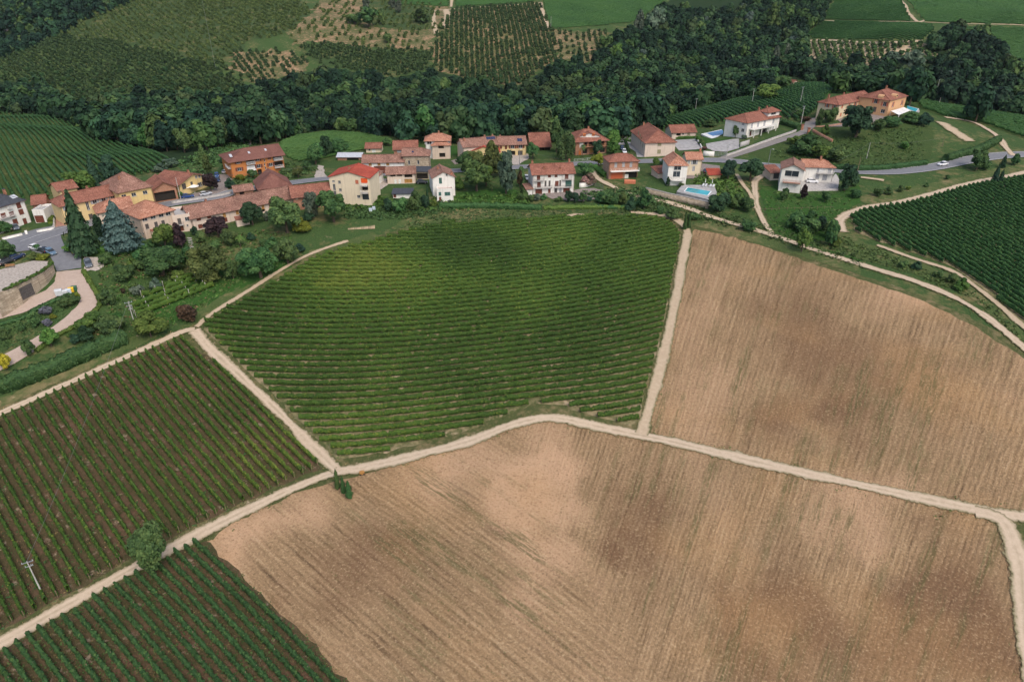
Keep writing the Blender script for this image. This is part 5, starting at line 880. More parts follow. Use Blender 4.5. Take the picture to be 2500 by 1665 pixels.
a_ = loc(hv, 'F', 365, 700); b_ = loc(hv, 'F', 610, 650)
for i in range(4): x = a_.x+(b_.x-a_.x)*i/3; MB().box(x-.14, x+.14, -2.4, -2.12, -1.2, loc(hv, 'F', 400, 620).z-.16).build('column', M['white'], hv.root)
g_ = house('roof_turret', 'raised glazed turret on the white villa roof', 6, (580,437), (712,415), h=hv.h+1.7, depth=5, rise=1.3, hl=2.4, hr=2.4, wall='white', tile='r_red', over=.5, zlow=2.0, wins=[('F',640,452,3.4,.9,'w')], chim=[(.3,.6,.9)], cat='turret'); DORM.append((g_, hv))
hP = house('pink_villa', 'long pale villa wing with terracotta shutters on the hilltop', 6, (1375,350), (1755,268), base=(1375,525), depth=9.5, rise=2.3, hl=4.5, wall='palegreen', tile='r_red', over=.5, sh='sh_red', wins=wrow('F', [(1412,375),(1492,358),(1628,330),(1705,310)], 1.3, 1.5, 's')+wrow('F', [(1395,465),(1478,445),(1685,390)], 1.3, 1.6, 's')+[('F',1560,350,1.4,2.2,'o')]+wrow('L', [(1245,350),(1325,380)], 1.0, 1.8, 'o')+wrow('F', [(1445,430),(1600,395),(1660,385)], .5, 4.6, 'p', 'pink'), chim=[(.02,.6,1.5),(.55,.75,1.2)])
balcony(hP, 'F', 1535, 1590, 388, 1.0, 'rail')
hP2 = house('peach_villa', 'peach-coloured villa block with hipped roof and arched dormers', 6, (1948,300), (2142,248), base=(1952,492), depth=13.5, rise=2.8, hl=5.5, hr=5.5, wall='peach', tile='r_red', over=.5, sh='sh_red', wins=wrow('L', [(1790,312),(1890,345)], 1.5, 1.8, 'o')+[('L',1868,425,1.8,1.6,'w'),('F',1985,350,1.2,2.2,'o'),('F',2085,328,1.2,2.2,'o'),('L',1775,405,1.5,2.2,'d','sh_dkgrey')], chim=[(.95,.7,1.4)])
for (zx, zy) in ((1850,245), (2055,245)):
    q_ = at(*P(6, zx, zy), 8.6); q_ = hP2.MI @ q_; x_, y_ = min(max(q_.x, 1.2), hP2.W-1.2), min(max(q_.y, 1.2), hP2.D-1.2); z_ = hP2.h+.3; m = MB()
    n0 = [(x_+1.0*math.cos(a), y_-.9, z_+.4+1.0*math.sin(a)) for a in np.linspace(0, math.pi, 9)]+[(x_-1, y_-.9, z_-.5), (x_+1, y_-.9, z_-.5)]; n1 = [(p_[0], y_+1.4, p_[2]) for p_ in n0]; k_ = len(n0); m.v = n0+n1; m.f = [tuple(range(k_)), tuple(range(k_, 2*k_))[::-1]]+[(i, k_+i, k_+(i+1) % k_, (i+1) % k_) for i in range(k_)]
    d_ = m.build('dormer', M['peach'], hP2.roof); m = MB(); n0 = [(x_+.72*math.cos(a), y_-.93, z_+.3+.72*math.sin(a)) for a in np.linspace(0, math.pi, 9)]; m.poly(n0); m.build('dormer_window', M['glass'], hP2.root)
hQ3 = house('gable_house_road', 'white house with wide gable window and brown roof below the road', 6, (737,1068), (985,1088), base=(738,1322), depth=10, rise=1.7, roof='front', wall='white', tile='r_brown', over=.5, sh='sh_grey', wins=[('F',845,1128,4.6,2.0,'w'),('F',797,1248,1,1.3,'s','sh_white'),('F',877,1250,1,1.3,'s','sh_white')]); balcony(hQ3, 'F', 742, 945, 1215, 1.2, 'pinkpave', 'pinkpave'); roof_panel
hQ4 = house('gable_house_wing', 'white wing with outside stair and parked white car in front', 6, (985,1048), (1330,1056), h=5.6, depth=8, rise=1.7, hr=3, wall='white', tile='r_orange', sh='sh_grey', wins=[('F',1145,1085,1.0,2,'s'),('F',1272,1090,1.2,2,'s'),('F',1135,1155,1.3,2,'s'),('F',1215,1170,1.6,2,'s'),('F',1180,1085,1.8,1.9,'p','sh_white')], chim=[(.6,.45,1.2)]); balcony(hQ4, 'F', 1120, 1310, 1118, 1.2, 'whitemetal')
house('red_roof_shed', 'small shed with red roof and grey door left of the gable house', 6, (615,1118), (735,1112), base=(625,1205), depth=6, rise=1.3, roof='shed', wall='palebeige', tile='r_red', cat='shed', wins=[('F',670,1155,2.2,2.0,'g','sh_dkgrey')])
house('hut', 'lonely small hut with red roof at the edge of the wood', 6, (715,78), (865,98), h=2.8, depth=6, rise=1.4, wall='stone', tile='r_red', cat='hut')
# dormers sit on the roofs of their houses
for d_, hh in DORM:
    mw = Matrix.Translation(d_.root.location) @ Matrix.Rotation(d_.root.rotation_euler.z, 4, 'Z'); d_.root.parent = hh.roof; hm = Matrix.Translation(hh.root.location) @ Matrix.Rotation(hh.root.rotation_euler.z, 4, 'Z'); ml = hm.inverted() @ mw; d_.root.location = ml.translation; d_.root.rotation_euler = (0, 0, d_.root.rotation_euler.z-hh.root.rotation_euler.z)
    for k_ in ('label', 'category'): del d_.root[k_]
# far houses at the upper left
for i, (x, y, w, hh, wl_, tl_, lb) in enumerate([(75,105,70,22,'white','r_red','far white house with red roof among the trees at the hill edge'), (125,122,36,30,'white','r_bright','far tall white house below the red-roofed one'), (285,82,45,14,'pink','r_red','far pink house half hidden by the dark wood'), (5,215,48,18,'palebeige','metalroof','far pale shed with grey roof in the wood')]):
    house('far_house', lb, 'a', (x, y-hh*.45), (x+w, y-hh*.6), h=hh/2.77*.35, depth=9, rise=2.5, wall=wl_, tile=tl_, sink=8, wins=wrow('F', [(x+w*.3, y-hh*.2), (x+w*.7, y-hh*.3)], 1.6, 1.8, 'w'))
# ------------------------------------------------------------------ walls, hedges, terraces
def strip_wall(name, label, v, pts, h, w, mt, cat='wall', cap=None, group=None, top=None):
    C = curve_world(PS(v, pts), 1.5); d = np.gradient(C, axis=0); d /= np.linalg.norm(d, axis=1)[:, None]; n = np.stack([d[:, 1], -d[:, 0]], 1)*w/2; z = T(C[:, 0], C[:, 1]); zt = z+h
    V = np.stack([np.column_stack([C-n, z-.7]), np.column_stack([C+n, z-.7]), np.column_stack([C+n, zt]), np.column_stack([C-n, zt])], 1); k = len(C); i = np.arange(k*4).reshape(k, 4); j = np.roll(i, -1, 1)
    F = np.vstack([np.stack([i[:-1], j[:-1], j[1:], i[1:]], -1).reshape(-1, 4), i[0][None, ::-1], i[-1][None]]); o = obj(name, np_mesh(name, V.reshape(-1, 3), F, M[mt])); tag(o, label, cat, group)
    if cap:
        V = np.stack([np.column_stack([C-n*1.35, zt]), np.column_stack([C+n*1.35, zt]), np.column_stack([C+n*1.35, zt+.08]), np.column_stack([C-n*1.35, zt+.08])], 1); obj('coping', np_mesh('coping', V.reshape(-1, 3), F, M[cap]), o)
    return o
def hedge(label, v, pts, w, h, mt, leaves=40, leaf=.34, group=None, name='hedge'):
    C = curve_world(PS(v, pts), .5); V, F, t = hedge_geo(C, w, h, bottom=-.3, leaves=leaves, leaf=leaf, tintf=lambda x, y: .46+.16*lownoise(x, y, 5, 3), step=.5); o = obj(name, np_mesh(name, V, F, FM[mt], {'tint': t})); tag(o, label, 'hedge', group)
def fence(name, label, v, pts, h, mt, sp=.9, cat='fence', rails=(.35, .95)):
    C = curve_world(PS(v, pts), .45); z = T(C[:, 0], C[:, 1]); e = empty(name, (C[0, 0], C[0, 1], float(z[0]))); tag(e, label, cat); o0 = Vector(e.location); st = max(1, int(sp/.45)); pm = MB().box(-.04, .04, -.04, .04, -.3, h).mesh('post', M[mt])
    for i in range(0, len(C), st): part(e, 'post', pm, Vector((C[i, 0], C[i, 1], z[i]))-o0)
    for r in rails:
        m = MB()
        for i in range(len(C)-1): m.bar(Vector((*C[i], z[i]+h*r-.03))-o0, Vector((*C[i+1], z[i+1]+h*r-.03))-o0, .04, .05)
        m.build('rail', M[mt], e)
def plane_pts(v, pts, z):
    out = []
    for p_ in PS(v, pts): r = Vector(rays([p_])[0]); out.append(Vector((0, 0, ZC))+r*((z-ZC)/r.z))
    return out
def prism(pts, z0, z1):
    m = MB(); n = len(pts); m.v = [(p_.x, p_.y, z0) for p_ in pts]+[(p_.x, p_.y, z1) for p_ in pts]; m.f = [tuple(range(n))[::-1], tuple(range(n, 2*n))]+[(i, (i+1) % n, n+(i+1) % n, n+i) for i in range(n)]; return m
def shift(m, o): m.v = [(x-o.x, y-o.y, z-o.z) for x, y, z in m.v]; return m
# stone terrace on the left
tp = plane_pts(7, [(-60,600),(0,575),(150,515),(300,440),(400,385),(460,335),(480,315),(440,290),(300,285),(150,320),(-60,385)], .35); c0 = sum(tp, Vector())/len(tp); c0.z = 0
e = empty('stone_terrace', (c0.x, c0.y, -5)); tag(e, 'curved stone retaining wall carrying a gravel terrace above the drive', 'terrace'); o0 = Vector(e.location)
shift(prism(tp, -8, .3), o0).build('stone_wall', M['stone'], e); hedge('low hedge along the rim of the stone terrace', 7, [(300,470),(400,412),(470,350)], 2.0, .5, 'fresh', 50) if False else None; ins = [c0+(p_-c0)*.955 for p_ in tp]; shift(prism(ins, .2, .42), o0).build('gravel_top', M['gravel'], e)
wA, wB = tp[2], tp[3]; wn_ = Vector(((wB-wA).y, -(wB-wA).x, 0)).normalized(); a_, b_ = [on_plane(P(7, *p_), wA, wn_) for p_ in ((208,645), (322,598))]; b_.z = a_.z; u_ = (b_-a_); L_ = u_.length; u_.normalize(); g_ = MB()
for i in range(4): g_.box(0, L_, -.12, -.02, i*.8, i*.8+.74)
d_ = g_.build('garage_door', M['sh_dkgrey'], e); d_.location = a_-o0+wn_*.02; d_.rotation_euler = (0, 0, math.atan2(u_.y, u_.x))
for i_ in range(22):
    f_ = 1.3+i_*.245; k_ = int(f_); q_ = tp[k_].lerp(tp[k_+1], f_-k_); q_ = c0+(q_-c0)*.975; place_tree((q_.x, q_.y, .36), RNG.uniform(1.2, 1.9), RNG.uniform(.6, 1.1), 'shrub', 'fresh' if i_ % 3 else 'olive', 'low rim shrub along the edge of the stone terrace', 'shrub', 'terrace rim shrubs')
for x, y in ((60,395),(178,380)): tree(7, x, y+42, 62, 62, 'shrub', 'mid', 'clipped ball shrub in a pot on the gravel terrace', 'shrub', 'potted ball shrubs')
q_ = at(*P(7, 130, 440)); e = empty('park_bench', (q_.x, q_.y, .42), .35); tag(e, 'dark bench between two potted shrubs on the terrace', 'bench'); MB().box(-1.1, 1.1, -.25, .25, .42, .5).build('seat', M['wood'], e); MB().box(-1.1, 1.1, .25, .32, .5, .95).build('backrest', M['wood'], e)
for s in (-.9, .9): MB().box(s-.06, s+.06, -.2, .2, -.02, .42).build('leg', M['rail'], e)
strip_wall('garden_wall', 'low white wall with openings in front of the slate villa', 1, [(40,1160),(310,1095)], .8, .3, 'white', cap='conc'); strip_wall('garden_wall', 'low white wall round the villa flower bed', 1, [(510,1055),(690,1025),(745,985),(745,880)], .8, .3, 'white', cap='conc')
strip_wall('gate_pier', 'white gate pier of the slate villa', 1, [(352,1085),(385,1078)], 1.3, .4, 'white', cat='gate pier')
strip_wall('road_wall', 'pale low wall along the road by the yellow gabled house', 2, [(225,1000),(520,955),(840,905),(1040,860)], .9, .35, 'conc', cap='conc')
strip_wall('pool_retaining_wall', 'tall beige retaining wall below the turquoise pool', 5, [(700,1310),(900,1360),(1040,1395),(1300,1450),(1560,1515)], 2.3, .4, 'stone', cap='conc')
strip_wall('gate_wall', 'white gate wall beside the paved villa court', 5, [(1490,790),(1640,800)], 2.0, .25, 'white'); fence('court_fence', 'grey metal fence between villa court and road', 5, [(1640,800),(1800,800)], 1.6, 'sh_grey', .45)
strip_wall('drive_wall', 'long pale wall along the upper side of the hill drive', 6, [(110,935),(350,850),(550,775),(720,715),(890,655)], .9, .35, 'conc', cap='conc')
strip_wall('brick_garden_wall', 'low red brick wall below the gate of the pale villa', 6, [(1075,655),(1180,715),(1300,775)], 1.2, .4, 'brick'); strip_wall('curved_garden_wall', 'curved white garden wall beside the iron gate', 4, [(1870,1000),(1960,995),(2060,960)], 1.7, .3, 'white', cap='conc')
fence('iron_gate', 'black iron gate at the white house drive', 4, [(2080,985),(2200,1020)], 1.5, 'rail', .45, 'gate'); strip_wall('court_wall', 'grey wall at the edge of the gable house court', 6, [(945,1335),(1050,1325),(1365,1318)], .7, .3, 'conc')
strip_wall('villa_drive_kerb', 'brick edging wall along the villa drive', 6, [(1110,605),(1250,600),(1400,575)], .6, .35, 'brick'); strip_wall('court_edge_wall', 'white wall between villa court and garden beds', 5, [(1385,560),(1475,700)], .9, .3, 'white')
strip_wall('grey_ramp_wall', 'grey garage ramp wall under the white villa lawn', 6, [(260,830),(360,800)], 2.0, .3, 'grey')
for x, y, l in ((955,640,'brick gate pillar on the villa side of the drive'), (1028,680,'brick gate pillar at the end of the brick garden wall'), (1140,455,'brick pillar at the corner of the pale villa')):
    q_ = at(*P(6, x, y)); e = MB().box(-.45, .45, -.45, .45, -.5, 2.4).build('gate_pillar', M['chim']); e.location = q_; tag(e, l, 'pillar'); MB().box(-.6, .6, -.6, .6, 2.4, 2.6).build('cap', M['r_red'], e)
fence('garden_fence', 'thin wooden post fence across the slope below the gable house', 10, [(1400,260),(1700,250),(2100,240)], 1.3, 'polewood', 2.5, rails=(.6,))
fence('roadside_rail', 'white roadside railing in front of the brick arcade house', 4, [(1800,640),(1920,630),(2080,615)], .9, 'whitemetal', 2)
hedge('tall dark clipped hedge along the edge of the brown-soil vineyard', 7, [(-40,1490),(300,1375),(700,1210),(1000,1085),(1150,1020)], 4.4, 1.75, 'mid', 90, .45); hedge('low clipped hedge beside the curved drive', 7, [(765,390),(830,500),(905,640),(890,730),(700,880),(540,970),(330,1120)], 1.5, .4, 'fresh', 50)
hedge('yellow-green clipped hedge under the dark conifer', 1, [(1210,1330),(1320,1320),(1450,1310)], 3.4, .8, 'fresh', 70); hedge('dark clipped hedge under the blue cedar', 1, [(1500,1340),(1740,1310),(2010,1260)], 3.6, .8, 'mid', 70)
hedge('long laurel hedge at the bottom of the lawn', 4, [(-40,1275),(500,1275),(1000,1290),(1360,1300)], 2.8, .9, 'mid', 60); hedge('yellowish hedge at the top of the vineyard path', 4, [(1380,1295),(1800,1285),(2352,1285),(2540,1300)], 2.6, .6, 'fresh', 55)
hedge('tall hedge along the parking strip of the white house', 4, [(1135,1130),(1105,950),(1078,790)], 2.4, 1.1, 'mid', 60); hedge('neat hedge at the start of the dirt track', 4, [(2075,740),(2160,800),(2240,860)], 2.8, .9, 'fresh', 60)
hedge('thick roadside hedge below the grassy villa bank', 6, [(1340,1072),(1540,1088),(1900,1078),(2350,1025)], 3.2, .95, 'mid', 60); hedge('tall hedge at the road bend by the pale track', 9, [(800,245),(900,215),(1000,190),(1080,155),(1140,120)], 3.6, 1.3, 'mid', 60)
hedge('broad dark hedge beside the white villa lawn', 6, [(720,560),(830,590),(935,625)], 4.2, 1.0, 'mid', 70); hedge('narrow hedge in the paved court', 5, [(425,600),(455,670),(480,740)], 1.2, .6, 'mid', 50); hedge('planted edge below the low beige wing', 5, [(1100,555),(1240,552),(1380,548)], 1.6, .5, 'fresh', 60)
hedge('yellow flowering hedge beside the villa lane', 1, [(700,930),(715,800)], 2.2, .6, 'yellow', 60); hedge('scrub strip between the lawn houses and the vineyard path', 5, [(0,1500),(420,1510),(640,1440)], 2.5, .6, 'mid', 40)
hedge('bushy strip above the terrace planting', 7, [(-30,880),(250,800),(340,730),(640,600)], 2.0, .35, 'mid', 50)
# ------------------------------------------------------------------ pools
def pool(label, v, deck, water, dz, wm, dm='deck', th=1.4):
    cpx = np.mean(PS(v, deck), 0); q = at(*cpx); z = q.z+dz; dp = plane_pts(v, deck, z); e = empty('swimming_pool', (q.x, q.y, q.z)); tag(e, label, 'swimming pool'); wp = plane_pts(v, water, z); wc = sum(wp, Vector())/4
    shift(prism(dp, z-th, z), q).build('deck', M[dm], e); shift(prism([wc+(p_-wc)*1.10 for p_ in wp], z-.2, z+.035), q).build('coping', M['whitemetal'], e); shift(prism(wp, z-.1, z+.05), q).build('water', M[wm], e); return z, e
zp, _ = pool('turquoise pool on a white deck with loungers', 5, [(1130,1275),(1200,1195),(1250,1188),(1640,1185),(1680,1290),(1580,1388)], [(1285,1225),(1595,1275),(1550,1330),(1245,1275)], .9, 'water', th=3.5)
pool('blue covered pool on the lawn of the white villa', 5, [(1465,490),(1780,420),(1890,410),(1895,490),(1610,552)], [(1540,480),(1780,432),(1870,480),(1625,520)], .12, 'water2', 'whitemetal', .6); pool('bright light-blue pool behind the peach villa', 6, [(2110,352),(2275,395),(2285,425),(2235,440),(2140,402)], [(2120,358),(2268,400),(2238,432),(2148,398)], .25, 'water3')
for i, (x, y) in enumerate([(1490,1205),(1528,1208),(1590,1214),(1632,1217)]):
    q_ = plane_pts(5, [(x, y)], zp)[0]; e = empty('sun_lounger', q_, -.5); tag(e, 'white sun lounger on the turquoise pool deck', 'sun lounger', 'white pool loungers'); MB().box(-.3, .3, -.8, .4, .28, .36).build('seat', M['plastic_white'], e); m = MB(); m.v = [(-.3,.4,.28),(.3,.4,.28),(.3,.95,.75),(-.3,.95,.75),(-.3,.4,.36),(.3,.4,.36),(.3,.93,.83),(-.3,.93,.83)]; m.f = [(0,3,2,1),(4,5,6,7),(0,1,5,4),(1,2,6,5),(2,3,7,6),(3,0,4,7)]; m.build('backrest', M['plastic_white'], e)
    for sx in (-.25, .25):
        for sy in (-.7, .35): MB().box(sx-.04, sx+.04, sy-.04, sy+.04, .0, .28).build('leg', M['steel'], e)
for x, y in ((1518,1195),(1612,1200)):
    q_ = plane_pts(5, [(x, y)], zp)[0]; e = empty('closed_parasol', q_); tag(e, 'closed white parasol between the pool loungers', 'parasol', 'closed pool parasols'); MB().tube((0,0,0), (0,0,2.6), .03).build('pole', M['steel'], e); MB().tube((0,0,1.1), (0,0,2.5), .16, .05).build('canopy', M['canvas'], e); MB().tube((0,0,0), (0,0,.1), .3, .25).build('base', M['conc'], e)
for x, y, l in ((430,850,'open white parasol nearer the barn'), (535,840,'wider open white parasol under the yellow gable')):
    q_ = at(*P(2, x, y)); e = empty('parasol', q_); tag(e, l, 'parasol'); MB().tube((0,0,0), (0,0,2.5), .04).build('pole', M['steel'], e); MB().tube((0,0,2.15), (0,0,2.75), 1.9, .06, 8).build('canopy', M['canvas'], e); MB().tube((0,0,0), (0,0,.12), .35, .3).build('base', M['conc'], e)
# white pergola of the peach villa
pg = plane_pts(6, [(1960,425),(2050,470),(2185,415),(2110,380)], at(*P(6, 2060, 490)).z+2.8); q_ = at(*P(6, 2060, 490)); e = empty('pergola', q_); tag(e, 'white flat-roofed pergola beside the peach villa', 'pergola')
for i in range(3):
    a_, b_, c_, d_ = [pg[0].lerp(pg[3], (i+t)/3.08) for t in (0, .95)]+[pg[1].lerp(pg[2], (i+t)/3.08) for t in (.95, 0)]; shift(prism([a_, d_, c_, b_], pg[0].z, pg[0].z+.12), q_).build('roof_panel', M['canvas'], e)
for p_ in pg: shift(prism([p_+Vector(o_) for o_ in ((-.1,-.1,0),(.1,-.1,0),(.1,.1,0),(-.1,.1,0))], q_.z-1, pg[0].z), q_).build('post', M['whitemetal'], e)
# ------------------------------------------------------------------ cars
def loft(secs):
    m = MB(); k = len(secs[0])
    for s in secs: m.v += s
    for i in range(len(secs)-1):
        for j in range(k): m.f.append((i*k+j, i*k+(j+1) % k, (i+1)*k+(j+1) % k, (i+1)*k+j))
    m.f.append(tuple(range(k))[::-1]); m.f.append(tuple((len(secs)-1)*k+j for j in range(k))); return m
def sec(x, w, z0, z1, b=.12): return [(x, -w, z0+b), (x, -w+b, z0), (x, w-b, z0), (x, w, z0+b), (x, w, z1-b*1.3), (x, w-b*1.4, z1), (x, -w+b*1.4, z1), (x, -w, z1-b*1.3)]
CARM = {}
def car_meshes(tall):
    if tall not in CARM:
        t = .14 if tall else 0
        body = loft([sec(-2.08,.62,.38,.78+t), sec(-1.95,.80,.26,.95+t), sec(-1.2,.88,.22,1.0+t), sec(.3,.88,.22,.98+t), sec(1.2,.87,.22,.92+t), sec(1.85,.80,.26,.80+t), sec(2.08,.62,.36,.66+t)]).mesh('body')
        glass = loft([sec(-1.80,.70,.85+t,1.05+t,.04), sec(-1.35,.70,.85+t,1.36+t,.05), sec(.05,.70,.85+t,1.40+t,.05), sec(1.0,.72,.85+t,.99+t,.03)]).mesh('windows', M['glass'])
        top = loft([sec(-1.45,.62,1.33+t,1.42+t,.03), sec(-1.1,.64,1.34+t,1.49+t,.03), sec(-.3,.64,1.36+t,1.50+t,.03), sec(.12,.61,1.35+t,1.43+t,.03)]).mesh('roof')
        wheel = MB().tube((0,-.11,0), (0,.11,0), .33, n=12).mesh('wheel', M['tyre']); rim = MB().tube((0,-.125,0), (0,.125,0), .19, n=8).mesh('rim', M['steel'])
        CARM[tall] = (body, glass, top, wheel, rim, MB().box(-.04,.04,-.16,.16,-.07,.07).mesh('headlight', M['lamp']), MB().box(-.04,.04,-.14,.14,-.08,.08).mesh('tail_light', M['redlamp']))
    return CARM[tall]
PA = {n_: paint(n_, c_) for n_, c_ in dict(white=(.75,.76,.78), silver=(.45,.47,.5), grey=(.12,.14,.17), dark=(.025,.028,.035), blue=(.02,.06,.2), navy=(.02,.035,.09), steelblue=(.12,.19,.27), red=(.35,.03,.02)).items()}
def car(v, x, y, dx, dy, col, label, tall=False):
    a = at(*P(v, x, y)); b_ = at(*P(v, x+dx, y+dy)); rz = math.atan2(b_.y-a.y, b_.x-a.x); root = empty('parked_car' if 'driving' not in label else 'car', (a.x, a.y, a.z+.14), rz); tag(root, label, 'car')
    sl = (b_.z-a.z)/max(.1, math.hypot(b_.x-a.x, b_.y-a.y)); root.rotation_euler = (0, -math.atan(max(-.2, min(.2, sl))), rz); body, glass, top, wheel, rim, hl, tl = car_meshes(tall)
    for n_, me in (('body', body), ('roof', top)):
        o = part(root, n_, me)
        if not len(me.materials): me.materials.append(PA['white'])
        o.material_slots[0].link = 'OBJECT'; o.material_slots[0].material = PA[col]
    part(root, 'windows', glass)
    for sx in (-1.3, 1.28):
        for sy in (-.8, .8): w = part(root, 'wheel', wheel, (sx, sy, .33)); part(w, 'rim', rim)
    for sy in (-.52, .52): part(root, 'headlight', hl, (2.03, sy, .62)); part(root, 'tail_light', tl, (-2.06, sy, .72))
for c_ in [(1,700,1345,100,55,'steelblue','blue-grey hatchback parked at the piazza wall'), (1,600,1318,-100,-50,'dark','dark hatchback nose to tail beside the blue-grey car'), (1,500,1290,100,20,'white','white car half hidden by the palm on the piazza'), (1,1215,1500,40,120,'grey','dark grey saloon on the gravel yard by the hedge'), (1,35,1490,90,-40,'white','white car in the terrace car park under the tree'), (1,125,1470,90,-40,'dark','black car between white and blue cars in the terrace car park'), (1,245,1415,90,-40,'navy','navy car at the end of the terrace car park'), (1,225,1010,40,60,'grey','dark car beside the white villa shrub'),
 (2,690,885,120,-25,'silver','silver estate on the road by the white parasols'), (2,225,910,15,90,'grey','grey car under the open barn roof'), (2,445,920,100,-12,'blue','blue car behind the road wall by the barn'), (2,985,580,110,-20,'silver','silver car beside the orange apartment block'), (2,842,630,10,60,'blue','bright blue car on the drive of the orange block'), (2,852,695,10,60,'navy','navy car just below the bright blue one'), (3,1765,975,100,0,'dark','black car under the stone lean-to'), (4,845,610,5,60,'blue','blue car in front of the yellow solar house'), (4,1150,890,15,80,'silver','silver car beside the tall hedge of the white house'), (5,150,862,100,-20,'white','white car on the road by the terracotta house'), (5,385,705,25,60,'navy','dark blue car in the paved court'), (5,415,752,25,60,'white','white car behind the dark blue one in the paved court'),
 (5,1525,1020,-4,-70,'navy','navy car beside the tiny yellow garage')]: car(*c_)
car(6,1070,1235,100,6,'white','white off-roader in the court of the gable house',True); car(9,785,275,-80,12,'white','white hatchback driving on the road below the hedge')
# ------------------------------------------------------------------ poles and wires
POLES = {}
def pole(v, top, base, label, arms=2, mt='pole', lamp=False, key=None, cat='utility pole'):
    b_ = at(*P(v, *base)); vv = (832.5-P(v, *top)[1])/FPX; dz = b_.y*(vv*cs-sn)/(cs+vv*sn); h = ZC+dz-b_.z; root = empty('street_lamp' if lamp else 'utility_pole', b_, .5); tag(root, label, 'street lamp' if lamp else cat); r = .05*h**.5
    MB().tube((0,0,-.6), (0,0,h), .09 if cat == 'mast' else max(.11, r), .05 if cat == 'mast' else max(.07, r*.6), 10).build('mast', M[mt], root)
    for i in range(arms):
        z = h-.15-.9*i; a = MB().box(-.85+.25*i, .85-.25*i, -.06, .06, z-.06, z+.06).build('crossarm', M['steel'], root); im = MB().tube((0,0,.06), (0,0,.3), .06, .04, 6).mesh('insulator', M['ceramic'])
        for x in (-.75+.25*i, .0 if i == 0 else .3, .75-.25*i): part(a, 'insulator', im, (x, 0, z))
    if lamp: l = MB().tube((0,0,h-.1), (0,-1.0,h+.15), .04).build('bracket', M['steel'], root); MB().box(-.18,.18,-1.4,-.8,h+.08,h+.22).build('lamp_head', M['lamp'], l)
    if key: POLES[key] = Vector((b_.x, b_.y, b_.z+h+.1))
pole(12,(148,965),(212,1125),'concrete power pole among the young vines by the cross track',2,key='p0'); pole(8,(500,1155),(600,1468),'concrete power pole between hedge and kitchen-garden vines',3,key='p1')
pole(6,(405,172),(395,342),'power pole on the grassy edge of the wood behind the white villa',1,key='p2'); pole(6,(965,152),(935,352),'power pole in the vines behind the white villa',1,key='p3'); pole(6,(970,368),(942,592),'power pole at the gate of the pale villa',2,key='p4'); pole('c',(1412,500),(1400,556),'power pole at the wood edge behind the peach villa roof',1,key='p5'); pole('c',(1780,540),(1750,662),'tall power pole right of the bright blue pool',1,key='p6'); pole('c',(1790,662),(1774,722),'short pole on the slope right of the pool',0)
pole(5,(775,145),(762,288),'power pole behind the large pink-beige house',1,key='p7'); pole(5,(1392,8),(1385,192),'power pole at the foot of the vines behind the beige wing',1,key='p8'); pole(5,(1818,640),(1805,845),'grey pole with brackets at the villa court fence',2,key='p9'); pole(6,(1712,780),(1685,960),'pale pole with meter box on the grassy bank',0,key='p10'); pole(6,(1612,940),(1568,1162),'brown roadside post by the round road tree',0,'polewood'); pole(6,(578,850),(565,1096),'street lamp at the bend of the road by the walnut trees',0,'steel',True); pole(2,(272,640),(345,940),'pale concrete pole beside the open barn',0,'pole',key='p11'); pole(4,(1056,470),(1056,695),'street lamp in front of the yellow solar house',0,'steel',True,key='p12'); pole(5,(285,1185),(285,1340),'thin garden post beside the dirt track',0,'polewood'); pole('c',(1820,930),(1800,990),'thin post on the dry end of the villa bank',0,'polewood',key='p13'); pole('b',(1505,112),(1509,196),'thin tall post at the corner of the far bright vineyard',0,'pole')
pole('a',(1468,-60),(1459,470),'slender tall mast rising above the dark wood',0,'steel',cat='mast')
def wire(a, b_, label, sag=1.2, key=None):
    A, B = POLES[a], (POLES[b_] if isinstance(b_, str) else b_); m = MB(); n = 14; pts = [A.lerp(B, i/n)-Vector((0, 0, sag*4*(i/n)*(1-i/n))) for i in range(n+1)]
    for p_, q_ in zip(pts, pts[1:]): m.tube(p_, q_, .018, n=4)
    o = m.build('power_line', M['wire']); tag(o, label, 'power line')
wire('p0','p1','power line over the brown-soil vineyard between two concrete poles'); wire('p2','p3','power line over the vines behind the white villa'); wire('p3','p4','power line from the vine pole to the villa gate'); wire('p10','p13','thin wire over the grassy villa bank'); wire('p7','p8','power line along the wood edge behind the beige house'); wire('p5','p6','power line behind the peach villa'); wire('p9','p4','power line along the hill drive'); wire('p11', POLES['p11']+Vector((45, 12, 1)), 'sagging wire from the barn pole over the road', .8); wire('p10', at(*P(6, 1350, 985), 5), 'wire from the bank pole down to the white wing', .6); wire('p12', at(*P(4, 1790, 640), 7), 'wire from the lamp to the white house', .5)
# ------------------------------------------------------------------ bins, tanks and other small things
def bin_(v, x, y, mt, label, s=1.0):
    q = at(*P(v, x, y)); e = empty('waste_container', q, .4); tag(e, label, 'container'); MB().box(-.6*s,.6*s,-.45*s,.45*s,.12,1.1*s).build('body', M[mt], e); m = MB(); m.v = [(-.64*s,-.5*s,1.1*s),(.64*s,-.5*s,1.1*s),(.64*s,.5*s,1.1*s),(-.64*s,.5*s,1.1*s),(-.64*s,-.2*s,1.32*s),(.64*s,-.2*s,1.32*s),(.64*s,.3*s,1.32*s),(-.64*s,.3*s,1.32*s)]; m.f = [(0,3,2,1),(4,5,6,7),(0,1,5,4),(1,2,6,5),(2,3,7,6),(3,0,4,7)]; m.build('lid', M[mt], e)
    for sx in (-.45, .45): MB().tube((sx*s,-.3,.1),(sx*s,.3,.1),.1).build('wheel', M['tyre'], e)
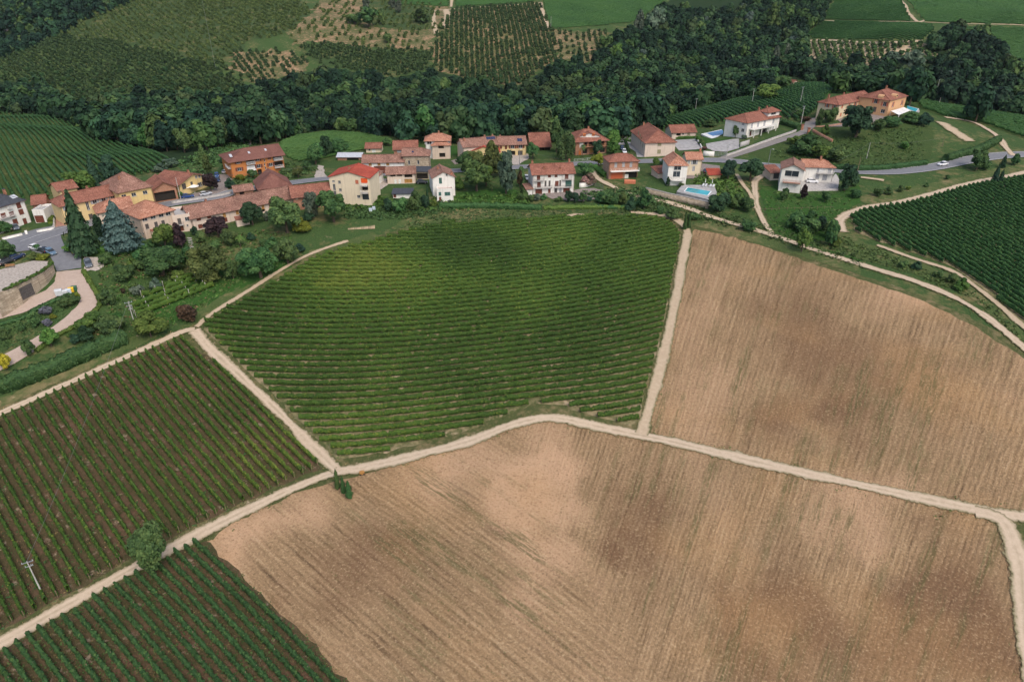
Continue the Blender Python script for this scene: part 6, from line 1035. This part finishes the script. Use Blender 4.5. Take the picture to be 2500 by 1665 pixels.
bin_(7,545,602,'plastic_white','large white container at the bend of the drive',1.3); bin_(7,600,595,'plastic_white','white bin second from the large white container'); bin_(7,632,585,'plastic_blue','bluish bin next to the yellow bin'); bin_(7,655,572,'plastic_yellow','yellow bin on the drive bend'); bin_(7,683,558,'plastic_green','green bin at the end of the bin row'); bin_(1,1018,1335,'plastic_yellow','yellow bin at the piazza hedge'); bin_(1,1075,1350,'plastic_white','grey-white bin beside the piazza yellow bin',1.2)
for x, y, l in ((948,1420,'pale water tank nearer the cream house'), (1000,1395,'pale water tank beside the first one in the grass')):
    q_ = at(*P(3, x, y)); e = empty('water_tank', q_, .2); tag(e, l, 'water tank'); MB().box(-.5,.5,-.5,.5,.15,1.15).build('body', M['plastic_blue'], e); MB().box(-.6,.6,-.55,.55,0,.15).build('pallet', M['wood'], e); MB().tube((0,0,1.15),(0,0,1.22),.12).build('cap', M['plastic_white'], e)
q_ = at(*P(11, 722, 1010)); e = empty('sprayer_tank', q_, .3); tag(e, 'small orange tank at the track crossing beside the cypresses', 'tank'); MB().box(-.5,.5,-.3,.3,.2,.75).build('body', M['sh_wood'], e); MB().box(-.3,.3,-.2,.2,.75,.86).build('lid', M['sh_wood'], e)
for sx in (-.35, .35): MB().tube((sx,-.36,.18),(sx,.36,.18),.18).build('wheel', M['tyre'], e)
q_ = at(*P(5, 490, 1165)); e = empty('covered_skip', q_, -.1); tag(e, 'orange covered skip beside the terracotta house', 'skip'); MB().box(-2,2,-.7,.7,0,.8).build('body', M['terracotta_pipe'], e); MB().tube((-2,0,.75),(2,0,.75),.65,n=12).build('cover', M['terracotta_pipe'], e)
q_ = at(*P(15, 1890, 315)); e = empty('log_pile', q_, .12); tag(e, 'stacked pale firewood logs at the top of the vineyard slope', 'wood pile'); lm = MB().tube((-1.0,0,0),(1.0,0,0),.16,n=7).mesh('log', M['sh_wood']); lm.materials[0] = plain('pale_log', (.40,.31,.2), .9, .3)
for r in range(6):
    for i in range(4): part(e, 'log', lm, (-3.1+i*2.12, r*.6, .16))
q_ = at(*P(8, 1195, 540)); e = empty('garden_steps', q_, 1.35); tag(e, 'flight of garden steps from the beige house to the garden', 'steps'); sm = MB().box(-.22,.22,-.7,.7,-.5,.1).mesh('step', M['conc'])
for i in range(9): p_ = at(*P(8, 1175+i*4.5, 455+i*19)); o = part(e, 'step', sm); o.location = Matrix.Rotation(-1.35, 4, 'Z') @ (p_-q_)
# ------------------------------------------------------------------ village trees and shrubs: (view, x, y, width, height, kind, colour, label)
TR = [(1,1180,1345,450,830,'cone','dark','tall dark conifer in front of the long yellow house'), (1,1700,1290,580,640,'cedar','blue','broad blue cedar in front of the beige house'), (1,1390,1140,190,330,'oval','dark','slim dark tree between conifer and cedar'), (1,1110,500,430,290,'round','fresh','bright green tree behind the yellow house'), (1,1330,440,240,430,'cone','dark','dark conifer with pale trunk behind the yellow house'), (1,1540,420,300,400,'oval','dark','dark evergreen next to the conifer behind the yellow house'), (1,90,1440,280,290,'round','mid','round green tree shading the terrace car park'), (1,70,1060,230,190,'shrub','mid','large dark shrub in front of the slate villa'), (1,515,1310,130,120,'palm','mid','small palm on the piazza corner'), (1,490,1410,170,110,'shrub','olive','olive bush below the piazza palm'), (1,600,1430,190,110,'shrub','yellow','yellowish bush on the terrace corner'), (1,980,1310,190,110,'shrub','fresh','light green shrub beside the conifer foot'), (1,680,740,140,190,'shrub','dark','dark shrub between garage and yellow house'),
 (8,925,580,210,225,'round','fresh','fresh green tree in front of the beige house'), (8,1100,570,160,225,'oval','purple','dark purple plum tree by the garden steps'), (8,1500,440,215,180,'round','purple','purple tree in front of the white farmhouse'), (8,1238,435,85,130,'shrub','dark','dark bush beside the purple tree'), (8,1300,505,130,135,'shrub','mid','green bush in front of the farmhouse door'), (8,1870,310,200,205,'round','dark','round dark tree against the farmhouse lean-to'), (8,2030,270,95,125,'shrub','grey','grey-green bush against the white farmhouse wall'), (8,1620,535,165,190,'shrub','mid','green bush behind the banana plant'), (8,1735,550,140,150,'palm','fresh','bright banana-like plant in the kitchen garden'), (8,2250,400,300,310,'round','mid','big fig tree in front of the brick pillars'), (8,890,850,420,280,'round','mid','widest garden tree below the beige house'), (8,1190,780,140,190,'oval','mid','narrow tree below the garden steps'), (8,1420,930,370,330,'round','olive','large yellowish tree in the middle of the garden'), (8,1660,900,150,170,'round','mid','round bush at the right foot of the yellowish tree'), (8,1960,890,360,315,'round','mid','large round tree at the vineyard corner of the garden'), (8,2260,740,210,230,'round','mid','green tree beside the dry path above the vines'), (8,1180,1370,225,225,'shrub','brownbush','dark brown-purple round bush at the track corner'), (8,760,1540,390,300,'shrub','fresh','spreading green bush beside the concrete pole'), (8,480,905,270,200,'shrub','mid','garden thicket left of the widest tree'), (8,620,1080,140,125,'shrub','grey','grey-green bush in the lower garden'), (8,810,1015,150,140,'shrub','silver','silvery bush above the garden vines'), (8,450,1055,70,70,'shrub','brownbush','small purple bush in the lower garden'), (8,270,745,150,140,'shrub','mid','bush at the corner of the gravel yard'), (8,770,570,120,100,'shrub','mid','shrub under the beige house wall'), (8,290,1190,190,210,'shrub','mid','tall bush by the drive fence'), (8,640,700,220,110,'shrub','mid','low thicket above the lower garden'), (8,1110,720,90,90,'shrub','mid','small bush below the narrow tree'),
 (8,120,1440,330,200,'shrub','fresh','bramble thicket right of the drive'), (8,330,1500,300,210,'shrub','mid','bramble thicket below the concrete pole'), (8,60,1560,200,160,'shrub','dark','dark bramble thicket above the tall hedge'), (8,400,1400,200,150,'shrub','fresh','light green bramble thicket by the pole'), (8,1990,545,90,100,'shrub','mid','small bush by the vegetable bed'), (8,1860,470,110,80,'shrub','dark','low bush right of the banana plant'),
 (15,1630,245,225,245,'round','mid','rounded tree at the corner of the cream house'), (15,1440,210,140,215,'round','grey','grey-green tree in front of the brick barn'), (15,1330,340,180,150,'shrub','yellow','yellow-green bush in front of the fig tree'), (15,1390,240,115,110,'shrub','dark','dark bush beside the brick barn'), (15,1200,630,170,190,'shrub','mid','bush right of the large round garden tree'), (15,1300,530,120,90,'shrub','dark','low dark bush at the garden edge'),
 (3,1230,1405,190,240,'shrub','dark','dark bush left of the flat shed'), (3,1420,1440,250,260,'shrub','mid','wide bush below the flat shed'), (3,1640,1390,260,310,'shrub','mid','tall bush in front of the white tanks'), (3,1800,1360,170,240,'shrub','dark','dark bush beside the cypress'), (3,1862,1330,56,330,'column','dark','slim cypress beside the white gabled house'), (3,1960,1345,100,180,'shrub','fresh','light bush at the corner of the white gabled house'), (3,80,640,260,280,'round','mid','tree beside the gravel yard behind the brick barn'), (3,230,560,250,330,'round','dark','dark tree left of the metal shed'), (3,460,500,300,240,'round','mid','tree over the metal shed'), (3,1230,370,170,130,'round','mid','round tree behind the little cream house'), (3,330,1190,60,180,'column','dark','thin cypress against the cream house'),
 (2,400,1180-880,260,330,'round','mid','broad tree at the wood edge above the yellow gabled house'), (2,660,440,210,260,'cone','olive','olive conifer above the red gabled roof'), (2,720,600,170,260,'oval','olive','yellowish tree right of the red gabled roof'), (2,760,830,210,250,'round','purple','dark purple tree beside the silver estate'), (2,1340,650,140,120,'round','mid','round tree in front of the orange block'), (2,1170,680,150,90,'shrub','yellow','yellow-green bush in front of the orange block'), (2,1030,780,150,140,'shrub','dark','dark bush left of the tool shed'), (2,1780,600,190,110,'shrub','mid','green bush right of the orange block'), (2,350,920,90,100,'shrub','mid','bush under the white parasols'), (2,2190,460,230,260,'round','mid','tree on the green knoll edge'), (2,980,520,150,200,'round','dark','dark tree left of the orange block'), (2,220,500,180,130,'round','silver','grey-green bush beside the back vineyard'), (2,60,560,230,120,'shrub','silver','grey-green thicket behind the open barn'), (2,1950,640,150,150,'round','olive','small tree by the gravel track behind the farmhouse'),
 (4,645,270,180,235,'oval','fresh','bright green tree behind the solar house'), (4,910,280,300,180,'round','olive','rounded olive tree behind the solar panels'), (4,1265,200,200,220,'cone','dark','dark conifer behind the red barn'), (4,1690,620,320,385,'willow','mid','weeping willow beside the brick arcade house'), (4,1560,520,190,330,'oval','mid','tall tree between red barn and willow'), (4,1235,610,140,175,'round','mid','small round tree in front of the red barn'), (4,670,870,290,400,'oval','olive','tall dark tree in front of the red annex'), (4,440,770,280,230,'round','olive','rounded tree left of the tall one by the annex'), (4,470,1050,350,340,'round','olive','spreading lawn tree below the road'), (4,870,1100,260,470,'oval','silver','silver-green poplar on the lawn'), (4,240,1035,140,200,'shrub','fresh','light bush beside the white gabled house lawn'), (4,680,1050,110,110,'palm','mid','small palm-like plant on the lawn'), (4,1075,1170,110,100,'shrub','mid','round bush at the bottom of the lawn'), (4,1060,1000,80,180,'oval','brownbush','reddish-brown slim tree by the tall hedge'), (4,2130,715,160,150,'round','yellow','yellow-green round tree at the start of the track'), (4,1960,840,190,155,'round','mid','round tree behind the pink oleander'), (4,1985,960,260,165,'shrub','pinkflower','pinkish flowering oleander by the iron gate'), (4,1915,580,110,200,'palm','mid','palm tree in front of the brick arcade house'), (4,2110,565,120,180,'round','dark','dark tree in front of the brick arcade'), (4,2330,480,170,220,'round','fresh','fresh green tree right of the arcade house'), (4,1190,1190,130,110,'shrub','mid','shrub left of the white house court'), (4,1290,1180,110,100,'shrub','grey','grey-green shrub in front of the white house'), (4,1385,1165,100,90,'shrub','mid','green shrub in front of the white house balconies'), (4,1590,1190,120,80,'shrub','olive','low shrub at the white house court edge'), (4,1720,1200,110,130,'round','dark','young tree left on the white house court edge'), (4,1820,1205,100,120,'round','dark','young tree in the middle of the court edge'), (4,1920,1205,100,110,'round','mid','young tree right on the court edge'), (4,2010,1190,80,80,'shrub','dark','small dark shrub at the end of the court edge'), (4,2180,1200,200,140,'shrub','mid','thicket beside the dirt track bend'), (4,2320,1250,220,200,'shrub','mid','larger thicket beside the dirt track bend'),
 (5,260,770,200,205,'oval','fresh','bright tree left of the paved court'), (5,230,520,160,150,'round','olive','olive tree behind the paved court'), (5,460,520,210,140,'shrub','mid','round bush above the paved court'), (5,565,650,70,110,'shrub','dark','dark bush against the pink-beige wall'), (5,1830,1130,240,280,'round','dark','left one of two dark walnut trees by the road'), (5,2130,1130,320,290,'round','dark','right one of two dark walnut trees by the road'), (5,1690,1560,290,290,'shrub','dark','big round dark bush below the pool'), (5,1920,1500,200,200,'shrub','mid','loose bush right of the round dark bush'), (5,2060,1540,240,220,'shrub','mid','loose bush beside the sandy streak'), (5,690,1510,230,260,'oval','mid','tall bush beside the dirt track'), (5,490,1545,150,205,'shrub','dark','dark bush above the vineyard path'), (5,190,1440,260,160,'shrub','mid','olive thicket beside the iron gate'), (5,380,1450,140,170,'shrub','olive','olive bush between track and hedge'), (5,840,930,100,120,'round','fresh','small light tree by the road lawn'), (5,945,915,130,90,'shrub','dark','dark bush beside the tiled shed'), (5,1190,1215,80,60,'shrub','mid','small shrub on the pool terrace'), (5,1010,1200,70,130,'shrub','dark','dark shrub beside the white pool house'), (5,1930,540,100,150,'round','mid','small tree between blue pool and white villa'), (5,2050,560,90,60,'shrub','silver','silvery shrub in front of the white villa'), (5,1460,640,90,90,'shrub','mid','flowering bed bush along the court wall'), (5,1510,710,80,60,'shrub','pinkflower','pink flowering bush along the court wall'), (5,1420,590,90,80,'shrub','fresh','light bush along the court wall'), (5,1590,390,180,110,'shrub','mid','bush row left of the blue pool'), (5,1100,1180,60,50,'shrub','mid','potted shrub under the pool house balcony'),
 (6,1560,720,340,350,'round','dark','big dark tree on the villa bank'), (6,1212,688,108,115,'shrub','fresh','bright round bush on the villa bank'), (6,1150,580,90,165,'oval','mid','slim clipped tree at the villa corner'), (6,1265,550,165,170,'shrub','mid','round clipped tree at the villa corner'), (6,955,910,330,210,'shrub','mid','ivy thicket above the gable house'), (6,1150,960,260,180,'shrub','fresh','lighter ivy thicket above the gable house roof'), (6,1330,990,260,180,'shrub','mid','ivy thicket above the white wing'), (6,1060,830,220,130,'shrub','mid','thicket below the brick garden wall'), (6,860,800,150,110,'shrub','fresh','light thicket beside the hill drive'), (6,1430,1320,235,290,'round','dark','round roadside tree beside the white wing'), (6,1545,1270,90,110,'shrub','mid','small bush beside the round roadside tree'), (6,750,1430,125,160,'shrub','mid','clipped green bush below the gable house'), (6,965,1415,105,165,'oval','purple','black-purple slim tree below the gable house'), (6,1212,1445,120,125,'round','mid','round green bush on the slope below the court'), (6,1820,650,160,150,'shrub','mid','bush at the right edge of the villa court'), (6,1960,600,220,120,'shrub','mid','bush row below the pergola'), (6,2200,560,230,130,'shrub','mid','bush mass right of the pergola'), (6,2330,600,160,170,'shrub','dark','dark bush at the end of the villa bank'), (6,2110,850,110,90,'shrub','fresh','small light shrub on the grassy bank'), (6,1050,705,60,60,'shrub','mid','ball shrub at the gate pillar'), (6,900,480,150,110,'shrub','mid','bush behind the villa drive pole'), (6,1000,540,110,60,'shrub','brownbush','reddish bush at the villa gate'), (6,560,300,330,170,'round','fresh','light green thicket beside the wood pole'), (6,700,190,260,150,'round','mid','tree below the lonely hut'), (6,560,170,260,230,'round','mid','tree left of the lonely hut'), (6,1940,150,160,120,'round','mid','round tree behind the peach villa roof'), (6,2230,300,180,110,'shrub','olive','olive scrub beyond the bright blue pool'),
 (10,1720,420,190,170,'shrub','mid','left bush of the clump on the grass slope'), (10,1840,470,230,220,'shrub','mid','middle bush of the clump on the grass slope'), (10,1950,450,170,170,'shrub','dark','right bush of the clump on the grass slope'), (10,2060,590,150,250,'oval','mid','tall bush beside the bend of the pale path'), (10,2120,600,90,100,'shrub','fresh','small bush at the foot of the tall bush'), (10,1790,650,140,230,'round','fresh','young tree with thin trunk beside the dirt track'), (10,1280,450,150,110,'shrub','mid','low bush on the track edge'), (10,672,440,48,160,'column','mid','left cypress at the corner of the stubble field'), (10,708,425,46,140,'column','mid','right cypress at the corner of the stubble field'), (10,440,290,90,90,'shrub','mid','bush above the sandy vineyard corner'), (10,560,330,150,120,'shrub','mid','low bush mass above the sandy corner'), (10,760,340,130,80,'shrub','mid','low bush beside the corner cypresses'),
 (9,372,472,64,62,'shrub','mid','first round bush on the dry road bank'), (9,437,458,60,55,'shrub','mid','second round bush on the dry road bank'), (9,518,442,50,48,'shrub','mid','third round bush on the dry road bank'), (9,565,430,36,30,'shrub','fresh','small bush after the third on the dry road bank'), (9,680,410,36,30,'shrub','mid','small lonely bush on the dry road bank'), (9,815,362,40,34,'shrub','mid','small bush near the road bend'), (9,530,925,62,52,'shrub','mid','left bush under the hillside vineyard'), (9,615,935,72,56,'shrub','dark','dark bush under the hillside vineyard'), (9,755,990,66,56,'shrub','mid','bush on the pale strip under the vines'), (9,842,1018,76,60,'shrub','mid','bush between pale strip and dirt track'), (9,897,1068,88,86,'shrub','fresh','lightest bush between pale strip and dirt track'), (9,1112,390,46,112,'column','dark','taller cypress at the top of the hillside vines'), (9,1148,392,38,90,'column','dark','shorter cypress at the top of the hillside vines'), (9,1000,300,130,130,'round','mid','tree beside the road bend'), (9,1060,300,80,60,'shrub','mid','bush beside the road bend tree'), (9,1240,270,70,70,'oval','mid','slim tree at the road edge'), (9,1165,290,40,80,'column','dark','slim dark cypress at the road edge'), (9,70,740,110,140,'shrub','mid','bush at the end of the bush clump'), (9,230,480,80,60,'shrub','mid','bush below the round roadside tree'),
 (11,490,1145,72,180,'column','mid','leftmost and tallest cypress at the track crossing'), (11,548,1190,62,160,'column','mid','middle cypress at the track crossing'), (11,602,1235,82,160,'column','mid','widest cypress at the track crossing'),
 (12,775,1035,215,300,'oval','mid','lone walnut tree beside the track between two vineyards'),
 (4,320,800,190,230,'round','mid','round tree at the road end of the clump by the annex'), (4,780,830,190,260,'round','mid','green tree between tall dark tree and poplar'), (4,600,980,220,230,'round','fresh','lighter lawn tree behind the spreading one'), (8,1060,910,170,130,'shrub','fresh','light bush below the widest garden tree'), (8,700,800,190,150,'shrub','mid','bush at the left foot of the widest garden tree'), (8,560,780,150,120,'shrub','fresh','light bush in the upper left garden'), (8,1780,720,150,110,'shrub','olive','olive bush between the two large garden trees'), (8,1450,600,150,120,'shrub','mid','bush left of the banana plant'), (8,2080,560,170,120,'shrub','mid','bush below the big fig tree'), (8,930,760,200,170,'round','mid','second crown beside the widest garden tree'), (2,2050,560,170,150,'round','mid','tree beside the gravel track on the knoll side'), (3,1150,1330,170,150,'shrub','fresh','light bush below the gravel court'),
 (7,470,1065,140,170,'round','fresh','young fresh green tree beside the lower drive'), (7,270,1150,120,160,'round','mid','young darker tree beside the lower drive'), (7,60,1275,130,165,'round','golden','golden-yellow young tree beside the lower drive'), (7,330,890,110,140,'oval','mid','slim shrub in the planted bed between the drives'), (7,200,930,90,110,'oval','mid','second slim shrub in the planted bed'), (7,60,1000,100,120,'shrub','mid','leafy shrub at the low end of the planted bed'), (7,430,770,130,80,'shrub','lavender','lavender-grey bush in the planted bed'), (7,440,880,90,70,'shrub','lavender','smaller lavender-grey bush in the planted bed'), (7,490,810,60,50,'shrub','yellow','yellow bush in the planted bed'), (7,640,690,190,110,'shrub','mid','green bush at the point of the planted bed'), (7,720,640,50,80,'shrub','yellow','yellow bush beside the bins'), (7,640,980,60,50,'shrub','fresh','small bush below the drive bend'), (7,700,1030,120,100,'shrub','dark','dark bush above the tall hedge')]
HI2 = {12}
for t_ in TR:
    v, x, y, w, h, kd, cl, lb = t_; sc_ = 1.2 if v in (4, 8, 15) and kd in ('round', 'oval') else 1.0; w, h = w*sc_, h*sc_; nm = 'banana_plant' if 'banana' in lb else ('shrub' if kd == 'shrub' else None); tree(v, x, y, w, h, kd, cl, lb, 'shrub' if kd == 'shrub' else 'tree', hi=2 if v in (12, 11) or w*1.0/VW[v][2] > 85 else True, name=nm)
# trees along the upper slopes, one by one
for x, y, w, h, kd, cl, lb in [(265,130,60,150,'oval','grey','tall grey tree at the top of the pink slope'), (180,165,110,70,'shrub','mid','round dark bush on the pink slope'), (440,60,60,70,'oval','grey','grey poplar on the far scrub slope'), (480,90,60,75,'oval','grey','second grey poplar on the far scrub slope'), (370,170,60,100,'round','mid','tree in the scrub slope hollow'), (280,190,130,120,'round','mid','bushy tree in the scrub slope hollow'), (640,160,120,100,'shrub','mid','bushes at the orchard corner'), (410,290,70,65,'shrub','mid','lone bush on the pink soil'), (2100,250,90,150,'oval','grey','grey tree at the upper wood edge'), (2210,260,130,190,'round','silver','silvery tree at the upper wood edge'), (1950,440,80,130,'oval','fresh','light green tree standing out of the upper wood')]: tree('b', x, y, w, h, kd, cl, lb, hi=False)
for x, y, w, h, kd, cl, lb in [(640,230,120,170,'oval','olive','bare-limbed pale tree in the wood above the hut'), (670,460,60,130,'oval','grey','thin grey tree left of the orchard rows'), (740,440,50,130,'oval','grey','thin grey tree beside the orchard rows'), (1580,520,130,160,'round','silver','silvery tree below the orchard rows'), (1450,480,130,120,'round','silver','pale bushy tree behind the peach villa')]: tree('c', x, y, w, h, kd, cl, lb, hi=False)
# ------------------------------------------------------------------ undergrowth and weeds
def tufts(name, label, pts, size, mt, per=5, spread=.5, cat='weeds', tall=.6):
    pts = np.asarray(pts); n = len(pts); c = np.repeat(pts, per, 0); s = np.repeat(RNG.uniform(*size, n), per); c = c+RNG.normal(0, 1, c.shape)*s[:, None]*spread; z = T(c[:, 0], c[:, 1])+s*RNG.uniform(.05, tall, len(c)); nr = RNG.normal(0, .6, (len(c), 3))+[0, 0, .8]; nr /= np.linalg.norm(nr, axis=1)[:, None]
    V, F = leafquads(np.column_stack([c, z]), nr, s*RNG.uniform(.5, 1.1, len(c)), RNG); t = np.repeat(np.clip(np.repeat(RNG.normal(.5, .2, n), per)+RNG.normal(0, .12, len(c)), 0, 1), 4); o = obj(name, np_mesh(name, V, F, FM[mt], {'tint': t})); tag(o, label, cat, kind='stuff')
def scatter_px(poly, n): 
    Q = world_poly(poly, 6, 0); lo, hi = Q.min(0), Q.max(0); g = RNG.uniform(lo, hi, (n*3, 2)); return g[inpoly(g[:, 0], g[:, 1], Q)][:n]
GARD = PS(8, [(150,760),(600,560),(1250,480),(2000,350),(2300,420),(2300,700),(1900,900),(1500,1080),(1200,1350),(700,1550),(100,1560),(300,1180),(150,980)])
tufts('undergrowth', 'tangled green undergrowth of the kitchen gardens', scatter_px(GARD, 600), (.3, .8), 'olive', 7, .5, 'undergrowth'); tufts('undergrowth', 'lighter garden herbs and grass clumps', scatter_px(GARD, 900), (.2, .55), 'fresh', 6, .5, 'undergrowth'); tufts('dry_grass', 'dry grass clumps in the gardens and on the banks', scatter_px(GARD, 350), (.2, .5), 'dry', 5, .5, 'dry grass')
tufts('undergrowth', 'rough plants on the slope below the cream house', scatter_px(PS(3, [(540,1350),(900,1260),(1200,1230),(1950,1320),(2100,1330),(2300,1400),(1500,1540),(560,1540)]), 900), (.3, .9), 'mid', 6, .5, 'undergrowth')
tufts('undergrowth', 'rough plants on the grassy villa bank', scatter_px(PS(6, [(560,930),(900,760),(1100,680),(1500,720),(1900,640),(2300,600),(2350,950),(1900,1040),(1500,1060),(900,990)]), 1400), (.3, .8), 'olive', 5, .5, 'undergrowth')
tufts('undergrowth', 'rough plants along the dirt track slopes', scatter_px(PS(10, [(0,260),(700,330),(1300,480),(2000,700),(2355,800),(2355,700),(2000,560),(1400,380),(800,200),(300,60),(0,60)]), 1300), (.3, .9), 'mid', 5, .5, 'undergrowth'); tufts('undergrowth', 'plants below the hillside vineyard', scatter_px(PS(9, [(130,720),(450,850),(860,1010),(1150,1210),(1307,1390),(1307,1420),(1000,1130),(600,970),(0,790)]), 900), (.3, .8), 'olive', 5, .5, 'undergrowth')
tufts('undergrowth', 'plants on the grass slope below the gable house', scatter_px(PS(10, [(1390,30),(1700,100),(2355,60),(2200,270),(2100,360),(1900,600),(1500,470)]), 800), (.25, .6), 'mid', 5, .5, 'undergrowth')
tufts('dry_grass', 'dry grass above the top rows of the big vineyard', scatter_px(PS(4, [(-600,1560),(-200,1290),(2700,1310),(2700,1410),(500,1460)]), 450), (.15, .4), 'dry', 5, .5, 'dry grass', .3); tufts('undergrowth', 'green plants above the top rows of the big vineyard', scatter_px(PS(4, [(-600,1560),(-200,1290),(2700,1310),(2700,1410),(500,1460)]), 1500), (.25, .6), 'mid', 5, .5, 'undergrowth')
tufts('undergrowth', 'planting of the bed between the two drives', scatter_px(PS(7, [(-30,900),(330,720),(700,580),(730,640),(540,830),(430,910),(200,1040),(-30,1160)]), 450), (.2, .45), 'mid', 7, .5, 'undergrowth')
VG = [('n', [(800,480),(880,470),(1000,500),(1100,480),(1290,470),(1290,500),(1000,520),(830,510)]), ('n', [(1420,470),(1560,460),(1660,480),(1620,505),(1480,495)]), ('n', [(1690,420),(1790,430),(1830,500),(1720,505)]), ('n', [(540,405),(700,395),(790,420),(700,440),(560,450)]), ('n', [(960,345),(1100,340),(1560,335),(1560,350),(1100,352)]), ('n', [(420,395),(560,350),(640,350),(560,380),(480,440)])]
for i_, (v_, pl_) in enumerate(VG): tufts('undergrowth', ['garden plants below the cream house court', 'garden plants beside the dirt track bend', 'rough plants round the two walnut trees', 'grassy garden plants round the orange block', 'wood-edge plants behind the village houses', 'wood-edge plants above the yellow gabled house'][i_], scatter_px(pl_, 420), (.4, 1.3), 'mid' if i_ % 2 else 'fresh', 7, .5, 'undergrowth')
EP = []
for n_, px, w, mt in TRACKS[:11]:
    C = curve_world(px, .8); d = np.gradient(C, axis=0); d /= np.linalg.norm(d, axis=1)[:, None]+1e-9; nn = np.stack([d[:, 1], -d[:, 0]], 1); hw_ = np.interp(np.linspace(0, 1, len(C)), np.linspace(0, 1, np.size(w)), np.atleast_1d(w))/2
    for s in (-1, 1): keep = RNG.random(len(C)) < .75; EP.append((C+nn*s*(hw_+RNG.exponential(.5, len(C))-.15)[:, None])[keep])
EP = np.vstack(EP); k_ = RNG.random(len(EP)) < .32
tufts('weeds', 'green weeds along the edges of the dirt tracks', EP[k_], (.15, .42), 'olive', 5, .8); tufts('dry_grass', 'dry grass along the edges of the dirt tracks', EP[~k_], (.12, .36), 'dry', 5, .8, 'dry grass', .3)
for q_, nm in ((Q_LEFT, 'brown-soil vineyard'), (Q_BOT, 'vineyard beyond the walnut tree')):
    lo, hi = q_.min(0), q_.max(0); g_ = RNG.uniform(lo, hi, (9000, 2)); g_ = g_[inpoly(g_[:, 0], g_[:, 1], q_)]; k_ = RNG.random(len(g_)) < .45; tufts('weeds', 'weeds between the rows of the '+nm, g_[k_], (.15, .4), 'mid', 4, .7); tufts('dry_grass', 'dry litter between the rows of the '+nm, g_[~k_], (.15, .35), 'dry', 3, .7, 'dry grass', .25)
# green regrowth in dashes along the old drill rows of the wide stubble field
pA, pB = at(930, 1330), at(1280, 1640); LX = []
for i_ in range(-9, 10):
    o_ = np.array([DL[1], -DL[0]])*i_*1.55; t_ = np.arange(-4, 60, .22)[:, None]; L_ = np.array([pA.x, pA.y])+o_+DL*t_+RNG.normal(0, .12, (len(t_), 2)); f_ = lownoise(L_[:, 0], L_[:, 1], 11, 91)+RNG.normal(0, .12, len(L_))-abs(i_)*.03; LX.append(L_[f_ > .12])
tufts('weeds', 'green regrowth in dashes along old rows of the wide stubble field', np.vstack(LX), (.10, .26), 'olive', 4, .7, tall=.3)
G = jgrid(-120, 130, 40, 210, 2.1, .5)
for q_, nm in ((world_poly(PX_STUB, 6, 0), 1), (world_poly(PX_RSTUB, 6, 0), 2)):
    g_ = G[inpoly(G[:, 0], G[:, 1], q_)]; f_ = lownoise(g_[:, 0], g_[:, 1], 30, 50+nm)+RNG.normal(0, .3, len(g_)); tufts('dry_grass', 'straw tufts on the '+('wide stubble field below the track' if nm == 1 else 'stubble field beside the big vineyard'), g_[f_ < .2], (.12, .3), 'dry', 4, .9, 'stubble', .2); tufts('weeds', 'green weeds sprouting on the '+('wide stubble field below the track' if nm == 1 else 'stubble field beside the big vineyard'), g_[f_ > .62], (.1, .24), 'olive', 4, .9, tall=.3)
# haze: the summer air of the valley
hz = MB().box(-17000, 17000, -310, 9100, -80, 260).build('haze', None); tag(hz, kind='stuff')
hm, nt, b = nmat('haze_air'); nt.nodes.remove(b); pv = nt.nodes.new('ShaderNodeVolumePrincipled'); pv.inputs['Color'].default_value = (.80,.88,.96,1); pv.inputs['Density'].default_value = .000025; pv.inputs['Anisotropy'].default_value = .2
nt.links.new(pv.outputs[0], nt.nodes['Material Output'].inputs['Volume']); hz.data.materials.append(hm)
